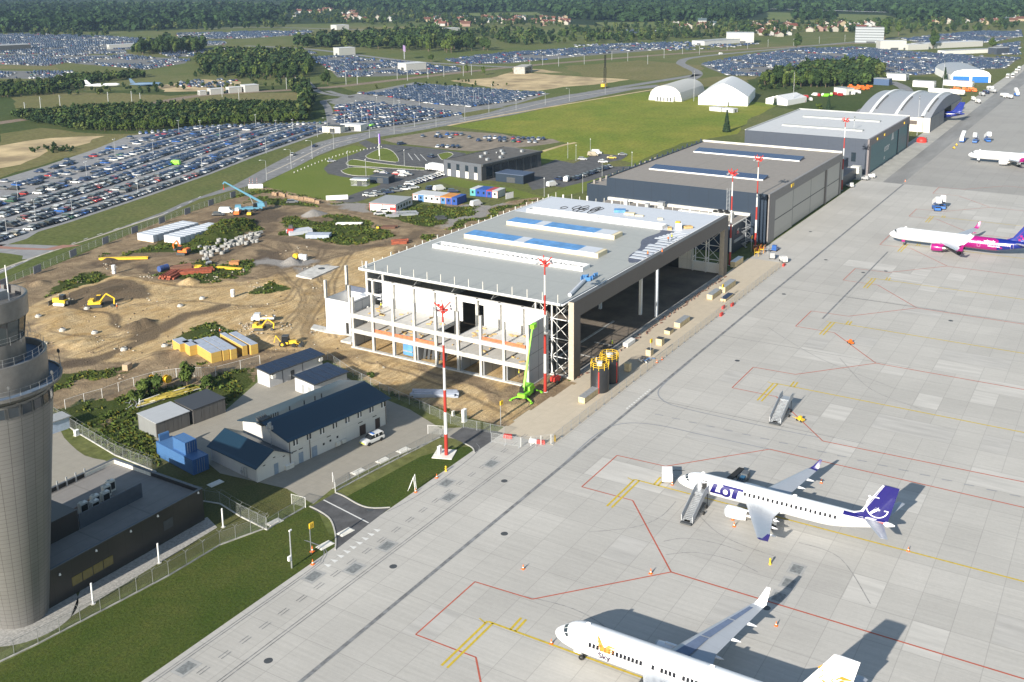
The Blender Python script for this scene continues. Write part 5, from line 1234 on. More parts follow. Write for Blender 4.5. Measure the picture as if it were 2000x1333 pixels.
P2=dict(L=39.0,rw=1.88,rh=2.0,zc=3.4,ln=5.6,lt=12.2,wx=13.4,cr=7.4,sweep=27.5,wz=2.5,wing=[(1.5,7.6,0),(5.6,4.8,.5),(16.3,1.75,1.75)],wlet=[(0,0,0,1.75),(.4,.4,.12,1.5),(.8,.75,.65,1.25),(1.7,1.3,2.45,.55)],ftf=(5.6,9.4,13.0),eng=(12.4,4.85,1.75,.98,3.6),hs=(33.2,.6,4.6,7.1,3.6,1.4),gear=(19.9,2.9,.56),nose_gear=(4.0,.36),fin=FIN2,dark_panels=True,cockpit=[[(1.75,.06,4.22),(2.15,.06,4.62),(2.15,.72,4.50),(1.8,.70,4.10)],[(1.83,.76,4.08),(2.18,.78,4.48),(2.75,1.22,4.42),(2.35,None,3.98)],[(2.42,None,3.96),(2.8,None,4.42),(3.2,None,4.34),(3.0,None,4.0)]],win=[6.1+.55*i for i in range(14)]+[14.9]+[16.1+.55*i for i in range(4)]+[19+.55*i for i in range(24)],winz=3.95,door=[4.6,33.0])
pl2,side2,f2,sec2=airliner('white_airliner','nearest white airliner with an orange bird emblem behind its front door',None,(ox2,oy2,0),RZ,P2,dict(fus=M_plane,wlet=M_plane,fin=M_plane))
fe=[]
for k in range(4):
 x0_=6.75+k*.16;fe.append(poly([(x0_,5.15-k*.36),(x0_+.5,4.95-k*.34),(8.15+k*.04,4.22-k*.14),(7.75+k*.03,4.02-k*.12)]))
 fe.append(poly([(8.05,4.12-k*.16),(8.6,4.62-k*.24),(10.0-k*.2,4.50-k*.26),(8.7,4.36-k*.22)]))
decal(pl2,side2,'bird_emblem',fe,M_gold,off=.035)
decal(pl2,side2,'airline_title',[textshape('Sky',1.25,7.3,2.6,bold=.04)],M_inkd)
decal(pl2,side2,'airline_subtitle',[textshape('Line',1.05,9.2,2.72)],M_lotgrey)
thk2=finthick(FIN2)
fs_=[]
for k in range(4):fs_.append(poly([(34.6+k*.1-(k==3)*.2,10.2-k*.6),(35.2+k*.05,10.75-k*.6),(36.5,9.5-k*.4),(36.3,9.1-k*.4)]));fs_.append(poly([(36.6,9.4-k*.45),(37.4,10.1-k*.5),(38.75,9.9-k*.55),(37.4,9.55-k*.5)]))
fin_decal(pl2,'tail_emblem',fs_,M_gold,thk2)
def pinkmat(name,xa,xb,slope):
 m,nt,b_=nmat(name);co=objco(nt);s_=nt.nodes.new('ShaderNodeSeparateXYZ');nt.links.new(co,s_.inputs[0])
 d=math_(nt,'ADD',s_.outputs[0],math_(nt,'MULTIPLY',s_.outputs[2],slope))
 f1_=math_(nt,'GREATER_THAN',d,xa)
 vz=N(nt,'ShaderNodeTexVoronoi',ins={'Scale':.75});nt.links.new(co,vz.inputs['Vector'])
 d2=math_(nt,'ADD',math_(nt,'ADD',s_.outputs[0],math_(nt,'MULTIPLY',s_.outputs[2],.35)),math_(nt,'MULTIPLY',vz.outputs['Distance'],3.0));f2_=math_(nt,'GREATER_THAN',d2,xb)
 c=mixc(nt,f1_,(.76,.77,.79),(.27,.005,.135));c=mixc(nt,f2_,c,(.004,.014,.17))
 nt.links.new(c,b_.inputs['Base Color']);b_.inputs['Roughness'].default_value=.22;b_.inputs['Coat Weight'].default_value=.4;return m
M_pink=mat('magenta_paint',(.30,.006,.15),.3,var=.03,coat=.3)
M_royal=mat('royal_blue_paint',(.004,.020,.20),.3,var=.05,coat=.3)
ox3,oy3=G(1737,456,3.3)
FIN3=dict(z0=5.6,prof=None,rows=[(5.6,35.2,42.4),(6.6,37.4,42.7),(11.8,41.0,44.0)])
P3=dict(L=44.3,rw=1.98,rh=2.07,zc=3.75,ln=5.8,lt=13.5,wx=15.8,cr=7.2,sweep=27,wz=2.75,wing=[(1.5,7.4,0),(6.2,4.4,.5),(16.2,1.75,1.6)],wlet=[(0,0,0,1.75),(.4,.4,.12,1.5),(.8,.75,.6,1.25),(1.8,1.2,2.3,.6)],ftf=(6.2,9.6,12.8),eng=(14.3,5.75,1.95,1.15,3.6),hs=(38.0,.7,4.9,6.3,3.7,1.5),gear=(22.6,3.8,.58),nose_gear=(5.1,.38),fin=FIN3,cockpit=[[(1.7,.06,4.32),(2.1,.06,4.75),(2.1,.75,4.62),(1.75,.72,4.2)],[(1.8,.78,4.18),(2.15,.8,4.6),(2.75,1.3,4.5),(2.4,None,4.1)],[(2.45,None,4.08),(2.8,None,4.5),(3.3,None,4.4),(3.1,None,4.1)]],win=[6.6+.53*i for i in range(58)],winz=4.25,door=[5.2,16.0,27.4,37.0])
mats3=dict(fus=pinkmat('magenta_livery',21.0,36.5,-.9),wlet=M_pink,fin=M_royal,eng=M_pink,belly=M_pink,win=mat('pale_window',(.75,.62,.75),.3),outline=mat('pale_outline',(.8,.6,.75),.4),hs=M_wing)
pl3,side3,f3_,_=airliner('magenta_airliner','airliner with a white nose and a magenta and blue rear, parked nose to the hangars',None,(ox3,oy3,0),RZ,P3,mats3)
decal(pl3,side3,'airline_title',[textshape('wizzair',1.15,29.3,4.5,bold=.05)],M_planewhite2)
decal(pl3,side3,'web_address',[textshape('wizzair.com',.75,30.5,3.3,bold=.02)],M_planewhite2)
thk3=finthick(FIN3)
fin_decal(pl3,'pink_tail_flash',[poly([(35.4,5.7),(37.4,6.6),(41.0,11.8),(43.0,11.8),(40.3,8.9),(38.6,6.6)])],M_pink,thk3)
fin_decal(pl3,'tail_squares',[poly([(39+a,5.8+c),(39.7+a,5.8+c),(39.7+a,6.5+c),(39+a,6.5+c)])for a,c in((0,0),(1,.5),(2,.1),(.4,1.2),(1.6,1.4),(2.6,.9))],M_pink,thk3)
ox4,oy4=G(1891,302,3.3)
pl4,side4,_,_=airliner('white_narrowbody','white airliner with faint capital lettering, cut off by the right edge',None,(ox4,oy4,0),RZ,P3,dict(fus=pinkmat('white_and_magenta_livery',19.5,38,-.9),wlet=M_pink,fin=M_royal,win=M_planewhite2,outline=mat('pale_outline2',(.7,.7,.72),.4)))
decal(pl4,side4,'fuselage_lettering',[textshape('WARSAW',1.5,7.4,4.45,spacing=1.25)],M_lotgrey)
xt,yt=G(1882,200,11.8)
pl5,side5,_,_=airliner('blue_tail_airliner','airliner standing in the vaulted hangar with only its blue and magenta tail outside',None,(xt,yt+43.0,0),RZ,P3,dict(fus=pinkmat('blue_rear_livery',19.5,30,-.9),wlet=M_pink,fin=M_royal,eng=M_pink))
fin_decal(pl5,'pink_tail_flash',[poly([(35.4,5.7),(37.4,6.6),(41.0,11.8),(43.2,11.8),(40.8,9.2),(38.6,6.6)])],M_pink,thk3)
for p in(pl3,pl4,pl5,pl2):pass
#  masts, poles, lamps
def bandmat(name,c1,c2,period,off=0):
 m,nt,b=nmat(name);co=objco(nt);s=nt.nodes.new('ShaderNodeSeparateXYZ');nt.links.new(co,s.inputs[0])
 f=math_(nt,'LESS_THAN',math_(nt,'FRACT',math_(nt,'DIVIDE',math_(nt,'ADD',s.outputs[2],off),period)),.5)
 nt.links.new(mixc(nt,f,c1,c2),b.inputs['Base Color']);b.inputs['Roughness'].default_value=.5;return m
M_band=bandmat('red_white_bands',(.62,.62,.61),(.36,.03,.02),8.7)
mlab=['nearest red and white floodlight mast, on a concrete pad in the fenced grass','red and white floodlight mast in front of the open concrete frame','red and white floodlight mast at the far corner of the half-built hangar','red and white floodlight mast against the near corner of the slate-grey hangar','red and white floodlight mast beside the teal-door hangar']
m0=None
for(x,y),lb in zip([G(872,890),G(1065,766),G(1425,519),G(1475,480),(418.1,104.9)],mlab):
 if m0 is None:
  m0=thing('floodlight_mast',lb,'mast',(x,y,0),.4,'red and white floodlight masts')
  b=MB();b.lathe([(.36,0),(.33,4),(.15,28.6),(0,28.6)],14);autosmooth(b.build('pole',M_band,m0))
  b=MB();b.lathe([(.6,0),(.6,.12),(0,.12)],12);b.lathe([(1.0,28.2),(1.05,28.3),(.2,28.35)],14);b.build('collar',M_conc,m0)
  for a in range(4):
   b=MB();b.M=Matrix.Rotation(a*PI/2+.3,4,'Z');b.bar((0,0,28.4),(1.5,0,29.9),.14,n=4);b.bar((.3,0,28.4),(1.5,0,28.6),.09,n=4);ar=b.build('arm',M_redp,m0)
   b=MB();b.M=Matrix.Rotation(a*PI/2+.3,4,'Z');b.cbox((1.6,0,28.5),(.45,.7,.35));b.cbox((1.5,.6,28.9),(.4,.45,.35));b.build('floodlight',M_steel if a%2 else M_redp,ar)
 else:dup(m0,(x,y,0),.4,lb)
pd=thing('mast_pad','square concrete pad under the nearest red and white mast','concrete pad',(*G(868,888),0),.35);b=MB();b.box(-1.9,1.9,-1.9,1.9,0,.16);b.build('slab',M_offwhite,pd)
wp=thing('floodlight_pole','slim grey floodlight pole at the near corner of the teal-door hangar','pole',(*G(1664,318),0));b=MB();b.bar((0,0,0),(0,0,22),.18,.1);b.build('pole',M_steel,wp);b=MB();b.cbox((0,0,21.5),(.5,.5,.5));b.cbox((0,0,20),(.5,.5,.5));b.build('floodlight',M_dark,wp)
dup(wp,(*G(1791,265),0),0,'tall thin pole standing on the grass beside the vaulted hangar')
wp2=dup(wp,(*G(1355,198),0),0,'tall white pole between the weathered tent and the bright white tent');dup(wp,(*G(1549,204),0),0,'tall white pole at the small tent');dup(wp,(*G(1841,176),0),0,'thin tall pole beside the yellow equipment and white sheds')
sg=None
for(px,py,h,lb)in[(608,1083,5.2,'yellow sign on a pole in the bottom lawn'),(978,832,5.4,'yellow sign on a pole by the gate of the works strip'),(1270,705,5.2,'yellow sign on a thin pole between wooden crates on the works strip'),(1410,592,4.6,'yellow sign on a thin pole beside long white crates'),(1467,492,4.6,'yellow sign near the corner of the slate-grey hangar')]:
 x,y=G(px,py)
 if sg is None:
  sg=thing('stand_sign',lb,'sign',(x,y,0),-.1,'yellow stand signs on poles');b=MB();b.bar((0,0,0),(0,0,h-.6),.07);b.build('pole',M_steel,sg);b=MB();b.box(-.08,.75,-.1,.1,h-.9,h);b.build('sign_board',M_yellow,sg);vs,fs=text_mb('13',.6);b=MB();b.idx([(.34+v[0],-.11,h-.66+v[1])for v in vs],fs);b.build('stand_number',M_black,sg)
 else:dup(sg,(x,y,0),-.1,lb)
cp=thing('camera_pole','grey pole with a white box in the bottom lawn','pole',(*G(570,1110),0));b=MB();b.bar((0,0,0),(0,0,6.2),.12,.09);b.build('pole',M_steel,cp);b=MB();b.cbox((-.35,0,1.8),(.5,.35,.7));b.build('box',M_white,cp);b=MB();b.cbox((.15,0,6.2),(.5,.2,.2));b.build('camera',M_white,cp)
bp=None
for i,(px,py,lb)in enumerate([(182,1180,'white lighting post nearest the tower, in front of the black building'),(311,1100,'white lighting post in the middle of the three before the black building'),(436,1030,'white lighting post at the right end of the black building')]):
 if bp is None:bp=thing('light_post',lb,'light post',(*G(px,py),0),0,'white posts before the black building');b=MB();b.bar((0,0,0),(0,0,3.3),.13,n=8);b.build('post',M_white,bp);b=MB();b.lathe([(.35,0),(.35,.08),(0,.08)],10);b.build('base',M_conc,bp)
 else:dup(bp,(*G(px,py),0),0,lb)
rl=thing('street_lamp','street lamp with a long arm beside the airport road near the blue crane','street lamp',(*G(521,353),0),R(160),'street lamps on the airport road')
b=MB();b.bar((0,0,0),(0,0,8.6),.14,.08);b.path([(0,0,8.5),(.5,0,9.0),(2.2,0,9.2)],.07);b.build('pole',M_steel,rl);b=MB();b.taper(2.0,2.9,-.18,.18,9.12,9.26,.08);b.build('lamp_head',M_white,rl)
RL=[(569,330,'the grass bend'),(610,311,'the road bend before the ring road'),(652,292,'the end of the car park'),(722,270,'the ring road entrance'),(810,248,'the middle car park'),(852,248,'the dirt car park'),(908,234,'the meadow corner'),(955,221,'the meadow edge'),(1008,216,'the far car park rows'),(1065,205,'the meadow straight'),(1112,198,'the works area'),(1182,184,'the dark crane'),(640,262,'the ticket kiosk'),(770,262,'the lime green van')]
for px,py,w_ in RL:dup(rl,(*G(px,py),0),R(160)if py<300 else R(150),'street lamp with a long arm beside '+w_)
pl_=thing('car_park_lamp','car park lamp at the bottom left end of the near car park','street lamp',(*G(14,462),0),.3,'lamps in the near car park')
b=MB();b.bar((0,0,0),(0,0,7.6),.12,.07);b.build('pole',M_steel,pl_);b=MB();b.cbox((-.7,0,7.6),(.7,.3,.15));b.cbox((.7,0,7.6),(.7,.3,.15));b.cbox((0,0,7.6),(1.0,.1,.1));b.build('lamp_head',M_white,pl_)
for i,(px,py)in enumerate([(142,424),(270,382),(395,335),(36,392),(170,350),(300,305),(430,272),(225,302),(350,262),(470,290),(540,262),(392,262),(500,250),(572,260),(620,268),(70,430),(520,300)]):
 dup(pl_,(*G(px,py),0),.3,'car park lamp %s in the near car park'%(['between a red and a white car','among silver cars','above the lowest car row','beside a dark car','over the second car row','near the lime green van','at the upper edge','by the dirt bank','near the hedge','in the third double row','close to the kiosk','below the wood','at the right corner','by the red cars','next to the road','in the left aisle','near the row ends'][i]))
for i in range(26):
 u=rng.random();px=665+330*u;py=250-60*u+rng.uniform(-25,8);x,y=G(px,py)
 dup(pl_,(x,y,0),rng.uniform(0,3),'lamp standing among the cars of the middle car park','lamps in the middle car park')
for px,py,w_ in[(680,328,'left of the ring road'),(742,313,'on the almond-shaped island'),(790,325,'by the striped bays'),(715,345,'beside the lower island'),(1109,310,'on the mown grass right of the office'),(1125,315,'near the white cars'),(1153,302,'behind the white vans'),(1138,378,'beside the slate-grey rear wing'),(1063,385,'at the works fence corner'),(1234,330,'at the back of the slate-grey hangar'),(1176,345,'beside the dark cars'),(970,330,'in front of the office')]:
 dup(pl_,(*G(px,py),0),.5,'thin lamp post '+w_,'lamp posts round the office')
fl=thing('flag_mast','tall white and violet banner mast beside the ring road','flag mast',(*G(741,305),0));b=MB();b.bar((0,0,0),(0,0,11),.25,.12);b.build('pole',M_white,fl);b=MB();b.box(-.1,.1,-.9,.3,6,11);b.build('banner',mat('violet_cloth',(.12,.05,.30),.6),fl)
#  fences
def meshmat(name,col,dens):
 m,nt,b=nmat(name);co=objco(nt);out=nt.nodes['Material Output'];tr=nt.nodes.new('ShaderNodeBsdfTransparent');mx=nt.nodes.new('ShaderNodeMixShader')
 s=nt.nodes.new('ShaderNodeSeparateXYZ');nt.links.new(co,s.inputs[0])
 f=None
 for a in(math_(nt,'ADD',s.outputs[0],s.outputs[1]),s.outputs[2]):
  l=math_(nt,'LESS_THAN',math_(nt,'FRACT',math_(nt,'DIVIDE',a,.12)),dens);f=l if f is None else math_(nt,'MAXIMUM',f,l)
 nt.links.new(f,mx.inputs[0]);nt.links.new(tr.outputs[0],mx.inputs[1]);nt.links.new(b.outputs[0],mx.inputs[2]);nt.links.new(mx.outputs[0],out.inputs[0]);b.inputs['Base Color'].default_value=(*col,1);b.inputs['Roughness'].default_value=.6;return m
M_fpost=mat('fence_post_grey',(.20,.21,.21),.5)
M_mesh=meshmat('fence_mesh',(.24,.26,.25),.09)
M_mesh2=meshmat('fence_mesh_light',(.42,.43,.42),.11)
def fence(name,label,P,h,sp,mpost,mmesh,tops=False,feet=None,kerb=False):
 x0_,y0_=P[0];t=thing(name,label,'fence',(x0_,y0_,0));pts_=[]
 for a,c in zip(P[:-1],P[1:]):
  d=math.hypot(c[0]-a[0],c[1]-a[1]);n=max(1,round(d/sp));pts_+=[(a[0]+(c[0]-a[0])*i/n-x0_,a[1]+(c[1]-a[1])*i/n-y0_)for i in range(n)]
 pts_.append((P[-1][0]-x0_,P[-1][1]-y0_));b=MB()
 for i,(x,y)in enumerate(pts_[:100]):
  b.cut();b.bar((x,y,0),(x,y,h),.045,n=5)
  if tops:b.bar((x,y,h),(x+.3,y-.3,h+.4),.03,n=4);b.bar((x,y,h),(x-.3,y+.3,h+.4),.03,n=4)
  if feet:b.box(x-.35,x+.35,y-.12,y+.12,0,.13)
 b.each('fence_post',mpost,t);b=MB()
 for a,c in zip(pts_[:-1],pts_[1:]):b.face([(a[0],a[1],.05),(c[0],c[1],.05),(c[0],c[1],h-.05),(a[0],a[1],h-.05)])
 b.build('wire_mesh',mmesh,t);b=MB();b.path([(x,y,h-.05)for x,y in pts_],.025,4)
 if feet:b.path([(x,y,.3)for x,y in pts_],.02,4);b.path([(x,y,h*.55)for x,y in pts_],.015,4)
 b.build('top_rail',mpost,t)
 if kerb:b=MB();[b.prism(q,0,.15)for q in strip(pts_,.22)];b.build('kerb_board',M_conc if kerb==2 else M_concd,t)
 if tops:
  b=MB();b.path([(x+.3,y-.3,h+.4)for x,y in pts_],.012,4);b.path([(x-.3,y+.3,h+.4)for x,y in pts_],.012,4);b.build('barbed_wire',M_fpost,t)
 return t
PF=GP([(-30,575),(60,537),(160,493),(300,440),(430,394),(505,366)])
t=fence('wire_fence','long wire fence with grey boards along the airport road',PF,2.2,3.4,M_grey,M_mesh2)
b0=None;b=MB()
for k,(px,py)in enumerate([(8,562),(73,535),(143,503),(206,478),(263,457),(316,438),(366,420),(412,403),(455,387)]):
 x,y=G(px,py);a=math.atan2(PF[min(5,k//2+1)][1]-PF[min(4,k//2)][1],PF[min(5,k//2+1)][0]-PF[min(4,k//2)][0])
 o=None;bb=MB();bb.M=Matrix.Translation((x-PF[0][0],y-PF[0][1],0))@Matrix.Rotation(a,4,'Z');bb.box(-1.7,1.7,-.2,-.1,.3,2.6);bb.build('grey_board',mat('grey_board',(.22,.225,.26),.6)if k==0 else bpy.data.materials['grey_board'],t)
fence('works_fence','temporary mesh fence on feet between the works strip and the apron',[(152.3,101.8),(153.2,96),(157.6,91.2),(242,91.05),(300.5,91.2)],2.1,3.5,M_steel,M_mesh2,feet=True)
fence('security_fence','barbed security fence along the bottom lawn',GP([(-20,1303),(75,1258),(235,1175),(330,1125),(430,1065),(520,1032)]),2.3,3.0,M_fpost,M_mesh,tops=True,kerb=1)
fence('security_fence','barbed fence on a pale kerb between the compound and the tower yard',GP([(102,812),(150,845),(225,890),(305,922)])+[(106.6,149.8),(107.2,140)]+GP([(430,985),(470,1010),(522,1036)]),2.2,2.6,M_fpost,M_mesh,tops=True,kerb=2)
fence('grass_fence','low mesh fence across the fenced grass strip by the drives',GP([(655,960),(700,936),(760,905),(830,870),(858,855)]),1.8,2.6,M_fpost,M_mesh,kerb=1)
fence('compound_gate_fence','mesh fence between the compound corner and the sliding gate',GP([(522,1036),(545,1020),(575,1003),(597,990)]),1.9,2.4,M_fpost,M_mesh,kerb=1)
fence('site_fence','wire fence with white posts behind the metal garages',GP([(128,800),(165,788),(200,778),(232,766),(262,756),(300,745),(345,738),(422,735),(470,722),(508,712)]),2.2,6.5,M_white,M_mesh)
fence('site_fence','wire fence behind the solar sheds running to the tall white cabinet',GP([(640,703),(690,738),(760,773),(820,800),(880,828),(905,836),(985,852)]),2.0,3.5,M_steel,M_mesh)
for lb,a,c in(('open white-framed sliding gate by the bottom drive',(570,985),(597,992)),('white-framed gate beside the nearest mast',(836,848),(866,850)),('half-open gate leaf at the grass strip end',(650,942),(655,962))):
 fence('gate',lb,GP([a,c]),1.9,3,M_white,M_mesh2)['category']='gate'
ps=None
for i in range(26):
 u=i/25;px,py=575+170*u,338-50*u-8*math.sin(PI*u)
 x,y=G(px,py)
 if ps is None:b=MB();b.taper(-.2,.2,-.2,.2,0,.6,.03);ps=b.build('road_marker',M_conc);o=ps
 else:o=ps.copy();C.objects.link(o)
 o.location=(x,y,0);tag(o,'short pale marker post on the grass edge of the airport road bend','marker post','marker posts along the road bend')
#  people
def person_mesh():
 me=bpy.data.meshes.new('body');b=bmesh.new()
 V=[(0,0,.95),(0,0,1.15),(0,0,1.38),(0,0,1.50),(0,.01,1.62),(0,.01,1.74),(.1,0,.88),(.13,.03,.50),(.14,0,.08),(.14,.14,.04),(-.1,0,.88),(-.14,.10,.50),(-.15,-.04,.08),(-.15,.10,.04),(.19,0,1.40),(.27,.02,1.12),(.25,.18,.92),(.25,.24,.86),(-.19,0,1.40),(-.29,.0,1.13),(-.29,.12,.90),(-.29,.17,.84)]
 E_=[(0,1),(1,2),(2,3),(3,4),(4,5),(0,6),(6,7),(7,8),(8,9),(0,10),(10,11),(11,12),(12,13),(2,14),(14,15),(15,16),(16,17),(2,18),(18,19),(19,20),(20,21)]
 Rr=[.14,.13,.15,.06,.095,.08,.10,.07,.045,.04,.10,.07,.045,.04,.07,.05,.035,.035,.07,.05,.035,.035]
 vs=[b.verts.new(v)for v in V];[b.edges.new((vs[a],vs[c]))for a,c in E_];b.to_mesh(me);b.free()
 o=bpy.data.objects.new('body',me);C.objects.link(o);md=o.modifiers.new('s','SKIN');sk=me.skin_vertices[0].data
 for i,r in enumerate(Rr):sk[i].radius=(r,r*.8)
 sk[0].use_root=True;o.modifiers.new('d','SUBSURF').levels=1
 dg=bpy.context.evaluated_depsgraph_get();m2=bpy.data.meshes.new_from_object(o.evaluated_get(dg));bpy.data.objects.remove(o);m2.name='body';return m2
PM=person_mesh();M_skin=mat('skin',(.42,.27,.19),.6);M_trous=mat('dark_work_clothes',(.05,.055,.08),.8);PM.materials.clear();PM.materials.append(M_trous)
M_hivy=mat('yellow_vest',(.62,.65,.03),.6);M_hivo=mat('orange_vest',(.72,.18,.03),.6)
def person(label,x,y,z,rz,vest,helmet):
 t=thing('person',label,'person',(x,y,z),rz);o=bpy.data.objects.new('body',PM);C.objects.link(o);o.parent=t
 b=MB();b.lathe([(.15,.98),(.17,1.2),(.18,1.42),(.08,1.50)],10);b.build('vest',vest,t,True);b=MB();b.lathe([(.13,1.70),(.12,1.78),(.06,1.84),(0,1.85)],10,c=(0,.01,0));b.build('helmet',helmet,t,True)
 b=MB();b.lathe([(0,1.52),(.06,1.55),(.095,1.62),(.095,1.68),(.05,1.72)],10,c=(0,.02,0));b.build('face',M_skin,t,True)
x,y=G(1014,738);person('person in a yellow vest inside the end bay of the concrete frame',x,y,.1,1,M_hivy,M_yellow)
for(px,py,v,h,lb)in[(1312,470,M_hivy,M_yellow,'person in a yellow vest kneeling area at the roof deck edge'),(1305,474,M_hivo,M_white,'person in an orange vest beside the yellow-vested one on the roof'),(1265,504,M_hivo,M_yellow,'person in an orange vest at the dark strip of the roof'),(1293,500,M_hivo,M_redp,'person in an orange vest near the front edge of the roof')]:
 x,y=G(px,py,ZR);person(lb.replace(' kneeling area',''),x,y,ZR+.05,px,v,h)
for(px,py,v,h,lb)in[(229,607,M_hivo,M_white,'person in an orange vest beside the yellow excavator'),(1196,680,M_hivy,M_green,'person in a bright vest on the sunlit floor by the hangar opening'),(811,335,M_trous,M_dark,'person in dark clothes standing by the white truck'),(430,655,M_hivo,M_white,'person in an orange vest behind the yellow panel packs')]:
 x,y=G(px,py);person(lb,x,y,.1,px,v,h)
x,y=G(856,338);person('person in dark clothes behind the white truck at the office',x,y,.02,2,M_trous,M_dark)
person('person in a yellow vest on the second floor of the concrete frame',184.5,154.5,8.62,2,M_hivy,M_white)
#  vehicles
PAINT=dict(white=(.62,.62,.61),silver=(.36,.37,.38),grey=(.13,.135,.14),black=(.016,.017,.02),navy=(.018,.03,.075),blue=(.03,.10,.32),red=(.30,.02,.02),green=(.03,.09,.05),beige=(.30,.26,.19),yellow=(.55,.38,.03),orange=(.5,.14,.02),lime=(.20,.58,.03))
def paint(c):
 n='car_paint_'+c
 if n in bpy.data.materials:return bpy.data.materials[n]
 m=mat(n,PAINT[c],.28,var=.03,coat=.5);return m
M_carglass=glassmat('car_glass',(.015,.018,.022),.12)
SH=dict(hatchback=(4.1,1.75,1.48,.95,.30,.92),saloon=(4.6,1.8,1.44,1.25,.75,.88),estate=(4.6,1.8,1.5,1.15,.12,.9),suv=(4.6,1.88,1.7,1.1,.12,1.02),van=(5.4,2.0,2.2,.8,.05,1.15))
def carmesh(kind,col):
 """whole small car in one mesh: slot 0 paint, 1 glass, 2 tyres"""
 n='%s_%s'%(kind,col)
 if n in bpy.data.meshes:return bpy.data.meshes[n]
 L_,W_,H_,hood,boot,belt=SH[kind];b=MB();w=W_/2;x0_,x1_=-L_/2,L_/2;bl=belt
 secs=[(x0_,.38,bl-.22,.86),(x0_+.12,.28,bl-.08,.96),(x0_+.8,.22,bl,1),(x1_-1.1,.22,bl,1),(x1_-.3,.26,bl-.16,.97),(x1_,.36,bl-.32,.84)]
 b.loft([[(x,-w*q,zl),(x,-w*q,(zl+zh)/2+.05),(x,-w*q*.93,zh),(x,w*q*.93,zh),(x,w*q,(zl+zh)/2+.05),(x,w*q,zl)]for x,zl,zh,q in secs],0)
 a0,a1=x0_+boot,x1_-hood;s0,s1=.45 if kind!='van' else.12,.75 if kind!='van' else.7
 if boot<.2:s0=.3
 w1,w2=w*.92,w*.76
 lo=[(a0,-w1,bl-.02),(a1,-w1,bl-.02),(a1,w1,bl-.02),(a0,w1,bl-.02)];hi=[(a0+s0,-w2,H_-.06),(a1-s1,-w2,H_-.06),(a1-s1,w2,H_-.06),(a0+s0,w2,H_-.06)]
 b.idx(lo+hi,[(0,1,5,4),(1,2,6,5),(2,3,7,6),(3,0,4,7)],1 if kind!='van' else 0)
 if kind=='van':b.idx([(a1-.02+.03,-w1*.9,bl+.1),(a1+.03,w1*.9,bl+.1),(a1-s1+.06,w2*.95,H_-.2),(a1-s1+.06,-w2*.95,H_-.2)],[(0,1,2,3)],1)
 rf=[(a0+s0+.12,-w2+.08,H_),(a1-s1-.12,-w2+.08,H_),(a1-s1-.12,w2-.08,H_),(a0+s0+.12,w2-.08,H_)]
 b.idx(hi+rf,[(0,1,5,4),(1,2,6,5),(2,3,7,6),(3,0,4,7),(4,5,6,7)],0)
 for sx in(x0_+.8,x1_-.85):
  for sy in(-w+.1,w-.1):b.lathe([(0,-.11),(.32,-.11),(.32,.11),(0,.11)],10,2,c=(sx,sy,.32),ax='y')
 o=b.build(n,[paint(col),M_carglass,M_tyre]);me=o.data;bpy.data.objects.remove(o);me.name=n;return me
def car(label,px,py,rz,kind,col,group=None,xy=None,name='parked_car',z=0.02):
 o=bpy.data.objects.new(name,carmesh(kind,col));C.objects.link(o);x,y=xy if xy else G(px,py);o.location=(x,y,z);o.rotation_euler=(0,0,rz);return tag(o,label,'van' if kind=='van' else 'car',group)
def pathdir(a,b):p,q=G(*a),G(*b);return math.atan2(q[1]-p[1],q[0]-p[0])
RD=pathdir((520,350),(640,290))
PK=thing('patrol_car','white and yellow patrol off-road car parked beside the cream building wall','car',(*G(727,864),.02),R(-10)+PI)
L_,W_=4.9,1.9
b=MB();b.k=0;b.loft([[(x,-.95*q,zl),(x,-.95*q,.8),(x,-.9*q,zh),(x,.9*q,zh),(x,.95*q,.8),(x,.95*q,zl)]for x,zl,zh,q in((-2.45,.5,.95,.92),(-2.3,.4,1.05,1),(1.2,.4,1.08,1),(2.2,.42,.98,.97),(2.45,.5,.85,.88))]);b.k=1;b.box(1.0,2.3,-.955,-.93,.55,.85);b.box(-2.2,.9,-.965,-.95,.6,.85);b.box(2.30,2.47,-.8,.8,.55,.82);b.build('body',[paint('white'),mat('hi_vis_yellow',(.45,.50,.03),.5)],PK)
b=MB();b.idx([(-2.3,-.86,1.06),(1.1,-.86,1.06),(1.1,.86,1.06),(-2.3,.86,1.06),(-2.1,-.72,1.72),(.4,-.72,1.72),(.4,.72,1.72),(-2.1,.72,1.72)],[(0,1,5,4),(1,2,6,5),(2,3,7,6),(3,0,4,7)]);b.build('windows',M_carglass,PK)
b=MB();b.taper(-2.15,.42,-.74,.74,1.72,1.8,.08);[b.box(x,x+.1,s_*.80-.03,s_*.80+.03,1.06,1.74)for x in(-2.15,-1.1,-.2)for s_ in(-1,1)];rfp=b.build('roof',paint('white'),PK);b=MB();b.box(-.2,.1,-.55,.55,1.8,1.92);b.build('light_bar',M_blue,rfp)
for sx in(-1.5,1.5):
 for sy in(-.85,.85):b=MB();b.lathe([(0,-.12),(.38,-.13),(.38,.13),(0,.12)],14,c=(sx,sy,.38),ax='y');b.build('wheel',M_tyre,PK)
for sy in(-.65,.65):b=MB();b.box(2.42,2.48,sy-.15,sy+.15,.7,.86);b.build('headlight',M_steel,PK)
def wheels(t,L,r,w=.14,m=M_tyre):
 for x,y in L:b=MB();b.lathe([(0,-w),(r,-w),(r,w),(0,w)],14,c=(x,y,r),ax='y');b.build('wheel',m,t)
t=thing('flatbed_truck','white double-cab flatbed truck on the building site sand','truck',(*G(515,628),.05),R(-58)+PI)
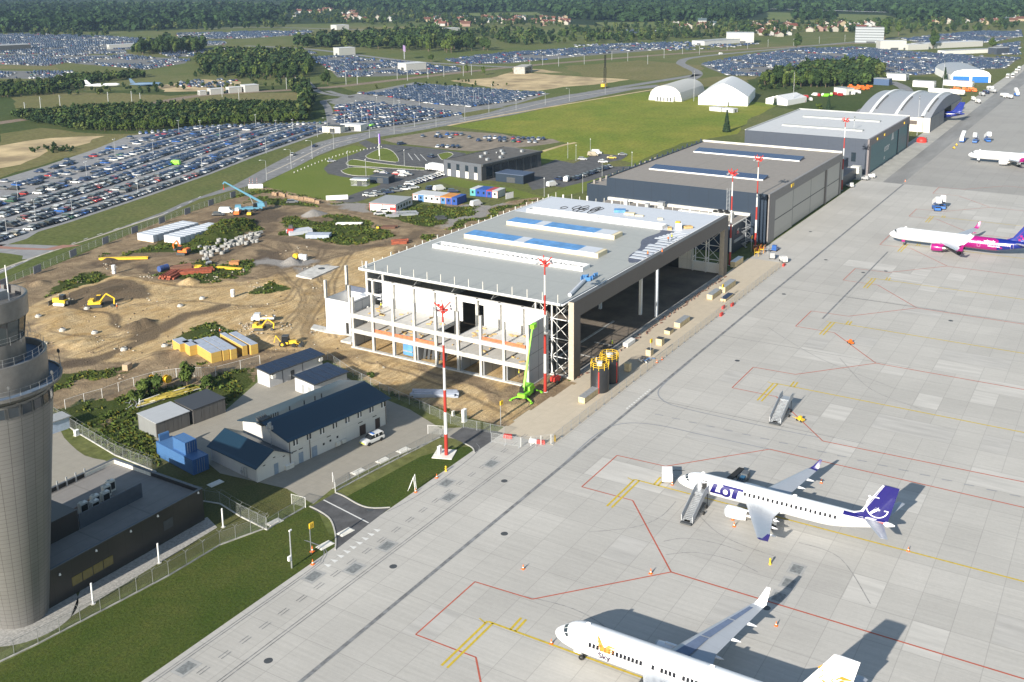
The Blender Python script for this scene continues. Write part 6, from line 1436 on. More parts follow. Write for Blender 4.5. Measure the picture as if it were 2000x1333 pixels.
b=MB();b.taper(.7,3.0,-.95,.95,.5,1.35,.05);b.taper(.7,2.4,-.92,.92,1.35,2.15,.12,.08);b.build('cab',paint('white'),t);b=MB();b.box(1.0,1.7,-.93,-.9,1.45,1.95);b.box(2.30,2.42,-.7,.7,1.4,2.0);b.build('windows',M_carglass,t)
b=MB();b.box(-2.9,.6,-1.0,1.0,.8,.95);[b.box(*q)for q in((-2.9,.6,-1.0,-.95,.95,1.3),(-2.9,.6,.95,1.0,.95,1.3),(-2.9,-2.85,-.95,.95,.95,1.3))];fb=b.build('flatbed',paint('white'),t);b=MB();b.cbox((-1.6,0,1.2),(1.4,1.2,.5),.3);b.cbox((-.3,.3,1.15),(.9,.8,.4));b.build('load',M_wood,fb);wheels(t,[(x,y)for x in(-1.9,2.1)for y in(-.9,.9)],.38)
def tracks(t,L_=3.2,W_=2.4,m=M_dark):
 for s_ in(-1,1):b=MB();b.prof([(-L_/2,.35),(-L_/2+.25,.05),(L_/2-.25,.05),(L_/2,.35),(L_/2,.5),(L_/2-.25,.8),(-L_/2+.25,.8),(-L_/2,.5)],s_*W_/2-.25,s_*W_/2+.25);b.build('track',m,t)
def excavator(label,px,py,rz,col,sc=1.0,arm=((.8,1.4),(2.6,3.6),(4.6,2.2),(4.4,.5))):
 t=thing('excavator',label,'excavator',(*G(px,py),.15),rz);t.scale=(sc,)*3
 tracks(t);b=MB();b.taper(-2.1,1.2,-1.25,1.25,.9,1.5,.05);b.taper(-2.1,-.6,-1.2,1.2,1.5,2.1,.2,.1);b.build('house',col,t);b=MB();b.box(-2.25,-1.9,-1.2,1.2,.95,1.7);b.build('counterweight',M_dark,t)
 b=MB();b.taper(-.2,1.2,.25,1.2,1.5,2.9,.15,.05);cb=b.build('cab',M_carglass,t);b=MB();b.box(-.05,1.0,.3,1.15,2.9,3.0);b.build('cab_roof',col,cb)
 b=MB()
 for(a,c),(d,e)in zip(arm[:-1],arm[1:]):b.M=Matrix.Translation((0,-.3,0));q=Vector((d-a,0,e-c));n_=Vector((-q.z,0,q.x)).normalized()*.2;b.idx([(a-n_.x,-.18,c-n_.z),(d-n_.x*.7,-.18,e-n_.z*.7),(d+n_.x*.7,-.18,e+n_.z*.7),(a+n_.x,-.18,c+n_.z),(a-n_.x,.18,c-n_.z),(d-n_.x*.7,.18,e-n_.z*.7),(d+n_.x*.7,.18,e+n_.z*.7),(a+n_.x,.18,c+n_.z)],[(0,1,2,3),(7,6,5,4),(0,4,5,1),(1,5,6,2),(2,6,7,3),(3,7,4,0)])
 ar=b.build('arm',col,t);e=arm[-1];b=MB();b.M=Matrix.Translation((0,-.3,0));b.prof([(e[0]-.1,e[1]+.1),(e[0]-.9,e[1]-.1),(e[0]-.8,e[1]-.6),(e[0]+.1,e[1]-.5)],-.5,.5);b.build('bucket',M_dark,ar);return t
excavator('orange tracked excavator in front of the grassy mound',358,498,R(105),M_orange,1.0,((.8,1.5),(2.2,4.3),(3.6,3.0),(3.4,1.6)))
excavator('yellow tracked excavator digging beside the bulldozer',190,600,R(-50),M_yellow,1.0)
excavator('compact yellow excavator on the sand behind the backhoe loader',508,645,R(-62),M_yellow,.8)
excavator('small grey excavator in the middle of the material yard',408,518,R(60),M_steel,.6)
t=thing('bulldozer','yellow tracked bulldozer on the dark soil left of the yellow excavator','bulldozer',(*G(120,597),.15),R(110));tracks(t,3.4,2.0,M_offwhite);b=MB();b.taper(.0,2.2,-.6,.6,.8,1.9,.05,.1);b.box(-1.7,0,-.9,.9,.8,1.6);b.build('body',M_yellow,t);b=MB();b.taper(-1.3,.1,-.7,.7,1.6,2.9,.1);b.build('cab',M_carglass,t);b=MB();b.prof([(2.6,.1),(2.75,.1),(2.6,.7),(2.8,1.3),(2.65,1.3),(2.4,.7)],-1.7,1.7);b.build('blade',M_dark,t);b=MB();b.box(-2.4,-1.7,-.5,.5,.5,1.3);b.build('ripper',M_dark,t)
t=thing('backhoe_loader','yellow wheeled backhoe loader nearest the solar sheds','backhoe loader',(*G(563,677),.1),R(-62));b=MB();b.taper(.2,2.2,-.5,.5,.7,1.5,.1);b.box(-1.7,.2,-.8,.8,.7,1.2);b.build('body',M_yellow,t);b=MB();b.taper(-1.4,.3,-.75,.75,1.2,2.6,.12);cb=b.build('cab',M_carglass,t);b=MB();b.box(-1.35,.25,-.75,.75,2.6,2.7);b.build('cab_roof',M_dark,cb)
for s_ in(-1,1):
 b=MB();b.lathe([(0,-.22),(.75,-.22),(.75,.22),(0,.22)],16,c=(-1.1,s_*1.0,.75),ax='y');w_=b.build('wheel',M_tyre,t);b=MB();b.lathe([(0,-.24),(.35,-.24),(.35,.24),(0,.24)],12,c=(-1.1,s_*1.0,.75),ax='y');b.build('rim',M_yellow,w_)
 b=MB();b.lathe([(0,-.18),(.5,-.18),(.5,.18),(0,.18)],14,c=(1.6,s_*.9,.5),ax='y');b.build('wheel',M_tyre,t)
 b=MB();b.bar((.3,s_*.55,1.5),(2.9,s_*.55,.7),.1,n=4);b.build('loader_arm',M_yellow,t)
b=MB();b.prof([(2.7,.2),(3.6,.15),(3.5,.35),(2.9,.9)],-1.1,1.1);b.build('bucket',M_dark,t);b=MB();b.bar((-1.7,0,1.0),(-2.9,0,2.6),.14,n=4);b.bar((-2.9,0,2.6),(-3.4,0,.8),.11,n=4);b.build('backhoe_arm',M_yellow,t)
bx_,by_=G(505,412)
t=thing('mobile_crane','light blue mobile crane with its telescopic boom raised over the road fence','crane',(bx_,by_,.05),math.atan2(294.5-by_,265-bx_));M_lb=mat('light_blue_paint',(.12,.30,.42),.45)
b=MB();b.box(-1.5,7.5,-1.25,1.25,.9,1.6);b.taper(6.0,8.6,-1.25,1.25,.8,2.6,.25,.1);b.build('carrier',M_lb,t);b=MB();b.box(7.0,8.5,-1.1,1.1,1.8,2.4);b.build('windscreen',M_carglass,t);wheels(t,[(x,y)for x in(-.6,1.4,4.6,6.4)for y in(-1.1,1.1)],.6,.25)
b=MB();b.taper(-2.4,1.0,-1.2,1.2,1.7,3.0,.2,.1);b.build('superstructure',M_lb,t);b=MB();b.taper(.4,1.9,.5,1.4,1.7,3.2,.15,.05);b.build('cab',M_carglass,t);b=MB();b.box(-3.2,-2.4,-1.2,1.2,1.2,3.2);b.build('counterweight',M_dark,t)
dd=math.hypot(294.5-by_,265-bx_);b=MB();A_=Vector((-1.6,0,3.0));E_=Vector((dd,0,11.7));u=E_-A_
for f0,f1,r in((0,.45,.55),(.43,.75,.44),(.73,1,.34)):b.bar(A_+u*f0,A_+u*f1,r,n=4)
b.bar(E_,E_+Vector((.6,0,-.8)),.3,n=4);bm_=b.build('boom',M_lb,t);b=MB();b.bar(E_+Vector((.4,0,-.6)),E_+Vector((.4,0,-2.4)),.06,n=4);b.cbox(tuple(E_+Vector((.4,0,-2.6))),(.4,.4,.6));b.build('hook',M_redp,bm_);b=MB();b.bar((1.6,0,2.3),A_+u*.35,.16,n=6);b.build('lift_cylinder',M_steel,bm_)
t=thing('crawler_crane','dark crawler crane with an upright boom at the far sandy works','crane',(*G(1181,172),0));b=MB();H_=25
for i in range(12):
 z0_,z1_=2+i*1.95,2+(i+1)*1.95;w_=.7 if i<7 else.4
 for sx,sy in((-1,-1),(1,-1),(1,1),(-1,1)):b.bar((sx*w_+z0_*.03,sy*w_,z0_),(sx*w_+z1_*.03,sy*w_,z1_),.12,n=4);b.bar((sx*w_,sy*w_,z0_),(-sx*w_,sy*w_,z1_),.08,n=4)
b.build('boom',M_black,t);b=MB();b.box(-3.5,1.5,-1.5,1.5,1,3.2);b.build('house',M_yellow,t);tracks(t,5,3.5)
gx,gy=G(1028,776)
t=thing('telehandler','lime green telehandler reaching up the grey end wall of the frame','telehandler',(gx,gy,.1),R(10));M_lime=M_green
b=MB();b.taper(-2.6,2.6,-1.1,1.1,.7,1.5,.1);b.taper(-.3,2.4,-.9,.9,1.5,2.3,.2,.1);b.build('chassis',M_lime,t);b=MB();b.taper(-1.9,-.4,-.2,.9,1.5,2.7,.12);b.build('cab',M_carglass,t);wheels(t,[(x,y)for x in(-1.9,1.9)for y in(-1.0,1.0)],.6,.25)
for sx in(-2.7,2.7):
 for s_ in(-1,1):b=MB();b.bar((sx*.8,s_*.8,.9),(sx*1.1,s_*2.3,.35),.16,n=4);b.cbox((sx*1.12,s_*2.35,.12),(.6,.5,.15));b.build('stabiliser',M_lime,t)
tp=Vector((178.2-gx,108.2-gy,13.6));tp=Matrix.Rotation(-R(10),3,'Z')@tp;bs=Vector((-1.6,0,2.0));b=MB();b.bar(bs,bs+(tp-bs)*.55,.30,n=4);b.bar(bs+(tp-bs)*.53,tp,.21,n=4);bm_=b.build('boom',M_lime,t);b=MB();b.cbox(tuple(tp+Vector((.8,0,.5))),(1.8,.9,.9));b.build('work_basket',M_lime,bm_)
t=thing('boom_lift','red boom lift with a dark folded arm beside the lattice columns','boom lift',(*G(1085,748),.1),0);b=MB();b.taper(-1.1,1.1,-.9,.9,.5,1.4,.15);b.build('base',M_redp,t);wheels(t,[(x,y)for x in(-.8,.8)for y in(-.9,.9)],.45,.18);b=MB();b.bar((0,0,1.4),(-.8,.4,5.2),.2,n=4);b.bar((-.8,.4,5.2),(-.1,.5,8.2),.17,n=4);b.bar((-.1,.5,8.2),(-1.2,.9,11.4),.13,n=4);ar=b.build('arm',M_dark,t);b=MB();b.box(-1.9,-1.0,.5,1.3,11.2,12.2);b.build('basket',M_grey,ar)
#  black tanks with yellow railings
def tank(label,x,y,rot):
 t=thing('storage_tank',label,'tank',(x,y,.02),rot,'black tanks with yellow railings');H_=5.6
 b=MB();b.lathe([(2.0,0),(2.0,H_),(1.9,H_+.05),(0,H_+.1)],40);autosmooth(b.build('shell',ribmat('black_tank_wall',(.022,.024,.028),1.9,2,.2,.4,dark=.6,width=.03)if 'black_tank_wall' not in bpy.data.materials else bpy.data.materials['black_tank_wall'],t))
 n=10;P_=[(1.98*math.cos(2*PI*i/n),1.98*math.sin(2*PI*i/n))for i in range(n+1)];b=MB()
 for x_,y_ in P_[:-1]:b.bar((x_,y_,H_-.5),(x_,y_,H_+1.05),.07,n=4)
 for z in(.15,.6,1.05):b.path([(x_,y_,H_+z)for x_,y_ in P_],.055,4)
 b.build('railing',M_yellow,t);b=MB();b.box(-.6,.5,-.5,.5,H_,H_+.9);b.bar((.2,.8,H_),(.2,.8,H_+1.8),.05);b.build('hatch',M_offwhite,t);b=MB();b.box(-2.06,-1.98,-.12,.12,0,H_-.8);b.build('red_gauge',M_redp,t)
 b=MB();[b.bar((1.2,1.75+d*.3,0),(1.2,1.75+d*.3,H_+1),.04,n=4)for d in(0,1)];b.build('ladder',M_yellow,t)
tank('front black tank with yellow railings, nearest the fence corner',185.1,95.5,R(20));tank('rear black tank with yellow railings, half hidden behind the front one',190.6,96.0,R(80))
#  crates and boxes on the works strip
def crate(label,x,y,rz,L_,W_,H_,m,mt,name='wooden_crate',cat='crate',z=.03,group=None):
 t=thing(name,label,cat,(x,y,z),rz,group);b=MB();b.box(0,L_,0,W_,.1,H_);b.build('box',m,t);b=MB();b.box(-.03,L_+.03,-.03,W_+.03,H_,H_+.06);b.build('lid',mt,t);b=MB();[b.box(q,q+.15,.05,W_-.05,0,.1)for q in(.1,L_/2,L_-.25)];b.build('pallet',M_wood,t);return t
M_cr=M_ply
for lb,px,py,L_,W_,H_,mt in[('long pale crate with a grey cover in front of the black tanks',1142,790,7.0,1.5,1.3,M_steel),('upright pale crate in the shadow of the black tanks',1229,728,1.1,1.3,1.9,M_cr),('pale crate beside the blue parcels near the fence',1271,697,1.5,1.3,1.5,M_dark),('pair of upright boards crate, third from the tanks',1292,677,1.6,1.5,1.7,M_dark),('low crate with a pale sheet at the row of boxes',1308,655,2.4,1.5,1.0,M_dark),('long crate with a grey cover in the middle of the works strip',1328,642,6.5,1.6,1.3,M_steel),('long crate with a grey cover beside the far yellow sign',1391,587,6.5,1.6,1.4,M_steel),('longest crate with a grey cover at the far works strip',1416,573,8.5,1.8,1.6,M_steel),('flat crate with a dark blue sheet next to the fence',1417,590,6.0,1.5,.7,mat('dark_blue_sheet',(.03,.05,.10),.6)),('tall pale crate at the foot of the far hangar column',1436,524,7.0,1.6,1.8,M_white)]:
 x,y=G(px,py);crate(lb,x,y,0,L_,W_,H_,M_cr,mt)
for lb,px,py in[('left white wrapped parcel at the hangar threshold',1221,678),('right white wrapped parcel at the hangar threshold',1226,680)]:x,y=G(px,py);crate(lb,x,y,0,4.2,.8,.9,M_white,M_white,'wrapped_parcel','parcel')
t=thing('debris_pile','heap of blue and dark scrap beside the fence bend','scrap',(*G(1258,705),.03));b=MB();r_=random.Random(5)
for i in range(16):b.k=i%3;b.cbox((r_.uniform(-2,2),r_.uniform(-1.2,1),r_.uniform(.1,.4)),(r_.uniform(.4,1.6),.3,.2),r_.uniform(0,3))
b.build('scrap',[M_dark,mat('scrap_blue',(.08,.16,.33),.6),M_offwhite],t)
b=MB();r_=random.Random(8)
for i in range(60):b.cbox((189+i*1.5+r_.uniform(-.4,.4),102.2+r_.uniform(-.5,.6),.2),(r_.uniform(.5,1.3),r_.uniform(.15,.4),.25),r_.uniform(-.5,.5))
o=b.build('formwork_debris',mat('reddish_formwork',(.22,.13,.10),.8,var=.4));tag(o,'scattered reddish formwork pieces along the hangar threshold','debris',kind='stuff')
def cone(label,px,py,s=1.0,col=None,grp='traffic cones on the apron'):
 global c_0
 x,y=G(px,py)
 if 'c_0' not in globals():
  c_0=thing('traffic_cone',label,'cone',(x,y,.02),0,grp);b=MB();b.lathe([(.17,.05),(.03,.8),(0,.8)],10);b.build('body',M_orange,c_0,True);b=MB();b.box(-.25,.25,-.25,.25,0,.05);b.build('foot',M_orange,c_0);b=MB();b.lathe([(.135,.25),(.10,.42)],10);b.build('white_stripe',M_white,c_0)
 else:r=dup(c_0,(x,y,.02),0,label,grp);r.scale=(s*.78,)*3
for lb,px,py,s_ in[('cone standing alone on the open apron left of the junction of red lines',1022,1112,1.4),('cone on the red line near its corner',1271,1121,1.4),('cone off the wing tip of the nearest airliner',1516,1223,1.2),('cone on the yellow lead-in line behind the regional jet',1774,1077,1.2),('cone ahead of the nearest airliner nose',1077,1258,1.2),('cone left of the regional jet engine',1431,1016,1.3),('second cone below the regional jet engine',1434,1029,1.3),('cone behind the far wing of the regional jet',1604,944,1.2),('cone ahead of the regional jet nose',1313,948,1.2),('cone at the old concrete edge',1768,355,1.5)]:cone(lb,px,py,s_)
cone('orange cone on the lawn edge beside the steps',812,962,1.3);cone('orange cone at the apron edge by the hydrant',853,934,1.3);cone('orange cone beside the works fence',1293,703,1.3);cone('orange cone at the foot of the works fence',1283,709,1.3);cone('orange cone at the drive corner on the apron edge',611,1103,1.4);cone('orange cone in the bottom lawn by the sign pole',610,1078,1.6)
for lb,px,py,m_ in[('left red water barrier at the works gate',992,856,M_redp),('white water barrier at the works gate',1042,865,M_white),('right red water barrier at the works gate',1056,867,M_redp),('red barrier block against the middle of the works fence',1413,603,M_redp),('red barrier foot outside the works fence',1409,617,M_redp),('red barrier block near the fence bend',1430,598,M_redp),('red block at the far end of the works fence',1531,520,M_redp)]:
 x,y=G(px,py);t=thing('water_barrier',lb,'barrier',(x,y,.03),R(-75)if px<1100 else 0,'plastic barriers by the works fence');b=MB();b.prof([(-.9,0),(.9,0),(.8,.75),(-.8,.75)],-.22,.22);b.build('body',m_,t);b=MB();b.box(-.7,.7,-.3,.3,-.0,.18);b.build('foot',m_,t)
hy=thing('hydrant','yellow hydrant on the apron edge near the nearest mast','hydrant',(*G(871,921),0));b=MB();b.lathe([(.22,0),(.2,.2),(.14,.25),(.14,.8),(.2,.85),(.12,1.05),(0,1.1)],12);b.build('body',M_yellow,hy,True);b=MB();b.bar((-.3,0,.65),(.3,0,.65),.07);b.build('outlet',M_yellow,hy)
hy2=dup(hy,(*G(1504,1103),.02),0,'yellow chock stand on the open apron below the regional jet wing');hy2['category']='stand'
lmp=thing('warning_lamp','amber warning lamp post at the corner of the works fence','lamp',(*G(1084,862),0));b=MB();b.lathe([(.25,0),(.2,.1),(.16,.9),(.1,1.3),(0,1.35)],10);b.build('body',M_yellow,lmp,True)
t=thing('access_steps','small white access ladder at the lawn edge','ladder',(*G(812,958),0),.4);b=MB();[b.bar((s_*.45,0,0),(s_*.45,.2,2.8),.05,n=4)for s_ in(-1,1)];[b.bar((-.45,.02*i,.3*i),(.45,.02*i,.3*i),.04,n=4)for i in range(1,10)];[b.bar((s_*.45,.2,2.8),(s_*.45,1.3,0),.04,n=4)for s_ in(-1,1)];b.build('frame',M_white,t)
#  apron ground equipment
def stairs(name,label,x,y,rz,top,L_,W_=1.9,n=17,group=None):
 t=thing(name,label,'passenger stairs',(x,y,.02),rz,group)
 run=L_-2.0
 for i in range(n):b=MB();b.box(i*run/n,(i+1.25)*run/n,-W_/2+.12,W_/2-.12,.5+i*(top-.5)/n-.06,.5+i*(top-.5)/n);b.build('tread',M_steel,t)
 for s_ in(-1,1):
  y_=s_*W_/2;b=MB();b.idx([(0,y_-.05,.3),(run,y_-.05,top-.2),(run,y_-.05,top+.9),(0,y_-.05,1.4),(0,y_+.05,.3),(run,y_+.05,top-.2),(run,y_+.05,top+.9),(0,y_+.05,1.4)],[(0,1,2,3),(7,6,5,4),(0,4,5,1),(3,2,6,7),(0,3,7,4),(1,5,6,2)]);b.box(run,L_,y_-.05,y_+.05,top-.2,top+.95);b.build('side_panel',mat('stair_panel',(.46,.47,.49),.5)if 'stair_panel' not in bpy.data.materials else bpy.data.materials['stair_panel'],t)
  b=MB();b.path([(0,y_,1.5),(run,y_,top+1.05),(L_,y_,top+1.05)],.05,5);b.build('handrail',M_steel,t)
  b=MB();b.bar((run*.75,y_*.8,.3),(run*.9,y_*.8,top-.1),.08,n=4);b.bar((L_-.4,y_*.8,.3),(L_-.5,y_*.8,top),.08,n=4);b.build('strut',M_dark,t)
 b=MB();b.box(run,L_,-W_/2+.06,W_/2-.06,top-.1,top);b.build('platform',M_steel,t);b=MB();b.box(-.6,.1,-W_/2,W_/2,.15,.4);b.box(0,L_-.3,-.5,.5,.35,.5);b.build('chassis',M_dark,t);wheels(t,[(L_*.55,-W_/2-.35),(L_*.55,W_/2+.35),(.5,0),(L_*.85,-W_/2)],.32,.12);return t
stairs('passenger_stairs','grey passenger stairs standing at the open door of the regional jet',143.2,57.75,R(0),2.9,7.4,1.9)
stairs('passenger_stairs','parked passenger stairs with white sides standing alone beside the red line',187.0,57.3,R(1),2.8,8.4,2.2)
t=thing('belt_loader','dark baggage belt loader leaning on the far side of the regional jet','belt loader',(155.9,55.9,.02),R(0));b=MB();b.idx([(0,-.5,2.0),(8,-.5,1.0),(8,.5,1.0),(0,.5,2.0),(0,-.5,2.25),(8,-.5,1.25),(8,.5,1.25),(0,.5,2.25)],[(3,2,1,0),(4,5,6,7),(0,1,5,4),(1,2,6,5),(2,3,7,6),(3,0,4,7)]);b.build('belt',M_black,t);b=MB();b.box(1.5,7.2,-1.9,-.6,.35,1.0);b.box(5.5,7.0,-1.9,-.7,1.0,1.5);b.build('chassis',mat('loader_grey',(.10,.11,.12),.5),t);wheels(t,[(2.2,-1.7),(6.4,-1.7),(2.2,.4),(6.4,.4)],.32);b=MB();b.box(4.2,5.4,-1.7,-.9,1.0,1.25);b.cbox((2.4,-1.2,1.2),(.8,.6,.5));b.build('bags',mat('bag_blue',(.03,.12,.22),.7),t)
t=thing('ground_power_unit','white ground power unit ahead of the regional jet','power unit',(*G(1303,938),.02),R(25));b=MB();b.taper(-1.5,1.5,-.95,.95,.4,1.9,.1,.05);b.build('housing',M_white,t);b=MB();b.box(-1.2,.6,-.97,-.95,.7,1.6);b.build('grille',M_grey,t);wheels(t,[(x,y)for x in(-1,1)for y in(-.85,.85)],.3,.12);b=MB();b.path([(1.5,0,.5),(2.6,-.2,.3),(3.4,-1.6,.25),(3.2,-3,.3)],.05,5);b.build('cable',M_black,t)
def trolley(label,px,py,rz,col=M_yellow):
 t=thing('tow_trolley',label,'trolley',(*G(px,py),.02),rz);b=MB();b.box(-.8,.8,-.45,.45,.3,.6);b.cbox((0,0,.85),(.5,.5,.5));b.build('frame',col,t);wheels(t,[(x,y)for x in(-.5,.5)for y in(-.4,.4)],.25,.08);b=MB();b.bar((.8,0,.4),(1.9,.1,.3),.04);b.build('tow_bar',col,t)
trolley('small yellow trolley beside the parked stairs',1563,823,1.2);trolley('small orange trolley on the red line in the middle of the apron',1661,672,.8,M_orange)
def stairtruck(label,x,y,rz,n=1):
 t=thing('stair_truck',label,'stair truck',(x,y,.02),rz);b=MB();b.box(-3.2,2.4,-1.1,1.1,.5,1.1);b.taper(1.3,3.2,-1.1,1.1,.5,2.0,.2,.1);b.build('chassis',M_blue,t);b=MB();b.box(2.6,3.1,-.95,.95,1.35,1.9);b.build('windscreen',M_carglass,t);wheels(t,[(x_,y_)for x_ in(-2,2.2)for y_ in(-1,1)],.42,.15)
 b=MB();b.idx([(-4,-.9,1.2),(2.2,-.9,3.6),(2.2,.9,3.6),(-4,.9,1.2),(-4,-.9,3.0),(2.2,-.9,5.6),(2.2,.9,5.6),(-4,.9,3.0)],[(3,2,1,0),(4,5,6,7),(0,1,5,4),(1,2,6,5),(2,3,7,6),(3,0,4,7)]);b.box(2.2,4.0,-.9,.9,3.5,5.6);b.build('covered_stair',M_white,t);return t
stairtruck('white covered stair truck on a blue chassis on the middle apron',399.5,64.5,R(200));stairtruck('blue stair truck half behind the first covered one',403.5,63.0,R(190));
for lb,px,py,rz in[('leftmost blue and white stair truck of the distant group',1880,278,R(0)),('middle stair truck of the distant group',1905,279,R(180)),('right stair truck of the distant group with its stair pointing right',1928,277,R(200)),('stair truck parked on the old apron near the right edge',1985,188,R(20))]:stairtruck(lb,*G(px,py),rz)
trolley('yellow trolley pair beside the distant stair trucks',1863,291,.5);trolley('yellow chock cart near the old apron joint',1868,285,.2)
for i,(lb,px,py,m_)in enumerate([('small pale blue tractor beside the corner of the beige doors',1514,490,'blue'),('pale work platform cart at the works fence end',1508,505,'silver'),('white generator box at the end of the works strip',1530,512,'white'),('white service cart in front of the low link building',1660,366,'white'),('pale tug beside the teal doors',1690,352,'silver'),('white tug at the hangar link',1702,348,'white')]):
 x,y=G(px,py);t=thing('service_cart',lb,'cart',(x,y,.02),R(20*i));b=MB();b.box(-1.5,1.5,-.8,.8,.4,1.0+.3*(i%3));b.box(-1.3,-.2,-.7,.7,1.0,2.0);b.build('body',paint(m_),t);wheels(t,[(x_,y_)for x_ in(-1,1)for y_ in(-.75,.75)],.32)
t=thing('work_platform','yellow and red maintenance platforms at the corner of the slate-grey hangar','platform',(*G(1485,500),.02));b=MB()
for i in range(5):
 x0_,y0_=r_.uniform(-3,4),r_.uniform(-3,3);b.k=i%3
 for sx,sy in((0,0),(1.6,0),(0,1.2),(1.6,1.2)):b.bar((x0_+sx,y0_+sy,0),(x0_+sx,y0_+sy,2.4),.05,n=4)
 b.box(x0_,x0_+1.6,y0_,y0_+1.2,1.2,1.3);b.bar((x0_,y0_,2.4),(x0_+1.6,y0_,2.4),.05,n=4);b.bar((x0_,y0_+1.2,2.4),(x0_+1.6,y0_+1.2,2.4),.05,n=4)
b.build('frame',[M_yellow,M_redp,M_steel],t)
t=thing('inflatable_store','round orange-red covered store in the shade beside the teal-door hangar','store',(*G(1800,278),.02));b=MB();b.lathe([(2.6,0),(2.7,1),(2.2,2),(1.2,2.6),(0,2.8)],16);b.build('cover',M_redp,t,True);b=MB();b.box(3,7,-1.3,1.3,0,1.7);b.build('box',mat('pale_orange',(.5,.28,.15),.6),t)
r_=random.Random(21)
for i,(px,py,c_)in enumerate([(1901,197,'white'),(1910,202,'white'),(1918,188,'silver'),(1926,184,'navy'),(1935,176,'white'),(1963,190,'white'),(1970,193,'white'),(1938,182,'silver')]):
 x,y=G(px,py);t=thing('tank_truck','%s apron vehicle, %s from the blue tail along the apron road edge'%(c_,['nearest','second','third','fourth','fifth','sixth','seventh','last'][i]),'truck',(x,y,.02),R(15+6*i));b=MB();b.taper(2.2,4,-1.2,1.2,.6,2.5,.2,.1);b.build('cab',paint(c_),t);b=MB();b.lathe([(0,-3),(1.1,-2.9),(1.2,-2),(1.2,1.6),(1.0,2.0),(0,2.1)],12,c=(-.3,0,1.8),ax='x');b.build('tank',paint(c_),t,True);wheels(t,[(x_,y_)for x_ in(-2,2.8)for y_ in(-1.1,1.1)],.5,.2)
bus=None
for i,(px,py)in enumerate([(1968,152),(1978,151),(1985,142),(1990,137)]):
 x,y=G(px,py)
 if bus is None:bus=thing('apron_bus','white bus closest to the blue-door hangar','bus',(x,y,.02),R(5),'white buses at the far apron edge');b=MB();b.taper(-6,6,-1.3,1.3,.4,3.0,.15,.1);b.build('body',paint('white'),bus);b=MB();b.box(-5.8,5.8,-1.33,-1.3,1.4,2.4);b.box(-6.02,-5.95,-1.1,1.1,1.3,2.5);b.build('windows',M_carglass,bus);wheels(bus,[(x_,y_)for x_ in(-4,4)for y_ in(-1.2,1.2)],.5,.2)
 else:dup(bus,(x,y,.02),R(5),'white bus, %s in the row beside the far apron road'%['','second','third','last'][i])
def simplebox(name,label,cat,px,py,L_,W_,H_,m,rz=0.0,roof=None):
 x,y=G(px,py);t=thing(name,label,cat,(x,y,.02),rz);b=MB();b.box(-L_/2,L_/2,-W_/2,W_/2,0,H_);b.build('wall',m,t);b=MB();b.taper(-L_/2-.2,L_/2+.2,-W_/2-.2,W_/2+.2,H_,H_+.25,.1);b.build('roof',roof or M_grey,t)
 b=MB();b.box(-L_/2-.04,-L_/2,-W_*.2,W_*.1,.1,min(2.4,H_*.8));b.build('door',M_dark,t)
 return t
simplebox('site_trailer','left long white trailer behind the vaulted hangar','trailer',1805,170,16,6,4.5,M_tent,R(85));simplebox('site_trailer','long white trailer before the blue doors','trailer',1872,168,22,5,4,M_tent,R(80));simplebox('store_building','beige store with dark vehicles behind the orange machines','building',1748,156,20,9,5,M_tentw,R(85));simplebox('store_building','dark blue store at the edge of the wood','building',1724,166,12,8,5,mat('store_blue',(.05,.09,.18),.6),R(85));simplebox('site_shed','small grey gabled shed in the vehicle yard','shed',1648,184,12,8,4.5,M_tentw,R(60))
t=thing('storage_drum','large white horizontal tank behind the vaulted hangar','tank',(*G(1848,187),.02),R(80));b=MB();b.lathe([(0,-13),(1.6,-12.8),(1.8,-12),(1.8,12),(1.6,12.8),(0,13)],16,c=(0,0,3.0),ax='x');b.build('shell',M_tent,t,True);b=MB();[b.box(x_,x_+.6,-1.4,1.4,0,1.6)for x_ in(-9,-3,3,9)];b.build('cradle',M_conc,t)
for i in range(14):
 px,py=([(1662+i*6,172+(i%3)*2)for _ in(0,)]if i<7 else[(1862+(i-7)*7,176+(i%2)*4)])[0];x,y=G(px,py)
 t=thing('snow_plough','orange winter-service machine parked in the yard beside the %s, place %d'%('wood' if i<7 else 'white trailers',i+1),'machine',(x,y,.02),r_.uniform(0,3),'orange winter machines');b=MB();b.taper(-2,1,-1.2,1.2,.5,1.8,.1);b.taper(1,2.4,-1.1,1.1,.5,2.4,.2,.1);b.build('body',M_orange,t);b=MB();b.prof([(2.8,.1),(3.0,.1),(3.3,1.1),(3.1,1.1)],-1.8,1.8);b.build('plough',M_orange,t);wheels(t,[(x_,y_)for x_ in(-1.2,1.4)for y_ in(-1.1,1.1)],.5,.2)
for i in range(16):
 px,py=1558+i*8+r_.uniform(-3,3),196-i*1.2+r_.uniform(-5,5);x,y=G(px,py);c_=r_.choice(['white','white','silver','red','navy','lime'])
 car('%s van in the vehicle yard between the small tent and the wood, place %d'%(c_,i+1),0,0,r_.uniform(0,3),'van',c_,'vans in the vehicle yard',(x,y),'parked_van')
t=simplebox('steel_box','left grey steel box lying in the meadow','box',1401,217,9,5,2.2,M_bitl,R(75),M_bitl);t=simplebox('steel_box','right grey steel box lying in the meadow','box',1425,219,9,5,2.2,M_bitl,R(75),M_bitl)
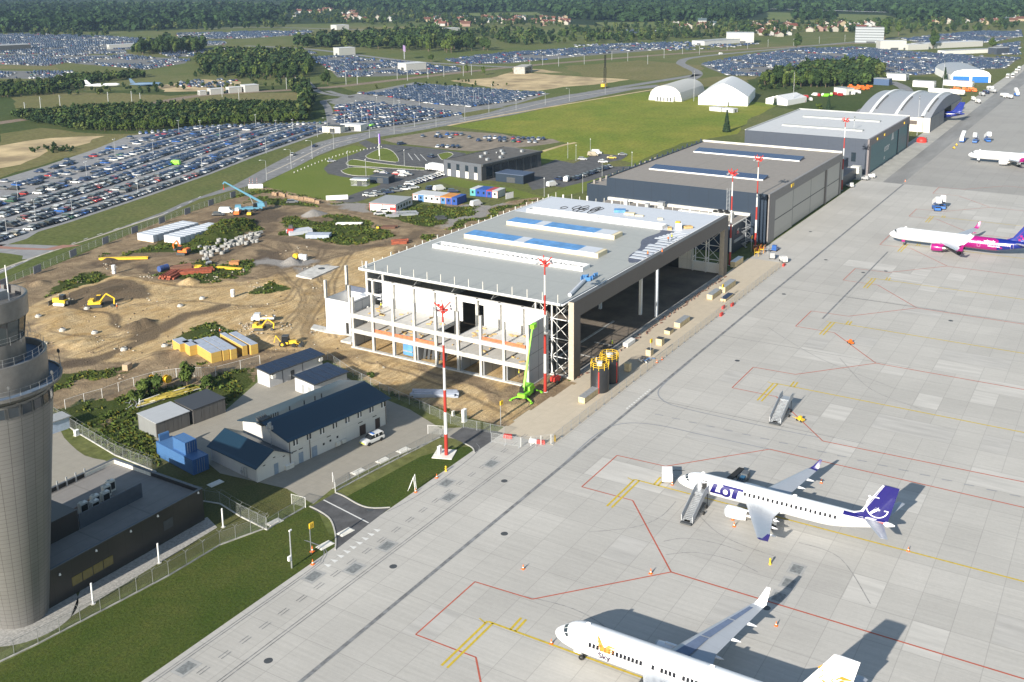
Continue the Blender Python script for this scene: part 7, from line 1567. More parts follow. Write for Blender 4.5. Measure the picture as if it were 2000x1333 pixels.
#  building site material
M_insul=ribmat('yellow_insulation',(.50,.33,.08),1.25,2,.3,.8,dark=.75,width=.05,var=.12)
M_wrap=mat('pale_blue_wrap',(.34,.38,.46),.5,var=.12,scale=.8);M_wwrap=mat('white_wrap',(.50,.53,.58),.5,var=.12,scale=1.2)
d_=Vector((157.6-154.4,189.7-179.7));PA=math.atan2(d_.y,d_.x)
for lb,nl,nr,L_ in[('leftmost short pack of yellow insulation panels',(353,693),(369,696),4.5),('second short pack of yellow insulation panels from the left',(372,697),(390,698),4.5),('widest pack of yellow insulation panels, reaching nearest the fence',(414,711),(435,706),11),('yellow panel pack just right of the widest one',(437,706),(449,703),11.5),('fourth long yellow panel pack from the left',(452,704),(462,700),11.5),('long yellow panel pack second from the right',(475,697),(485,695),12),('rightmost long yellow panel pack, beside the loader',(491,695),(502,690),11.5)]:
 A_,B_=Vector(G(*nl)),Vector(G(*nr));w_=(B_-A_).length;a_=math.atan2((B_-A_).y,(B_-A_).x);t=thing('panel_pack',lb,'panel pack',(A_.x,A_.y,.08),PA-PI/2,'packs of yellow insulation panels')
 b=MB();r_=random.Random(px);b.box(0,w_*.96,0,L_,0,2.45);b.build('panels',M_insul,t);b=MB();n=int(L_/3)+1;[b.box(-.02,w_*.96+.02,i*L_/n+.06,(i+1)*L_/n-.1,2.45,2.53)for i in range(n)];b.build('wrapping',M_wrap,t)
du=Vector(G(405,448))-Vector(G(316,474));ua=math.atan2(du.y,du.x);p0,p1=Vector(G(266,470)),Vector(G(318,474));wp_=None
for row,(P_,n)in enumerate(((p0,9),(p1,9))):
 for i in range(n):
  q=P_+du*(i/9.0)
  lb='white-wrapped %s pack, %s from the near end of the stack by the mound'%(('left-row','right-row')[row],['first','second','third','fourth','fifth','sixth','seventh','eighth','ninth'][i])
  if wp_ is None:
   wp_=thing('wrapped_pack',lb,'wrapped pack',(q.x,q.y,.1),ua,'white wrapped packs by the mound');b=MB();b.box(.12,2.0,-8.0,-.6,.12,2.5);b.build('pack',M_wwrap,wp_);b=MB();b.box(.1,2.05,-8.05,-.55,0,.12);b.build('pallet',M_wood,wp_)
  else:dup(wp_,(q.x,q.y,.1),ua,lb)
rg=thing('concrete_ring','concrete manhole ring','concrete ring',(*G(395,497),.1),0,'concrete rings below the mound');b=MB();b.lathe([(.55,0),(.75,0),(.75,1.0),(.55,1.0),(.55,0)],18);autosmooth(b.build('ring',mat('ring_concrete',(.34,.34,.33),.9,var=.2),rg),30);rg['label']='concrete manhole ring at the left end, beside the orange excavator'
r_=random.Random(31);bk=None
for i in range(44):
 u=(i%22)/21;px=395+112*u+r_.uniform(-5,5);py=495-36*u+(i//22)*9+r_.uniform(-5,5)-(6 if i%3==0 else 0)
 if i%3:dup(rg,(*G(px,py),.08+(1.0 if i%7==0 else 0)),0,'grey concrete manhole ring in the long heap below the grassy mound')
 else:
  if bk is None:bk=thing('concrete_block','squared pale concrete block in the heap below the grassy mound','concrete block',(*G(px,py),.08),.4,'concrete blocks below the mound');b=MB();b.taper(-.9,.9,-.4,.4,0,.8,.08);b.build('block',bpy.data.materials['ring_concrete'],bk)
  else:dup(bk,(*G(px,py),.08),r_.uniform(0,3))
def beams(name,label,cat,px,py,rz,n,L_,w_,h,m,gap=.1,jit=0,layers=1):
 x,y=G(px,py);t=thing(name,label,cat,(x,y,.12),rz);r=random.Random(px);b=MB()
 for l in range(layers):
  for i in range(n):b.cut();b.cbox((r.uniform(-.5,.5),i*(w_+gap)+r.uniform(-jit,jit),h/2+l*(h+.03)),(L_,w_,h),r.uniform(-jit,jit)*.15)
 b.each('beam',m,t);return t
M_rust=mat('rust_red_steel',(.32,.085,.045),.6,var=.3)
beams('yellow_girders','long yellow steel girders lying on the grass left of the orange excavator','girder',240,508,R(-55),3,14.5,.5,.5,M_yellow,.15)
beams('red_girders','left pile of rust-red steel girders in the material yard','girder',345,541,R(20),7,7,.5,.5,M_rust,.1,.5,2);beams('red_girders','long rust-red steel girders right of the left red pile','girder',382,536,R(-40),5,10,.5,.5,M_rust,.1,.3,2);beams('formwork_stack','stacked brown formwork panels behind the red girders','panel',357,528,R(-30),6,6,.3,1.0,mat('brown_formwork',(.24,.12,.08),.7),.2,.3);beams('yellow_beams','short yellow beams beside the small grey excavator','beam',380,524,R(-60),4,3.2,.3,.4,M_yellow,.3,.4);beams('yellow_girders','slanting yellow beams on the grass right of the small grey excavator','beam',447,527,R(-75),2,8.5,.5,.5,M_yellow,.2,.1);beams('orange_bricks','orange wrapped blocks on the grass by the grey yard','blocks',455,519,R(-50),3,2.6,.8,.9,mat('brick_orange',(.50,.22,.08),.7),.1,.2);beams('steel_beams','white wrapped steel beams left of the nearest mast','beam',848,778,R(-62),5,9.5,.45,.45,M_wrap,.12,.2,2)
beams('panel_stack','long grey panel stack beside the red machine','panel',590,458,R(-30),3,8,1.4,1.2,M_wwrap,.3,.1);beams('panel_stack','low grey panel stack in front of the red machine','panel',622,466,R(-62),2,8,1.8,1.3,M_wrap,.2,.1);beams('white_pipes','white pipe bundle on the grass behind the red machine','pipe',680,440,R(-60),3,9,.5,.6,M_white,.1,.1);beams('steel_profiles','grey steel profiles on the grass in front of the white site office','profile',792,422,R(-50),7,9,.7,.4,M_steel,.25,.4);beams('steel_profiles','short grey profiles beside the silver car','profile',767,425,R(-40),3,4,.6,.7,M_steel,.2,.2);beams('scrap_frames','dark scrap frames on the grass near the ramp','scrap',862,429,R(-40),5,3.5,.4,.6,M_dark,.4,.8)
beams('rusty_parts','rusty machine parts beside a yellow box on the grass','scrap',760,448,R(-55),4,5,.5,.7,mat('rusty_iron',(.12,.06,.04),.8),.3,.6);beams('formwork_tower','small red and grey formwork beside the left edge of the hangar roof','formwork',781,478,R(-50),5,5,.5,.5,M_rust,.3,.6,2)
for lb,nm,px,py,r1,h,m_,lie in[('white upright tank on the sand left of the red girders','white_tank',223,536,.55,2.6,M_white,0),('leaning white cylinder by the dark puddle','white_tank',455,581,.55,2.0,M_white,0),('left white drum at the sand heap','white_drum',588,508,.7,1.6,M_white,0),('right white drum at the sand heap','white_drum',596,509,.7,1.6,M_white,0),('yellow concrete funnel beside the white drums','yellow_drum',576,508,.9,1.0,M_yellow,1),('dark blue roll on the soil heap','blue_roll',311,533,.9,3.2,mat('roll_blue',(.05,.09,.25),.6),1)]:
 t=thing(nm,lb,'drum',(*G(px,py),.2),0);b=MB();b.lathe([(0,0),(r1,0),(r1,h),(r1*.9,h+.05),(0,h+.05)],16,ax='x' if lie else 'z',c=(0,0,r1 if lie else 0));autosmooth(b.build('shell',m_,t));b=MB();b.lathe([(r1*1.03,h*.4),(r1*1.03,h*.45)],16,ax='x' if lie else 'z',c=(0,0,r1 if lie else 0));b.build('band',M_dark,t)
t=thing('concrete_slab','large white concrete slab on the sand left of the hangar','slab',(*G(612,533),0));P_=[(p[0]-t.location.x,p[1]-t.location.y)for p in GP([(578,541),(620,521),(663,524),(609,548)])];b=MB();b.prism(P_,0,.55);b.build('slab',M_conc,t);b=MB();b.lathe([(1.0,.56),(1.0,.7),(0,.7)],14,c=(3,-.5,0));b.build('hatch',M_dark,t)
t=thing('concrete_cube','single tan concrete cube on the dirt track near the compound','block',(*G(249,722),0),.3);b=MB();b.taper(-.9,.9,-.7,.7,0,1.4,.03);b.build('block',mat('tan_block',(.40,.30,.20),.9),t)
b=MB();r_=random.Random(77)
RC=[(150,553,6),(210,533,6),(90,672,8),(185,662,5),(242,684,10),(245,740,6),(345,678,10),(322,680,8),(350,670,10),(600,525,6),(620,647,26),(690,640,10),(500,560,10),(410,545,14),(300,700,20),(570,498,16),(585,490,16),(165,598,6),(250,640,18),(300,585,8),(130,580,8),(470,530,10),(620,560,8),(740,715,6),(480,640,24),(500,655,12),(560,640,8),(430,650,14),(215,520,16),(290,540,14)]
for px,py,n in RC:
 for i in range(n):
  x,y=G(px+r_.gauss(0,9),py+r_.gauss(0,4));s_=r_.uniform(.1,.36);b.at(x,y,.1,r_.uniform(0,3),r_.uniform(-.4,.4));b.k=r_.choice((0,0,1));b.taper(-s_,s_,-s_*.7,s_*.7,0,s_*.8,s_*.3)
for i in range(160):
 px,py=r_.uniform(60,700),r_.uniform(560,740);x,y=G(px,py)
 if not inside(SITE,np.array([x]),np.array([y]))[0]:continue
 s_=r_.uniform(.08,.26);b.at(x,y,.05,r_.uniform(0,3));b.k=r_.choice((0,1,2));b.taper(-s_,s_,-s_*.7,s_*.7,0,s_,s_*.3)
o=b.build('rubble',[mat('dusty_concrete',(.36,.33,.27),.9),mat('brown_stone',(.28,.21,.14),.9),mat('dark_clod',(.10,.075,.05),.95)]);tag(o,'stones, clods and broken concrete strewn over the sand','rubble',kind='stuff')
sf=None
for lb,px,py in[('concrete shaft cap left of the bulldozer track',75,620),('concrete shaft cap on the track below the bulldozer',122,647),('concrete shaft cap nearest the tower gallery',185,652),('concrete shaft cap by the long dark track',242,685),('concrete shaft cap near the yellow panel packs',322,678),('concrete shaft cap under the parked flatbed track',352,600),('concrete shaft cap between the grass patches',395,585),('concrete shaft cap at the sand crest',170,605)]:
 if sf is None:sf=thing('shaft_cap',lb,'shaft',(*G(px,py),.05),0,'concrete shaft caps in the sand');b=MB();b.lathe([(.8,0),(.8,.5),(.5,.55),(.45,.8),(0,.8)],14);autosmooth(b.build('cap',M_conc,sf));b=MB();b.lathe([(.4,.81),(0,.83)],12);b.build('cover',M_dark,sf)
 else:dup(sf,(*G(px,py),.05),0,lb)
def blob_machine(label,px,py,m_,m2,s=1.0,name='site_machine'):
 t=thing(name,label,'machine',(*G(px,py),.08),.6);t.scale=(s,)*3;b=MB();b.taper(-2,1.2,-1,1,.5,1.6,.15);b.taper(.9,2.2,-.8,.8,.5,1.2,.1);b.build('body',m_,t);b=MB();b.taper(-.9,.5,-.7,.7,1.6,2.6,.12);b.build('cab',m2,t);wheels(t,[(x_,y_)for x_ in(-1.4,1.4)for y_ in(-.95,.95)],.5,.2)
blob_machine('orange roller beside the light blue crane',464,420,M_orange,M_white);blob_machine('yellow roller in front of the light blue crane',488,421,M_yellow,M_dark,.8);blob_machine('red telehandler beside the grey panel stack',569,456,M_redp,M_dark,1.1);blob_machine('small yellow generator by the rusty parts',738,447,M_yellow,M_dark,.5)
car('black car parked next to the orange roller',427,422,R(-60),'estate','black');car('white van next to the orange roller',442,416,R(-60),'van','white',name='parked_van');car('dark blue pickup trailer car by the stone blocks',571,397,R(-50),'estate','grey');car('silver blue saloon in front of the white site office',742,420,R(-50),'saloon','silver');car('white hatchback beside the silver blue saloon',752,415,R(-50),'hatchback','white')
r_=random.Random(13);sb=None
for i in range(22):
 u=i/21;px,py=535+88*u+r_.uniform(-1,1),381+16*u+r_.uniform(-1.5,1.5)
 if sb is None:sb=thing('stone_block','tan stone pallet block in the row beside the bent fence','stone block',(*G(px,py),.03),.4,'tan stone blocks in a row');b=MB();b.taper(-.7,.7,-.6,.6,0,1.3,.06);b.build('block',mat('tan_stone',(.32,.22,.14),.9,var=.3),sb)
 else:dup(sb,(*G(px,py),.03),r_.uniform(0,1))
b=MB();b.box(0,8.5,-.1,.1,.1,1.9);o=b.build('white_gate_panel',M_white);o.location=(*G(637,392),0);o.rotation_euler=(0,0,R(-47));tag(o,'white gate panel at the end of the asphalt ramp','gate')
b=MB();b.box(0,6,-.1,.1,.1,1.9);o=b.build('white_gate_panel',M_white);o.location=(*G(485,369),0);o.rotation_euler=(0,0,R(-55));tag(o,'white gate panel at the fence bend behind the blue crane','gate')
b=MB();[b.bar((x_,0,0),(x_,0,3.6),.08)for x_ in(0,1.2,3)];o=b.build('striped_posts',bandmat('thin_bands',(.6,.6,.6),(.35,.03,.02),1.0));o.location=(*G(488,365),0);o.rotation_euler=(0,0,R(-55));tag(o,'red and white striped posts at the site entrance','posts')
#  site offices made of cabins
def cabins(label,px,py,rz,cols,L_=6.0,w_=2.5,h=2.8,name='site_cabin',place=''):
 x0_,y0_=G(px,py);d=Vector((math.cos(rz),math.sin(rz)))
 for i,(c_,trim,nm)in enumerate(cols):
  t=thing(name,'%s site cabin, %s in %s'%(nm,['first','second','third','fourth','fifth','sixth','seventh','eighth','ninth'][i],place),'site cabin',(x0_+d.x*i*w_,y0_+d.y*i*w_,.03),rz,label)
  b=MB();b.box(.08,w_-.08,.06,L_-.06,.1,h-.1);b.build('wall',c_,t);b=MB();b.box(0,w_,0,L_,h-.1,h+.05);b.build('roof',cols[i][3]if len(cols[i])>3 else M_grey,t)if False else b.build('roof',trim if nm.startswith(('blue','orange'))else M_bitl,t)
  b=MB();[b.box(a,a+.1,c2,c2+.1,0,h-.1)for a in(0,w_-.1)for c2 in(0,L_-.1)];[b.box(0,w_,c2,c2+.1,h-.3,h-.1)for c2 in(-.01,L_-.09)];b.build('frame',trim,t);b=MB();b.box(.8,1.6,.0,.06,1.2,2.1);b.build('window',M_glass,t)
cw=mat('cabin_white',(.60,.59,.57),.6);cb_=mat('cabin_blue',(.02,.07,.30),.5);cl=mat('cabin_light_blue',(.08,.20,.40),.5);cr_=mat('cabin_red',(.40,.04,.04),.5);co_=mat('cabin_orange',(.55,.22,.03),.5);cc=mat('cabin_cyan',(.10,.35,.35),.5)
rz_=math.atan2(225.9-246.1,317.2-315.2)
cabins('coloured site cabins in a row',806,393,rz_,[(cw,cr_,'white'),(cl,cl,'light blue'),(cw,cl,'white and pink'),(cw,M_white,'plain white'),(cw,cr_,'red-edged white'),(cl,co_,'orange-roofed blue'),(cb_,co_,'orange-edged'),(cb_,cb_,'blue')],7.5,2.5,2.9,place='the coloured row')
cabins('site cabins behind the coloured row',918,383,rz_,[(cc,cc,'cyan'),(cb_,cb_,'blue'),(cb_,cb_,'blue windowed'),(cb_,cr_,'blue red-edged'),(cw,cr_,'white red-edged')],7,2.5,2.9,place='the row behind the meadow side')
of=thing('site_office','flat-roofed white site office with red trim','site office',(*G(722,412),.03),math.atan2(238.8-249.7,296.1-293.8));b=MB();b.box(0,11,0,14,.1,3.0);b.build('wall',cw,of);b=MB();b.box(-.15,11.15,-.15,14.15,3.0,3.2);b.build('roof',M_grey,of);b=MB();[b.box(a,a+.2,-.03,0,.1,3.0)for a in(0,5.4,10.8)];b.box(0,11,-.04,0,2.75,2.98);b.box(8.4,10.8,-.05,0,.8,1.9);b.build('red_trim',cr_,of)
for i in range(5):b=MB();b.box(11,11.05,1.5+i*2.4,2.7+i*2.4,1.0,2.2);b.build('window',M_glass,of)
car('white van parked at the end of the blue cabins',930,402,R(-10),'van','white',name='parked_van');car('white minibus behind the coloured cabins',858,372,R(-20),'van','white',name='parked_van');car('navy car behind the coloured cabins',842,371,R(-30),'suv','navy');car('navy estate behind the cyan cabin',885,376,R(-60),'estate','navy')
b=MB();b.box(0,.1,0,4.4,.8,3.2);o=b.build('notice_board',M_white);o.location=(*G(1003,390),0);o.rotation_euler=(0,0,R(80));tag(o,'plain white notice board on the grass left of the hangar roof','board')
#  flat office building and sheds
OF=thing('office_building','charcoal flat-roofed office with narrow windows and pale panels','building',(361.5,244.3,0),math.atan2(239.7-244.3,403.9-361.5));M_och=ribmat('charcoal_cladding',(.075,.078,.085),[1.2,3],[0,2],.1,.5,dark=.85,width=.04);M_ogr=ribmat('mid_grey_cladding',(.10,.11,.13),[1.2,3],[1,2],.1,.5,dark=.85,width=.04)
b=MB();b.box(0,42.5,0,.3,0,7.2);b.box(0,42.5,21.7,22,0,7.2);b.box(42.2,42.5,.3,21.7,0,7.2);b.build('wall',M_och,OF);b=MB();b.box(0,.3,.3,21.7,0,7.2);b.build('end_wall',M_ogr,OF);b=MB();b.box(.3,42.2,.3,21.7,6.8,7.0);rfo=b.build('roof',mat('office_roof',(.10,.095,.09),.9,var=.15,scale=.3),OF)
b=MB();b.box(-.1,42.6,-.9,0,6.3,7.3);b.build('canopy',M_dark,OF)
for i in range(4):y_=2.4+i*5.1;b=MB();b.box(-.04,0,y_,y_+1.8,3.2,5.9);b.build('window',M_glass,OF);b=MB();b.box(-.05,0,y_,y_+1.8,.2,3.1);b.build('pale_panel',M_offwhite,OF)
for i in range(7):b=MB();b.box(3+i*5.4,7+i*5.4,-.05,0,.3,5.8);b.build('glazing',M_glass,OF)
b=MB()
for x_,y_ in((10,5),(14,12),(22,16),(26,9),(31,14),(36,6),(18,4)):b.cut();b.cbox((x_,y_,7.5),(1.4,1.2,1.0))
b.each('roof_unit',M_steel,rfo)
t=simplebox('dark_shed','slate-grey shed with two small white marks beside the office','shed',1006,354,9,14,3.6,M_navy,R(0),mat('shed_roof',(.06,.085,.14),.6));t=simplebox('gate_kiosk','dark flat kiosk at the office ramp','kiosk',747,356,5.5,9,2.8,M_navy,R(10),M_dark)
t=simplebox('bus_shelter','glass shelter at the head of the asphalt ramp','shelter',704,362,4,7,2.6,M_mesh2,R(20),M_steel);t=simplebox('ticket_kiosk','pale kiosk with a dark roof beside the near car park entrance','kiosk',652,258,6,11,3.4,M_offwhite,R(15),M_dark);t=simplebox('white_kiosk','white cabin row beside the lime green van','cabin',691,254,7,13,3.2,M_tentw,R(10),M_bitl)
t=thing('box_truck','white box truck parked nose-left beside the office','truck',(*G(852,336),.03),R(5)+PI/2+R(-8));b=MB();b.box(-6,3.4,-1.25,1.25,1.1,3.8);b.build('cargo_box',M_tent,t);b=MB();b.taper(3.6,5.8,-1.2,1.2,.6,3.0,.15,.05);b.build('cab',paint('white'),t);b=MB();b.box(5.6,5.75,-1,1,1.9,2.8);b.build('windscreen',M_carglass,t);wheels(t,[(x_,y_)for x_ in(-4.4,-3.2,4.4)for y_ in(-1.1,1.1)],.5,.2)
t.rotation_euler[2]=math.atan2(*(Vector(G(832,334))-Vector(G(868,340))).yx)
OC=[('white van nearest the dark shed',1018,347,10,'van','white'),('long white minibus on the office yard edge',1078,364,-15,'van','white'),('white minibus beside the row of dark cars',1107,354,15,'van','white'),('navy hatchback left of the white minibuses',1091,352,80,'hatchback','navy')]
for lb,px,py,a,k,c_ in OC:car(lb,px,py,R(a),k,c_,name='parked_van' if k=='van' else 'parked_car')
for i in range(11):c_=['black','navy','black','grey','black','navy','black','grey','black','navy','silver'][i];car('%s car, %s along the grass edge from the white minibus towards the slate-grey hangar'%(c_,['first','second','third','fourth','fifth','sixth','seventh','eighth','ninth','tenth','eleventh'][i]),1118+i*7.0,352-i*2.4,R(75),'estate' if i%2 else 'saloon',c_,'dark cars on the office yard edge')
for lb,px,py,k,c_ in[('silver estate on the small grass lot',1138,313,'estate','silver'),('white and yellow van on the small grass lot',1165,301,'van','white'),('cream van on the small grass lot',1158,305,'van','beige'),('orange car on the small grass lot',1195,310,'saloon','yellow'),('dark grey saloon at the end of the small grass lot',1216,304,'saloon','grey'),('white pickup at the small grass lot kerb',1178,318,'estate','white')]:car(lb,px,py,R(-70),k,c_)
for lb,px,py,k,c_,a in[('silver car driving on the ring road',648,317,'hatchback','silver',-30),('dark car driving on the airport road',615,287,'saloon','navy',25),('silver blue car driving on the airport road bend',572,304,'hatchback','silver',25),('dark suv at the dirt car park entrance',784,283,'suv','navy',-20),('navy car in the striped bays',841,308,'suv','navy',70),('white van driving on the far slip road',1408,107,'van','white',-20)]:car(lb,px,py,R(a),k,c_)
for i in range(7):c_=['black','navy','red','black','white','grey','silver'][i];car('%s car, %s in the knot of cars before the dark kiosk'%(c_,['first','second','third','fourth','fifth','sixth','last'][i]),[738,750,775,783,790,797,787][i],[339,341,342,338,339,343,345][i],R(-70),'hatchback',c_)
for i in range(12):c_=['white','grey','black','navy','silver','black','white','navy','black','grey','white','black'][i];car('%s car, %s in the row beside the fence below the office'%(c_,['first','second','third','fourth','fifth','sixth','seventh','eighth','ninth','tenth','eleventh','last'][i]),800+i*6,362-i*1.9,R(-72),'hatchback' if i%2 else 'estate',c_)
for i in range(12):c_=['white','silver','white','grey','black','navy','black','grey','black','white','black','silver'][i];car('%s car, %s in the angled row behind the white site office'%(c_,['first','second','third','fourth','fifth','sixth','seventh','eighth','ninth','tenth','eleventh','last'][i]),718+i*8.2,383-i*1.6+(i%2)*3,R(-50),'saloon' if i%2 else 'hatchback',c_)
st=[]
for i in range(3):st+=strip(GP([(797+i*12,300+i*1),(806+i*14,313+i*1)]),.3)
flat('parking_stripes',st,M_lwht,.03)
b=MB();r_=random.Random(6)
for i in range(46):
 u=r_.random();x,y=G(285+85*u+r_.uniform(-6,6),790-24*u+r_.uniform(-4,4));a=pathdir((285,790),(370,766))+r_.uniform(-.15,.15);l=r_.uniform(1.5,3.2);z=r_.uniform(.15,.8);b.k=r_.choice((0,0,1));b.bar((x-l*math.cos(a),y-l*math.sin(a),z),(x+l*math.cos(a),y+l*math.sin(a),z+r_.uniform(-.1,.1)),.10,n=5)
tag(b.build('pipe_pile',[mat('faded_yellow',(.50,.40,.08),.6),M_offwhite]),'pile of yellow and white pipes behind the metal garages','pipes',kind='stuff')
b=MB()
for i in range(22):x,y=G(262+r_.uniform(-14,14),792+r_.uniform(-9,9));b.bar((x,y,.1),(x+r_.uniform(-1.4,1.4),y+r_.uniform(-1,1),r_.uniform(.4,1.5)),.06,n=4)
tag(b.build('scrap_frames',M_steel),'tangle of grey metal frames beside the bushes','scrap',kind='stuff')
for lb,px,py in(('left yellow cable drum behind the bushes',299,748),('right yellow cable drum behind the bushes',327,748)):t=thing('cable_drum',lb,'cable drum',(*G(px,py),0));b=MB();b.lathe([(0,-.5),(.9,-.5),(.9,-.4),(.5,-.4),(.5,.4),(.9,.4),(.9,.5),(0,.5)],16,c=(0,0,.9),ax='y');b.build('drum',M_yellow,t);b=MB();b.lathe([(0,-.55),(.15,-.55),(.15,.55),(0,.55)],8,c=(0,0,.9),ax='y');b.build('hub',M_dark,t)
g=np.random.default_rng(5);m_=np.where(inn&(gr>.45)&(vnoise(PX,PY,2.2,15)>.42))[0];m_=g.choice(m_,min(5200,len(m_)),False);tx=PX[m_]+g.uniform(-.4,.4,len(m_));ty=PY[m_]+g.uniform(-.4,.4,len(m_));tz=Z[m_]
c2=GP([(120,815),(262,775),(262,835),(300,860),(310,910),(228,888)]);ex=g.uniform(100,130,3000),g.uniform(138,172,3000);k=inside(c2,ex[0],ex[1]);tx=np.r_[tx,ex[0][k]];ty=np.r_[ty,ex[1][k]];tz=np.r_[tz,ex[0][k]*0+.02]
n=len(tx);hh=g.uniform(.15,.55,n);Q=[];col=[]
for k in range(3):
 a=g.uniform(0,PI,n);w_=hh*g.uniform(.5,1.0,n);dx,dy=np.cos(a)*w_,np.sin(a)*w_;ox_,oy_=g.uniform(-.3,.3,n),g.uniform(-.3,.3,n);X,Y=tx+ox_,ty+oy_;lx,ly=g.uniform(-.25,.25,n),g.uniform(-.25,.25,n)
 Q.append(np.stack([np.stack([X-dx,Y-dy,tz],1),np.stack([X+dx,Y+dy,tz],1),np.stack([X+dx*.7+lx,Y+dy*.7+ly,tz+hh],1),np.stack([X-dx*.7+lx,Y-dy*.7+ly,tz+hh*.9],1)],1));col.append(np.array([[.060,.088,.020]])*g.uniform(.6,1.5,(n,1))*np.array([[1,1,1]])+np.array([[.05,.02,0]])*(g.random((n,1))<.25))
Q=np.concatenate(Q)
WEEDS=(Q.reshape(-1,3),np.arange(len(Q)*4).reshape(-1,4),np.concatenate(col))
#  far ground
def fsheet(name,polys,m,z,j=14,amp=4):return flat(name,[rough(GP(p),j,amp,3+len(p))for p in polys],m,z)
M_woodfl=grassmat('woodland_floor',(.020,.036,.012),(.034,.050,.016),(.016,.03,.01),.004,.03,.2)
M_scrub=grassmat('scrub',(.055,.080,.020),(.085,.098,.032),(.04,.065,.016),.01,.06,.4)
M_pale=grassmat('pale_field',(.12,.15,.045),(.15,.165,.06),(.10,.14,.04),.006,.03,.3)
M_dry=grassmat('dry_field',(.15,.14,.055),(.19,.165,.075),(.115,.125,.04),.01,.05,.4)
M_lotd=mat('far_car_park',(.15,.15,.15),.9,var=.2,scale=.05)
fsheet('forest_floor',[[(-300,-28),(2300,-34),(2300,42),(1700,44),(1200,52),(900,40),(560,48),(300,60),(-300,70)]],M_woodfl,.03,60,10)
fsheet('far_fields',[[(80,8),(260,4),(520,6),(400,12),(150,12)],[(560,4),(700,2),(940,8),(930,16),(760,16),(640,10)],[(900,26),(1050,24),(1060,30),(920,32)],[(1160,44),(1500,40),(1480,50),(1300,56),(1180,52)],[(1500,24),(1730,30),(1780,42),(1640,46),(1500,42)],[(1000,58),(1160,62),(1180,74),(1040,84),(990,78)]],M_pale,.05,30,5)
fsheet('scrub_land',[[(-80,200),(0,190),(120,180),(260,176),(640,165),(700,180),(640,200),(640,245),(500,250),(250,268),(90,326),(-80,380)],[(1260,170),(1400,150),(1730,150),(1840,150),(1860,210),(1780,235),(1700,240),(1560,215),(1480,205)]],M_scrub,.008)
fsheet('dry_meadow',[[(20,190),(120,182),(240,182),(330,188),(400,182),(590,180),(585,196),(400,198),(250,206),(120,210),(30,212)],[(1100,130),(1250,118),(1370,128),(1370,142),(1260,158),(1140,150)],[(640,55),(880,50),(930,60),(800,64),(640,62)],[(0,262),(80,250),(200,262),(330,258),(240,275),(120,310),(0,348),(-60,360)],[(1280,165),(1400,150),(1480,150),(1440,168),(1300,172)],[(0,128),(110,128),(120,137),(0,135)]],M_dry,.014)
M_pit=mat('excavated_sand',(.44,.34,.19),.95,var=.35,scale=.05,col2=(.24,.18,.10),bump=.4)
fsheet('sandy_works',[[(880,158),(960,152),(1000,141),(1100,148),(1230,156),(1160,166),(1100,170),(1050,178),(985,176),(940,168)],[(1000,134),(1060,136),(1100,142),(1000,142)],[(-40,292),(50,276),(100,270),(205,266),(150,286),(100,292),(40,322),(-40,338)],[(310,168),(400,155),(470,160),(465,178),(320,180)]],M_pit,.02,10,2)
px_strips([[(-60,250),(60,232),(270,208),(400,186),(620,173),(760,158),(900,142),(1050,127),(1300,107),(1500,94),(1700,84)]],11,M_rail,'railway',.022,5)
px_strips([[(480,90),(600,96),(700,108),(800,120),(920,128),(1010,132)],[(60,44),(300,56),(520,54),(680,58),(900,62)],[(1300,168),(1350,155),(1362,142),(1340,130),(1330,122),(1360,112),(1500,98),(1760,74)],[(1130,185),(1230,168),(1330,152),(1365,146)],[(0,108),(200,104),(260,108)],[(1700,232),(1690,215),(1760,200),(1770,175),(1740,160)]],9,M_asph_lt,'far_road',.026,5)
px_strips([[(1400,20),(1540,22),(1730,28)]],8,M_tent,'noise_barrier',4.0)
#  car parks
def mkcars(P,name):
 """P: list of (x, y, heading, paint, scale)"""
 T=[];L_,w,h,bl=4.4,.88,1.48,.9
 V0=np.array([(-2.2,-w,.3),(2.2,-w,.3),(2.2,w,.3),(-2.2,w,.3),(-2.15,-w,bl-.05),(2.1,-w,bl-.22),(2.1,w,bl-.22),(-2.15,w,bl-.05),(-1.7,-.82,bl-.06),(1.15,-.82,bl-.1),(1.15,.82,bl-.1),(-1.7,.82,bl-.06),(-1.25,-.66,h),(.45,-.66,h),(.45,.66,h),(-1.25,.66,h)])
 F0=np.array([(4,5,6,7),(0,1,5,4),(1,2,6,5),(2,3,7,6),(3,0,4,7),(8,9,13,12),(9,10,14,13),(10,11,15,14),(11,8,12,15),(12,13,14,15)]);glass=np.array([0,0,0,0,0,1,1,1,1,0])
 n=len(P);A=np.array([(p[0],p[1],p[2])for p in P]);c,s=np.cos(A[:,2]),np.sin(A[:,2]);sc=rng.uniform(.93,1.08,n)
 X=(V0[None,:,0]*c[:,None]-V0[None,:,1]*s[:,None])*sc[:,None]+A[:,0:1];Y=(V0[None,:,0]*s[:,None]+V0[None,:,1]*c[:,None])*sc[:,None]+A[:,1:2];Z=V0[None,:,2]*rng.uniform(.92,1.2,n)[:,None]+.02
 co=np.stack([X,Y,Z],-1).reshape(-1,3);F=(F0[None]+16*np.arange(n)[:,None,None]).reshape(-1,4)
 col=np.array([PAINT[p[3]]for p in P]);fc=np.where(glass[None,:,None]>0,np.array([.03,.05,.095])[None,None],col[:,None,:]).reshape(-1,3)  # window colour carries a painted bluish sky reflection
 return rawmesh(name,co,F,fc)
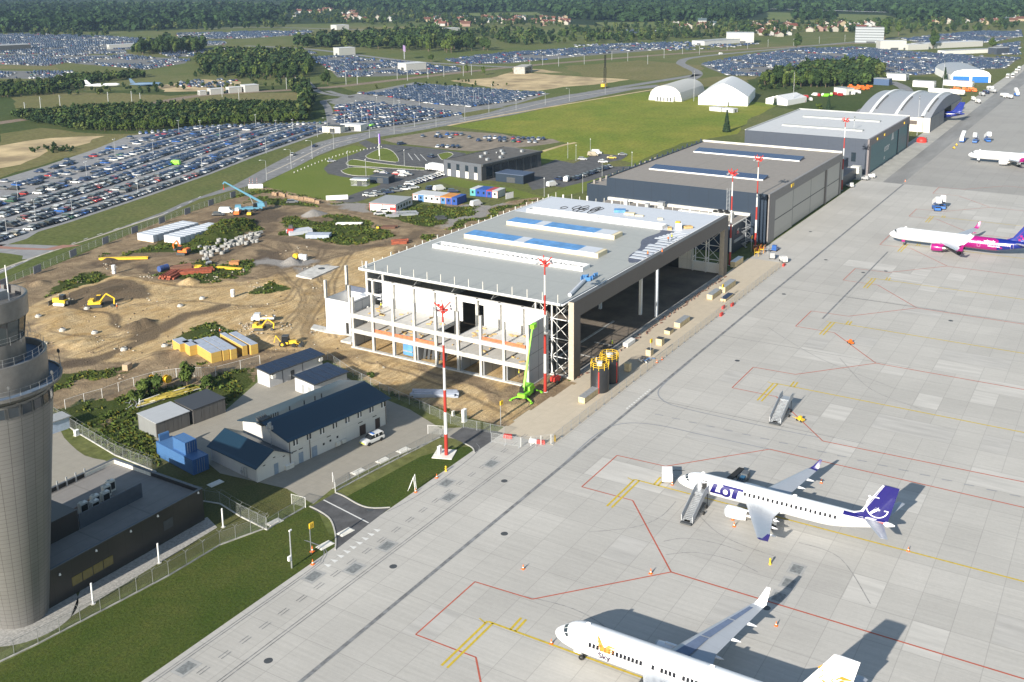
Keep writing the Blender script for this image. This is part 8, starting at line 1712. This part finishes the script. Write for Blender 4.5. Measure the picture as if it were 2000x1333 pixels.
def rawmesh(name,co,F,fc=None):
 me=bpy.data.meshes.new(name);me.vertices.add(len(co));me.vertices.foreach_set('co',co.astype(np.float32).ravel());nf,k=F.shape
 me.loops.add(nf*k);me.loops.foreach_set('vertex_index',F.astype(np.int32).ravel());me.polygons.add(nf);me.polygons.foreach_set('loop_start',np.arange(0,nf*k,k,dtype=np.int32));me.polygons.foreach_set('loop_total',np.full(nf,k,np.int32))if False else None
 me.update(calc_edges=True)
 if fc is not None:
  a=me.color_attributes.new('tint','FLOAT_COLOR','CORNER');a.data.foreach_set('color',np.repeat(np.c_[fc,np.ones(len(fc))],k,axis=0).astype(np.float32).ravel())
 o=bpy.data.objects.new(name,me);C.objects.link(o);return o
def attrmat(name,rough=.35,coat=.3,spec=.5,trans=0):
 m,nt,b=nmat(name);a=nt.nodes.new('ShaderNodeAttribute');a.attribute_name='tint';nt.links.new(a.outputs['Color'],b.inputs['Base Color']);b.inputs['Roughness'].default_value=rough;b.inputs['Coat Weight'].default_value=coat;b.inputs['Specular IOR Level'].default_value=spec;return m
CW=['black']*24+['grey']*18+['silver']*17+['white']*19+['navy']*13+['blue']*4+['red']*4+['beige']+['green']
rr=random.Random(99)
allc=[]
R1=smooth([(150,312),(213,331.3),(227.4,334.2),(275.6,347.9),(317.2,361.3),(361.1,377.7),(415.8,395.3),(447,403)],6)
LOT=GP([(-120,534),(0,490),(52,475),(100,458),(300,405),(420,350),(540,308),(610,280),(640,266),(655,247),(640,238),(500,245),(400,248),(330,257),(250,267),(185,293),(90,325),(0,352),(-120,393)])
def walk(P,step):
 out=[];acc=0
 for a,b_ in zip(P[:-1],P[1:]):
  d=math.hypot(b_[0]-a[0],b_[1]-a[1]);t=-acc
  while t+step<=d:t+=step;out.append((a[0]+(b_[0]-a[0])*t/d,a[1]+(b_[1]-a[1])*t/d,math.atan2(b_[1]-a[1],b_[0]-a[0])))
  acc=d-t
 return out
def inp(P,x,y):return bool(inside(P,np.array([x]),np.array([y]))[0])
near=[]
for ri,off in enumerate([3.0,12.8,17.8,28.6,33.6,44.4,49.4,60.2,65.2,76,81,92,97]):
 for x,y,a in walk(R1,2.62):
  X,Y=x-math.sin(a)*off,y+math.cos(a)*off
  if not inp(LOT,X,Y)or not inp(LOT,X-2,Y+3.0)or rr.random()<(.05 if ri<7 else.16):continue
  if px_of(X,Y)[0]<-30:continue
  if ri>=5 and px_of(X,Y)[0]<190+(ri-5)*30 and rr.random()<.55:continue
  near.append((X,Y,a+PI/2+rr.uniform(-.04,.04)+(PI if rr.random()<.5 else 0),rr.choice(CW),ri))
for x,y,a in walk(smooth(GP([(262,263),(330,258),(400,250),(500,247),(640,242)]),4),3.2):
 near.append((x,y,a+PI/2,rr.choice(CW+['yellow']),13))
near.sort(key=lambda p:p[0]**2+p[1]**2)
rown=['lowest row of the near car park','second car line of the near car park','third car line of the near car park','fourth car line of the near car park','fifth car line of the near car park']
kinds=['hatchback','saloon','estate','suv','hatchback']
prev={}
for p in near[:206]:
 k=rr.choice(kinds);nb=prev.get(p[4]);rw=rown[p[4]]if p[4]<5 else 'upper part of the near car park'
 car('%s %s in the %s%s'%(p[3],k,rw,' beside a %s one'%nb if nb else ''),0,0,p[2],k,p[3],'cars in the near car park',(p[0],p[1]));prev[p[4]]=p[3]
allc+=[(p[0],p[1],p[2],p[3])for p in near[206:]]
car('lime green van among the cars of the near car park',342,322,R(110),'van','lime',name='parked_van');car('lime green van at the corner of the middle car park',727,250,R(10),'van','lime',name='parked_van')
def lot(poly,ang,pitch=8.2,sp=2.55,occ=.93,sheet=True,pal=CW,lim=9999):
 P=GP(poly);c,s=math.cos(ang),math.sin(ang);U=[p[0]*c+p[1]*s for p in P];Vv=[-p[0]*s+p[1]*c for p in P];n0=len(allc)
 us=np.arange(min(U),max(U),sp);vs=np.arange(min(Vv),max(Vv),pitch);pts_=[]
 for i,v in enumerate(vs):
  for dv in(0,5.0)if pitch>9 else(0,):
   for u in us:pts_.append((u,v+dv))
 A=np.array(pts_);X=A[:,0]*c-A[:,1]*s;Y=A[:,0]*s+A[:,1]*c;ok=inside(P,X,Y)&(rng.random(len(X))<occ)&((fbm(X,Y,26,33)>.40)|(pitch>10));X=X+(fbm(X,Y,60,35)-.5)*9;Y=Y+(fbm(X,Y,60,36)-.5)*9
 for x,y in zip(X[ok],Y[ok]):allc.append((x+rr.uniform(-.2,.2),y+rr.uniform(-.3,.3),ang+PI/2+rr.uniform(-.06,.06),rr.choice(pal)))
 if sheet:lots.append(P)
lots=[]
A1=pathdir((660,240),(900,205))
lot([(656,207),(715,200),(830,213),(905,223),(850,235),(760,248),(700,254),(668,248)],A1,15.5,2.6,.95,False)
lot([(690,184),(745,182),(812,166),(985,178),(1066,184),(1000,200),(920,210),(835,203),(760,191)],A1,11,2.55,.97,False)
lot([(805,268),(860,261),(980,267),(1080,275),(1020,284),(960,282),(850,276)],pathdir((805,268),(1080,275)),9,2.7,.6,False)
lot([(850,288),(880,284),(930,289),(940,293),(880,293)],pathdir((805,268),(1080,275)),7,2.6,.85,False)
A2=pathdir((0,110),(400,90))
for q in([(-60,68),(90,66),(220,72),(345,80),(440,82),(440,88),(300,95),(240,98),(250,104),(130,108),(-60,106)],[(-60,109),(200,108),(370,115),(362,124),(285,137),(130,123),(90,130),(-60,124)],[(-60,137),(142,141),(105,155),(-60,153)],[(345,66),(480,62),(614,60),(600,68),(480,76),(350,78)],[(302,100),(420,96),(600,100),(620,106),(430,110),(330,112)],[(602,112),(690,110),(745,118),(790,122),(900,132),(900,141),(760,149),(660,152),(646,138)],[(868,116),(980,105),(1100,96),(1240,86),(1320,86),(1290,98),(1140,110),(1000,124),(900,126)],[(1215,58),(1295,61),(1270,68),(1215,66)]):lot(q,A2,8.5,2.7,.88)
lot([(340,163),(400,155),(462,158),(440,172),(360,173)],A2,8.5,2.8,.7,False)
A3=pathdir((1480,150),(1985,125))
for q in([(1368,127),(1460,108),(1560,96),(1680,93),(1760,101),(1900,110),(1990,114),(1965,134),(1880,139),(1790,148),(1720,140),(1600,138),(1500,150),(1420,148)],[(1760,76),(1900,62),(1995,60),(1995,72),(1930,84),(1800,86)],[(1940,90),(1990,82),(1990,108),(1930,106)]):lot(q,A3,7.2,2.55,.92)
lot([(1100,90),(1330,82),(1420,88),(1500,84),(1420,96),(1300,100),(1180,98)],A2,9,2.8,.5,False)
flat('far_car_park',lots,M_lotd,.018)
o=mkcars([c_ for c_ in allc],'car_park_cars');o.data.materials.append(attrmat('far_car_paint'));tag(o,'thousands of parked cars of every colour filling the farther car park rows','cars',kind='stuff')
#  trees
def crownquads(n,rx,rz,seed,leaf,cone=False,clumps=9):
 g=np.random.default_rng(seed);cc_=g.normal(size=(clumps,3));cc_/=np.linalg.norm(cc_,axis=1)[:,None];cc_*=g.uniform(.25,.75,clumps)[:,None];k=g.integers(0,clumps,n)
 d=g.normal(size=(n,3));d/=np.linalg.norm(d,axis=1)[:,None];P=cc_[k]+d*g.uniform(.25,.48,n)[:,None]
 if cone:h=g.random(n)**1.3;a=g.uniform(0,2*PI,n);rr_=(1-h)*(.75+.25*g.random(n));P=np.stack([rr_*np.cos(a),rr_*np.sin(a),h*2-1],1);d=np.stack([np.cos(a),np.sin(a),.5+0*a],1)
 P=P*np.array([rx,rx,rz])/(1 if cone else 1.05);nrm=d+g.normal(size=(n,3))*.45;nrm[:,2]+=.35;nrm/=np.linalg.norm(nrm,axis=1)[:,None]
 t=np.cross(nrm,g.normal(size=(n,3)));t/=np.linalg.norm(t,axis=1)[:,None];b_=np.cross(nrm,t);s=leaf*g.uniform(.6,1.3,n)[:,None]
 return np.stack([P-t*s-b_*s*.7,P+t*s-b_*s*.7,P+t*s*.7+b_*s,P-t*s*.7+b_*s],1),k
def foliagemat(name,a,b_):
 m,nt,b=nmat(name);co=objco(nt);oi=nt.nodes.new('ShaderNodeObjectInfo');f=ramp(nt,noise(nt,co,.9,4,.7),[(.35,(0,0,0)),(.65,(1,1,1))]);c=mixc(nt,f,a,b_)
 c=mixc(nt,1,c,ramp(nt,oi.outputs['Random'],[(0,(.7,.75,.75)),(1,(1.3,1.2,1.0))]),'MULTIPLY');nt.links.new(c,b.inputs['Base Color']);b.inputs['Roughness'].default_value=.8;b.inputs['Specular IOR Level'].default_value=.15;return m
M_leaf=foliagemat('leaves',(.050,.085,.018),(.085,.120,.030));M_leafd=foliagemat('dark_leaves',(.026,.052,.016),(.045,.075,.022));M_con=foliagemat('needles',(.020,.042,.022),(.035,.06,.03));M_bark=mat('bark',(.12,.09,.06),.9)
protos=[]
def treeproto(seed,rx,rz,n,leaf,m,th,cone=False):
 q,_=crownquads(n,rx,rz,seed,leaf,cone);q[:,:,2]+=th+rz*.85;F=np.arange(n*4).reshape(-1,4);o=rawmesh('crown',q.reshape(-1,3),F);me=o.data;me.materials.append(m);bpy.data.objects.remove(o)
 b=MB();b.bar((0,0,0),(0,0,th+rz),rx*.07+.06,rx*.03,7);r=random.Random(seed)
 for i in range(5):a=r.uniform(0,6.28);b.bar((0,0,th*(.7+.1*i)),(rx*.6*math.cos(a),rx*.6*math.sin(a),th+rz*r.uniform(.5,1.2)),rx*.03+.03,.02,5)
 t=b.build('trunk',M_bark);tm=t.data;bpy.data.objects.remove(t);return(me,tm)
TP=dict(oak=[treeproto(s_,3.0,3.4,900,.34,M_leaf,1.6)for s_ in(1,2,3)],dark=[treeproto(s_,3.2,4.2,900,.36,M_leafd,1.8)for s_ in(4,5)],tall=[treeproto(s_,2.0,4.4,700,.32,M_leaf,1.2)for s_ in(6,7)],conifer=[treeproto(8,1.7,4.2,900,.26,M_con,.4,True)],bush=[treeproto(s_,1.9,1.7,650,.20,M_leaf,.25)for s_ in(9,10)])
def tree(name,label,x,y,kind,s=1.0,group=None):
 me,tm=rr.choice(TP[kind]);t=thing(name,label,'bush' if kind=='bush' else 'tree',(x,y,0),rr.uniform(0,6),group);t.scale=(s*rr.uniform(.9,1.1),s*rr.uniform(.9,1.1),s*rr.uniform(.85,1.2))
 for n_,m_ in(('crown',me),('trunk',tm)):o=bpy.data.objects.new(n_,m_);C.objects.link(o);o.parent=t
for lb,px,py,k,s_ in[('round bush left of the yellow pipe pile',280,778,'oak',.62),('low bush beside the left yellow drum',305,772,'bush',1.3),('largest round bush between the fence and the dark garage',366,757,'oak',.75),('small bush right of the largest one',405,760,'bush',1.1),('small bush at the end of the pipe pile',262,788,'bush',.9),('blue-green conifer behind the slate-grey hangar',1419,258,'conifer',1.35),('tree in the fork of the car park roads',583,186,'dark',.9),('dark conifer beside the fork tree',605,182,'conifer',1.6),('tree at the level crossing',640,166,'dark',1.2),('second tree at the level crossing',632,164,'oak',1.1),('small tree by the white signs',842,122,'oak',1.2),('small tree at the sandy works',944,147,'tall',1.1),('single tree at the edge of the sandy works',912,143,'tall',.9),('round tree beside the railway right of centre',1556,96,'dark',1.8),('climbing bush on the wall of the vaulted hangar',1811,254,'tall',.8),('tree beside the white slab block',1727,78,'dark',2.8),('second tree beside the white slab block',1755,70,'oak',2.2),('round tree in front of the long white building',1822,96,'dark',2.0),('tree at the right end of the long white building',1938,96,'oak',2.0),('pale conifer beside the blue-door hangar',1845,160,'conifer',1.6),('little conifer in front of the teal-door hangar roof',1618,214,'conifer',1.0),('yellowish shrub at the hangar yard corner',1600,214,'bush',1.6),('green shrub before the small tent',1513,206,'conifer',.8),('shrub at the fence behind the solar sheds',725,738,'bush',.5)]:
 tree('conifer' if k=='conifer' else 'broadleaf_tree' if k!='bush' else 'bush',lb,*G(px,py),k,s_)
W={'young wood beside the near car park':([(10,229),(90,223),(200,214),(330,209),(440,206),(560,207),(600,211),(602,238),(500,244),(400,246),(290,257),(170,258),(90,245),(40,234)],'oak',.62,170,4.0),'wood by the stored aircraft':([(-40,172),(90,166),(140,153),(280,148),(292,152),(200,161),(150,175),(110,185),(-40,197)],'dark',.75,60,6),'wood behind the level crossing':([(385,120),(430,110),(590,108),(612,128),(606,152),(560,156),(400,146)],'dark',1.25,75,8.5),'dark copse between the far car parks':([(256,106),(300,98),(330,86),(345,98),(398,94),(398,104),(270,110)],'dark',1.9,30,12),'long wood beyond the motorway':([(562,88),(640,80),(800,68),(845,60),(880,72),(925,84),(955,100),(880,104),(700,96),(570,94)],'dark',1.8,70,16),'wood beside the vehicle yard':([(1478,170),(1520,148),(1580,138),(1640,134),(1700,128),(1725,140),(1722,160),(1690,168),(1600,172)],'dark',1.25,80,6.5)}
wd=rawmesh('weeds',*WEEDS);wd.data.materials.append(attrmat('weed_leaves',.9,0,.1));tag(wd,'rough weeds growing in tufts over the building site and compound corner','weeds',kind='stuff')
TQ=[];TC=[];budget=290-24;ti=0
def addstuff(x,y,h,n,seed):
 q,k=SQ[seed%len(SQ)];m=q.shape[0];s_=h/9.0;a=rr.uniform(0,6.28);c,s2=math.cos(a),math.sin(a);v=q*s_;X=v[...,0]*c-v[...,1]*s2+x;Y=v[...,0]*s2+v[...,1]*c+y;TQ.append(np.stack([X,Y,v[...,2]+h*.48],-1));base=np.array(rr.choice(([.030,.052,.018],[.030,.052,.018],[.050,.080,.022],[.075,.095,.028],[.024,.045,.020])));TC.append(np.repeat((base*rr.uniform(.75,1.3))[None],m,0)*rng.uniform(.7,1.3,(m,1)))
SQ=[crownquads(110,3.3,4.4,40+i,.85,clumps=7)for i in range(6)]
for nm,(poly_,kd,s_,nind,sp)in W.items():
 P=GP(poly_);xs2=[p[0]for p in P];ys2=[p[1]for p in P];X,Y=np.meshgrid(np.arange(min(xs2),max(xs2),sp),np.arange(min(ys2),max(ys2),sp));X=X.ravel()+rng.uniform(-sp*.4,sp*.4,X.size);Y=Y.ravel()+rng.uniform(-sp*.4,sp*.4,Y.size);ok=inside(P,X,Y);X,Y=X[ok],Y[ok];od=np.argsort(X**2+Y**2);nind=min(nind//(2 if nind>100 else 3),budget-ti)
 for j,i in enumerate(od):
  if j<nind:ti+=1;tree('broadleaf_tree','leafy tree at the near edge of the %s'%nm,X[i],Y[i],rr.choice([kd,kd,'oak','tall']),s_*rr.uniform(.8,1.15),'trees of the '+nm)
  else:addstuff(X[i],Y[i],9*s_*rr.uniform(.75,1.2),0,i)
for poly_,n,h0,h1 in(([(60,175),(600,160),(600,176),(60,190)],60,3,6),([(0,50),(560,42),(560,56),(300,62),(0,66)],260,8,14),([(60,66),(220,68),(200,74),(60,70)],30,7,11),([(850,62),(1000,60),(1300,64),(1560,60),(1540,70),(1300,80),(1100,88),(1000,90),(960,78)],300,8,13),([(480,22),(760,22),(1100,40),(1100,54),(800,50),(560,46)],420,8,13),([(1290,46),(1700,44),(1990,40),(1990,60),(1760,66),(1500,62),(1320,60)],300,8,13),([(1150,52),(1500,48),(1480,58),(1180,60)],60,7,12),([(1480,158),(1560,155),(1560,178),(1480,178)],60,3,5),([(700,176),(900,158),(1000,168),(900,172)],24,2,4),([(380,140),(600,150),(600,160),(380,152)],70,3,6),([(1720,152),(1760,150),(1750,160)],8,4,6),([(560,170),(600,165),(610,200),(600,238),(590,236),(588,196)],60,6,11),([(0,300),(120,286),(150,296),(90,300)],10,1.5,3),([(95,285),(150,290),(140,300),(90,302)],16,2,3.5)):
 for i in range(n):
  while True:
   px,py=rr.uniform(min(p[0]for p in poly_),max(p[0]for p in poly_)),rr.uniform(min(p[1]for p in poly_),max(p[1]for p in poly_))
   if inp([(a,b_)for a,b_ in poly_],px,py):break
  addstuff(*G(px,py),rr.uniform(h0,h1),0,i)
q=np.concatenate(TQ);o=rawmesh('woodland',q.reshape(-1,3),np.arange(len(q)*4).reshape(-1,4),np.concatenate(TC));o.data.materials.append(attrmat('woodland_leaves',.85,0,.1));tag(o,'belts and clumps of green trees between the car parks and the villages','woodland',kind='stuff')
FQ=[];FC=[];SQ2=[crownquads(22,8,6.0,90+i,3.4,clumps=6)[0]for i in range(6)]
for poly_,n in(([(-120,16),(520,14),(560,30),(520,46),(300,58),(-120,66)],2600),([(-200,-26),(700,-30),(600,4),(250,2),(-200,10)],1500),([(560,8),(1000,0),(1060,22),(900,26),(640,20),(540,28)],1000),([(980,6),(1500,6),(1500,24),(1440,42),(1250,44),(1120,38),(1060,22)],2200),([(700,-28),(2200,-34),(2200,4),(1200,8),(900,0)],2200),([(1730,20),(2100,16),(2100,36),(1900,42),(1760,40)],900),([(1480,8),(2100,2),(2100,18),(1740,26),(1480,22)],1300),([(1550,34),(1630,36),(1630,41),(1550,40)],40)):
 for i in range(n):
  while True:
   px,py=rr.uniform(min(p[0]for p in poly_),max(p[0]for p in poly_)),rr.uniform(min(p[1]for p in poly_),max(p[1]for p in poly_))
   if inp(poly_,px,py):break
  x,y=G(px,py);s_=rr.uniform(.8,1.5);v=SQ2[i%6]*s_;FQ.append(np.stack([v[...,0]+x,v[...,1]+y,v[...,2]+7*s_],-1));FC.append(np.repeat(np.array([[.022,.042,.016]])*rr.uniform(.7,1.5),22,0)*rng.uniform(.7,1.3,(22,1)))
q=np.concatenate(FQ);o=rawmesh('forest',q.reshape(-1,3),np.arange(len(q)*4).reshape(-1,4),np.concatenate(FC));o.data.materials.append(attrmat('forest_leaves',.9,0,.05));tag(o,'dark forest running to the horizon','forest',kind='stuff')
#  villages and far buildings
hp=[]
for i,(wc,rc,nm)in enumerate([((.36,.34,.29),(.14,.045,.03),'cream house with a red roof'),((.40,.40,.39),(.07,.10,.11),'white house with a dark roof'),((.33,.27,.18),(.11,.045,.03),'yellow house with a brown roof'),((.26,.17,.14),(.13,.06,.04),'brick house with a tiled roof'),((.38,.37,.36),(.17,.07,.05),'white house with a salmon roof')]):
 t=thing('house',nm,'house',(0,0,0));b=MB();b.prof([(-5.5,0),(5.5,0),(5.5,5.2),(0,8.6),(-5.5,5.2)],-6.5,6.5);b.build('wall',mat('plaster_%d'%i,wc,.8),t);b=MB()
 for s_ in(-1,1):b.idx([(s_*6.1,-7,4.9),(0,-7,8.8),(0,7,8.8),(s_*6.1,7,4.9),(s_*6.1,-7,5.2),(0,-7,9.1),(0,7,9.1),(s_*6.1,7,5.2)],[(3,2,1,0),(4,5,6,7),(0,1,5,4),(2,3,7,6),(3,0,4,7)])
 r=b.build('roof',mat('tiles_%d'%i,rc,.8),t);b=MB();b.box(1.2,2,1,1.8,6.5,9.8);b.build('chimney',M_conc,r);hp.append([t,nm,False])
VR=[((845,34),(1110,52),52,'in the village beyond the long wood'),((1310,44),(1420,56),10,'at the edge of the far fields'),((1450,50),(1720,64),44,'in the village behind the railway'),((1820,36),(1995,48),24,'in the far right village'),((500,22),(720,34),18,'scattered in the trees at top left'),((600,24),(860,44),14,'on the wooded slope'),((1420,4),(1700,8),10,'at the top edge'),((1880,4),(1995,10),8,'at the top right corner'),((380,10),(480,30),6,'far away in the left forest'),((1440,66),(1560,72),8,'beside the railway line')]
for(xa,ya),(xb,yb),n,wh in VR:
 for i in range(n):
  x,y=G(rr.uniform(xa,xb),rr.uniform(ya,yb));h=rr.choice(hp);a=rr.uniform(-.3,.3)+rr.choice((0,PI/2))+.4
  if not h[2]:h[0].location=(x,y,0);h[0].rotation_euler=(0,0,a);h[0]['label']=h[1]+' '+wh;h[0]['group']='houses '+wh;h[2]=True;s_=.85;h[0].scale=(s_,)*3
  else:r=dup(h[0],(x,y,0),a,h[1]+' '+wh,'houses '+wh);s_=rr.uniform(.7,1.15);r.scale=(s_,s_,s_*.85)
M_slabb=ribmat('slab_block_wall',(.30,.33,.36),3.2,2,.1,.6,dark=.4,width=.35,var=.04);M_fw=mat('far_white_wall',(.42,.42,.40),.7,var=.05)
for lb,cat,px,py,L_,W_,H_,m,a in[('pale five-storey slab block behind the large far car park','building',1697,84,20,34,19,M_slabb,A3+.9),('white two-storey building right of the slab block','building',1740,97,14,30,10,M_fw,A3+1.2),('long low white building behind the round tree','building',1850,93,100,14,6,M_fw,A3+.05),('second low white building with a blue-grey side','building',1785,97,30,14,6,M_fw,A3),('long pale warehouse at the far right','building',1900,104,90,10,4,M_tentw,A3),('blue-grey steel store near the right edge','building',1950,106,18,12,7,M_greyclad,A3),('white block with small windows beside the railway','building',1445,83,26,34,12,M_fw,A3+1.0),('long white-roofed depot left of the railway block','building',1400,86,70,20,5,M_bitl,A2),('flat white hall among the top left trees','building',604,18,110,50,9,M_fw,A2),('dark-roofed house at the field edge behind the wood','house',664,58,22,18,7,M_fw,A2),('white cabin, first of the row by the railway','cabin',421,184,10,6,4,M_fw,A2),('white cabin, second of the row by the railway','cabin',457,181,10,6,4,M_fw,A2),('largest white cabin of the row by the railway','cabin',488,179,11,8,5,M_fw,A2),('tiny white cabin at the left of the row','cabin',395,186,5,4,3,M_fw,A2),('pale house with a brown roof among the far cars','house',805,136,22,14,6,M_fw,A2),('white low shop before the motorway','building',673,108,20,12,8,M_fw,A2),('dark hall at the far left car park','building',20,98,40,20,6,M_dark,A2),('long white shed in the far left car park','building',240,95,34,8,5,M_fw,A2),('pale hall in the distance under the forest','building',1440,26,60,24,6,M_tentw,A2),('white house left of the small wood at the far fields','house',880,66,24,14,8,M_fw,A2)]:simplebox('far_building',lb,cat,px,py,L_,W_,H_,m,a,M_bitl if m is M_fw else None)
x,y=G(790,116);t=thing('billboard','billboard on a single post beside the motorway','billboard',(x,y,0),.8);b=MB();b.bar((0,0,0),(0,0,9),.5);b.build('post',M_steel,t);b=MB();b.box(-7,7,-.3,.3,8,14);b.build('board',mat('billboard_face',(.35,.25,.45),.6),t)
rm=None
for i,(px,py)in enumerate([(50,228),(80,216),(118,212),(212,206),(258,204),(275,208),(467,196),(434,190),(560,175),(578,174),(676,166),(698,165),(776,156),(796,158),(836,154),(867,150),(905,149),(921,147),(1035,131),(1060,128),(1091,130),(1141,126),(1195,118),(1226,120),(1265,126),(1297,114),(1333,106),(1366,107),(1420,98),(1460,96),(1500,92),(1550,90),(1600,86),(1650,82)]):
 x,y=G(px,py)
 if rm is None:rm=thing('catenary_mast','pale catenary mast beside the railway','mast',(x,y,0),.6,'catenary masts along the railway');b=MB();b.bar((0,0,0),(0,0,9),.22,n=5);b.build('pole',M_steel,rm);b=MB();b.bar((0,0,8),(3.2,0,7.4),.1,n=4);b.bar((0,0,6.5),(3.2,0,7.4),.08,n=4);b.build('bracket',M_steel,rm)
 else:dup(rm,(x,y,0),.6)
for lb,px,py,a,m in(('white stored aircraft hull lying in the field beyond the wood',205,171,2.45,M_plane),('blue stored aircraft hull beside the white one',290,169,2.2,mat('faded_blue_hull',(.09,.16,.26),.5))):
 x,y=G(px,py);t=thing('aircraft_hull',lb,'aircraft',(x,y,0),a);t.scale=(.8,.8,.7);b=MB();b.lathe([(0,0),(1.2,1.0),(1.9,3.5),(1.9,21),(1.1,28),(.2,32)],18,c=(-14,0,2.6),ax='x');b.build('fuselage',m,t,True);b=MB();b.prof([(12,4),(17,4),(18,9),(16,9)],-.2,.2);b.build('tail_fin',m,t)
 for s_ in(-1,1):b=MB();b.idx([(-3,s_*1.5,2),(3,s_*1.5,2),(5,s_*14,2.8),(3,s_*14,2.8),(-3,s_*1.5,2.4),(3,s_*1.5,2.4),(5,s_*14,3),(3,s_*14,3)],[(0,1,2,3),(7,6,5,4),(0,4,5,1),(1,5,6,2),(2,6,7,3),(3,7,4,0)]);b.build('wing',m,t)
x,y=G(1022,142);t=thing('concrete_underpass','grey concrete road underpass at the sandy works','underpass',(x,y,0),.3);b=MB();b.box(-14,14,-5,5,4.5,6);b.box(-14,-10,-5,5,0,4.5);b.box(10,14,-5,5,0,4.5);b.build('deck',M_concd,t);b=MB();b.box(-10,10,-4,4,0,.1);b.build('road',M_asph,t)
#  air
b=MB();b.box(-1000,9200,-1600,7200,-1,100)
hm=bpy.data.materials.new('air');hm.use_nodes=True;hn=hm.node_tree
for n in list(hn.nodes):
 if n.type=='BSDF_PRINCIPLED':hn.nodes.remove(n)
pv=hn.nodes.new('ShaderNodeVolumePrincipled');pv.inputs['Color'].default_value=(.50,.72,1,1);pv.inputs['Density'].default_value=.00006;pv.inputs['Anisotropy'].default_value=.1
hn.links.new(pv.outputs[0],hn.nodes['Material Output'].inputs['Volume'])
o=b.build('haze',hm);o['kind']='stuff'
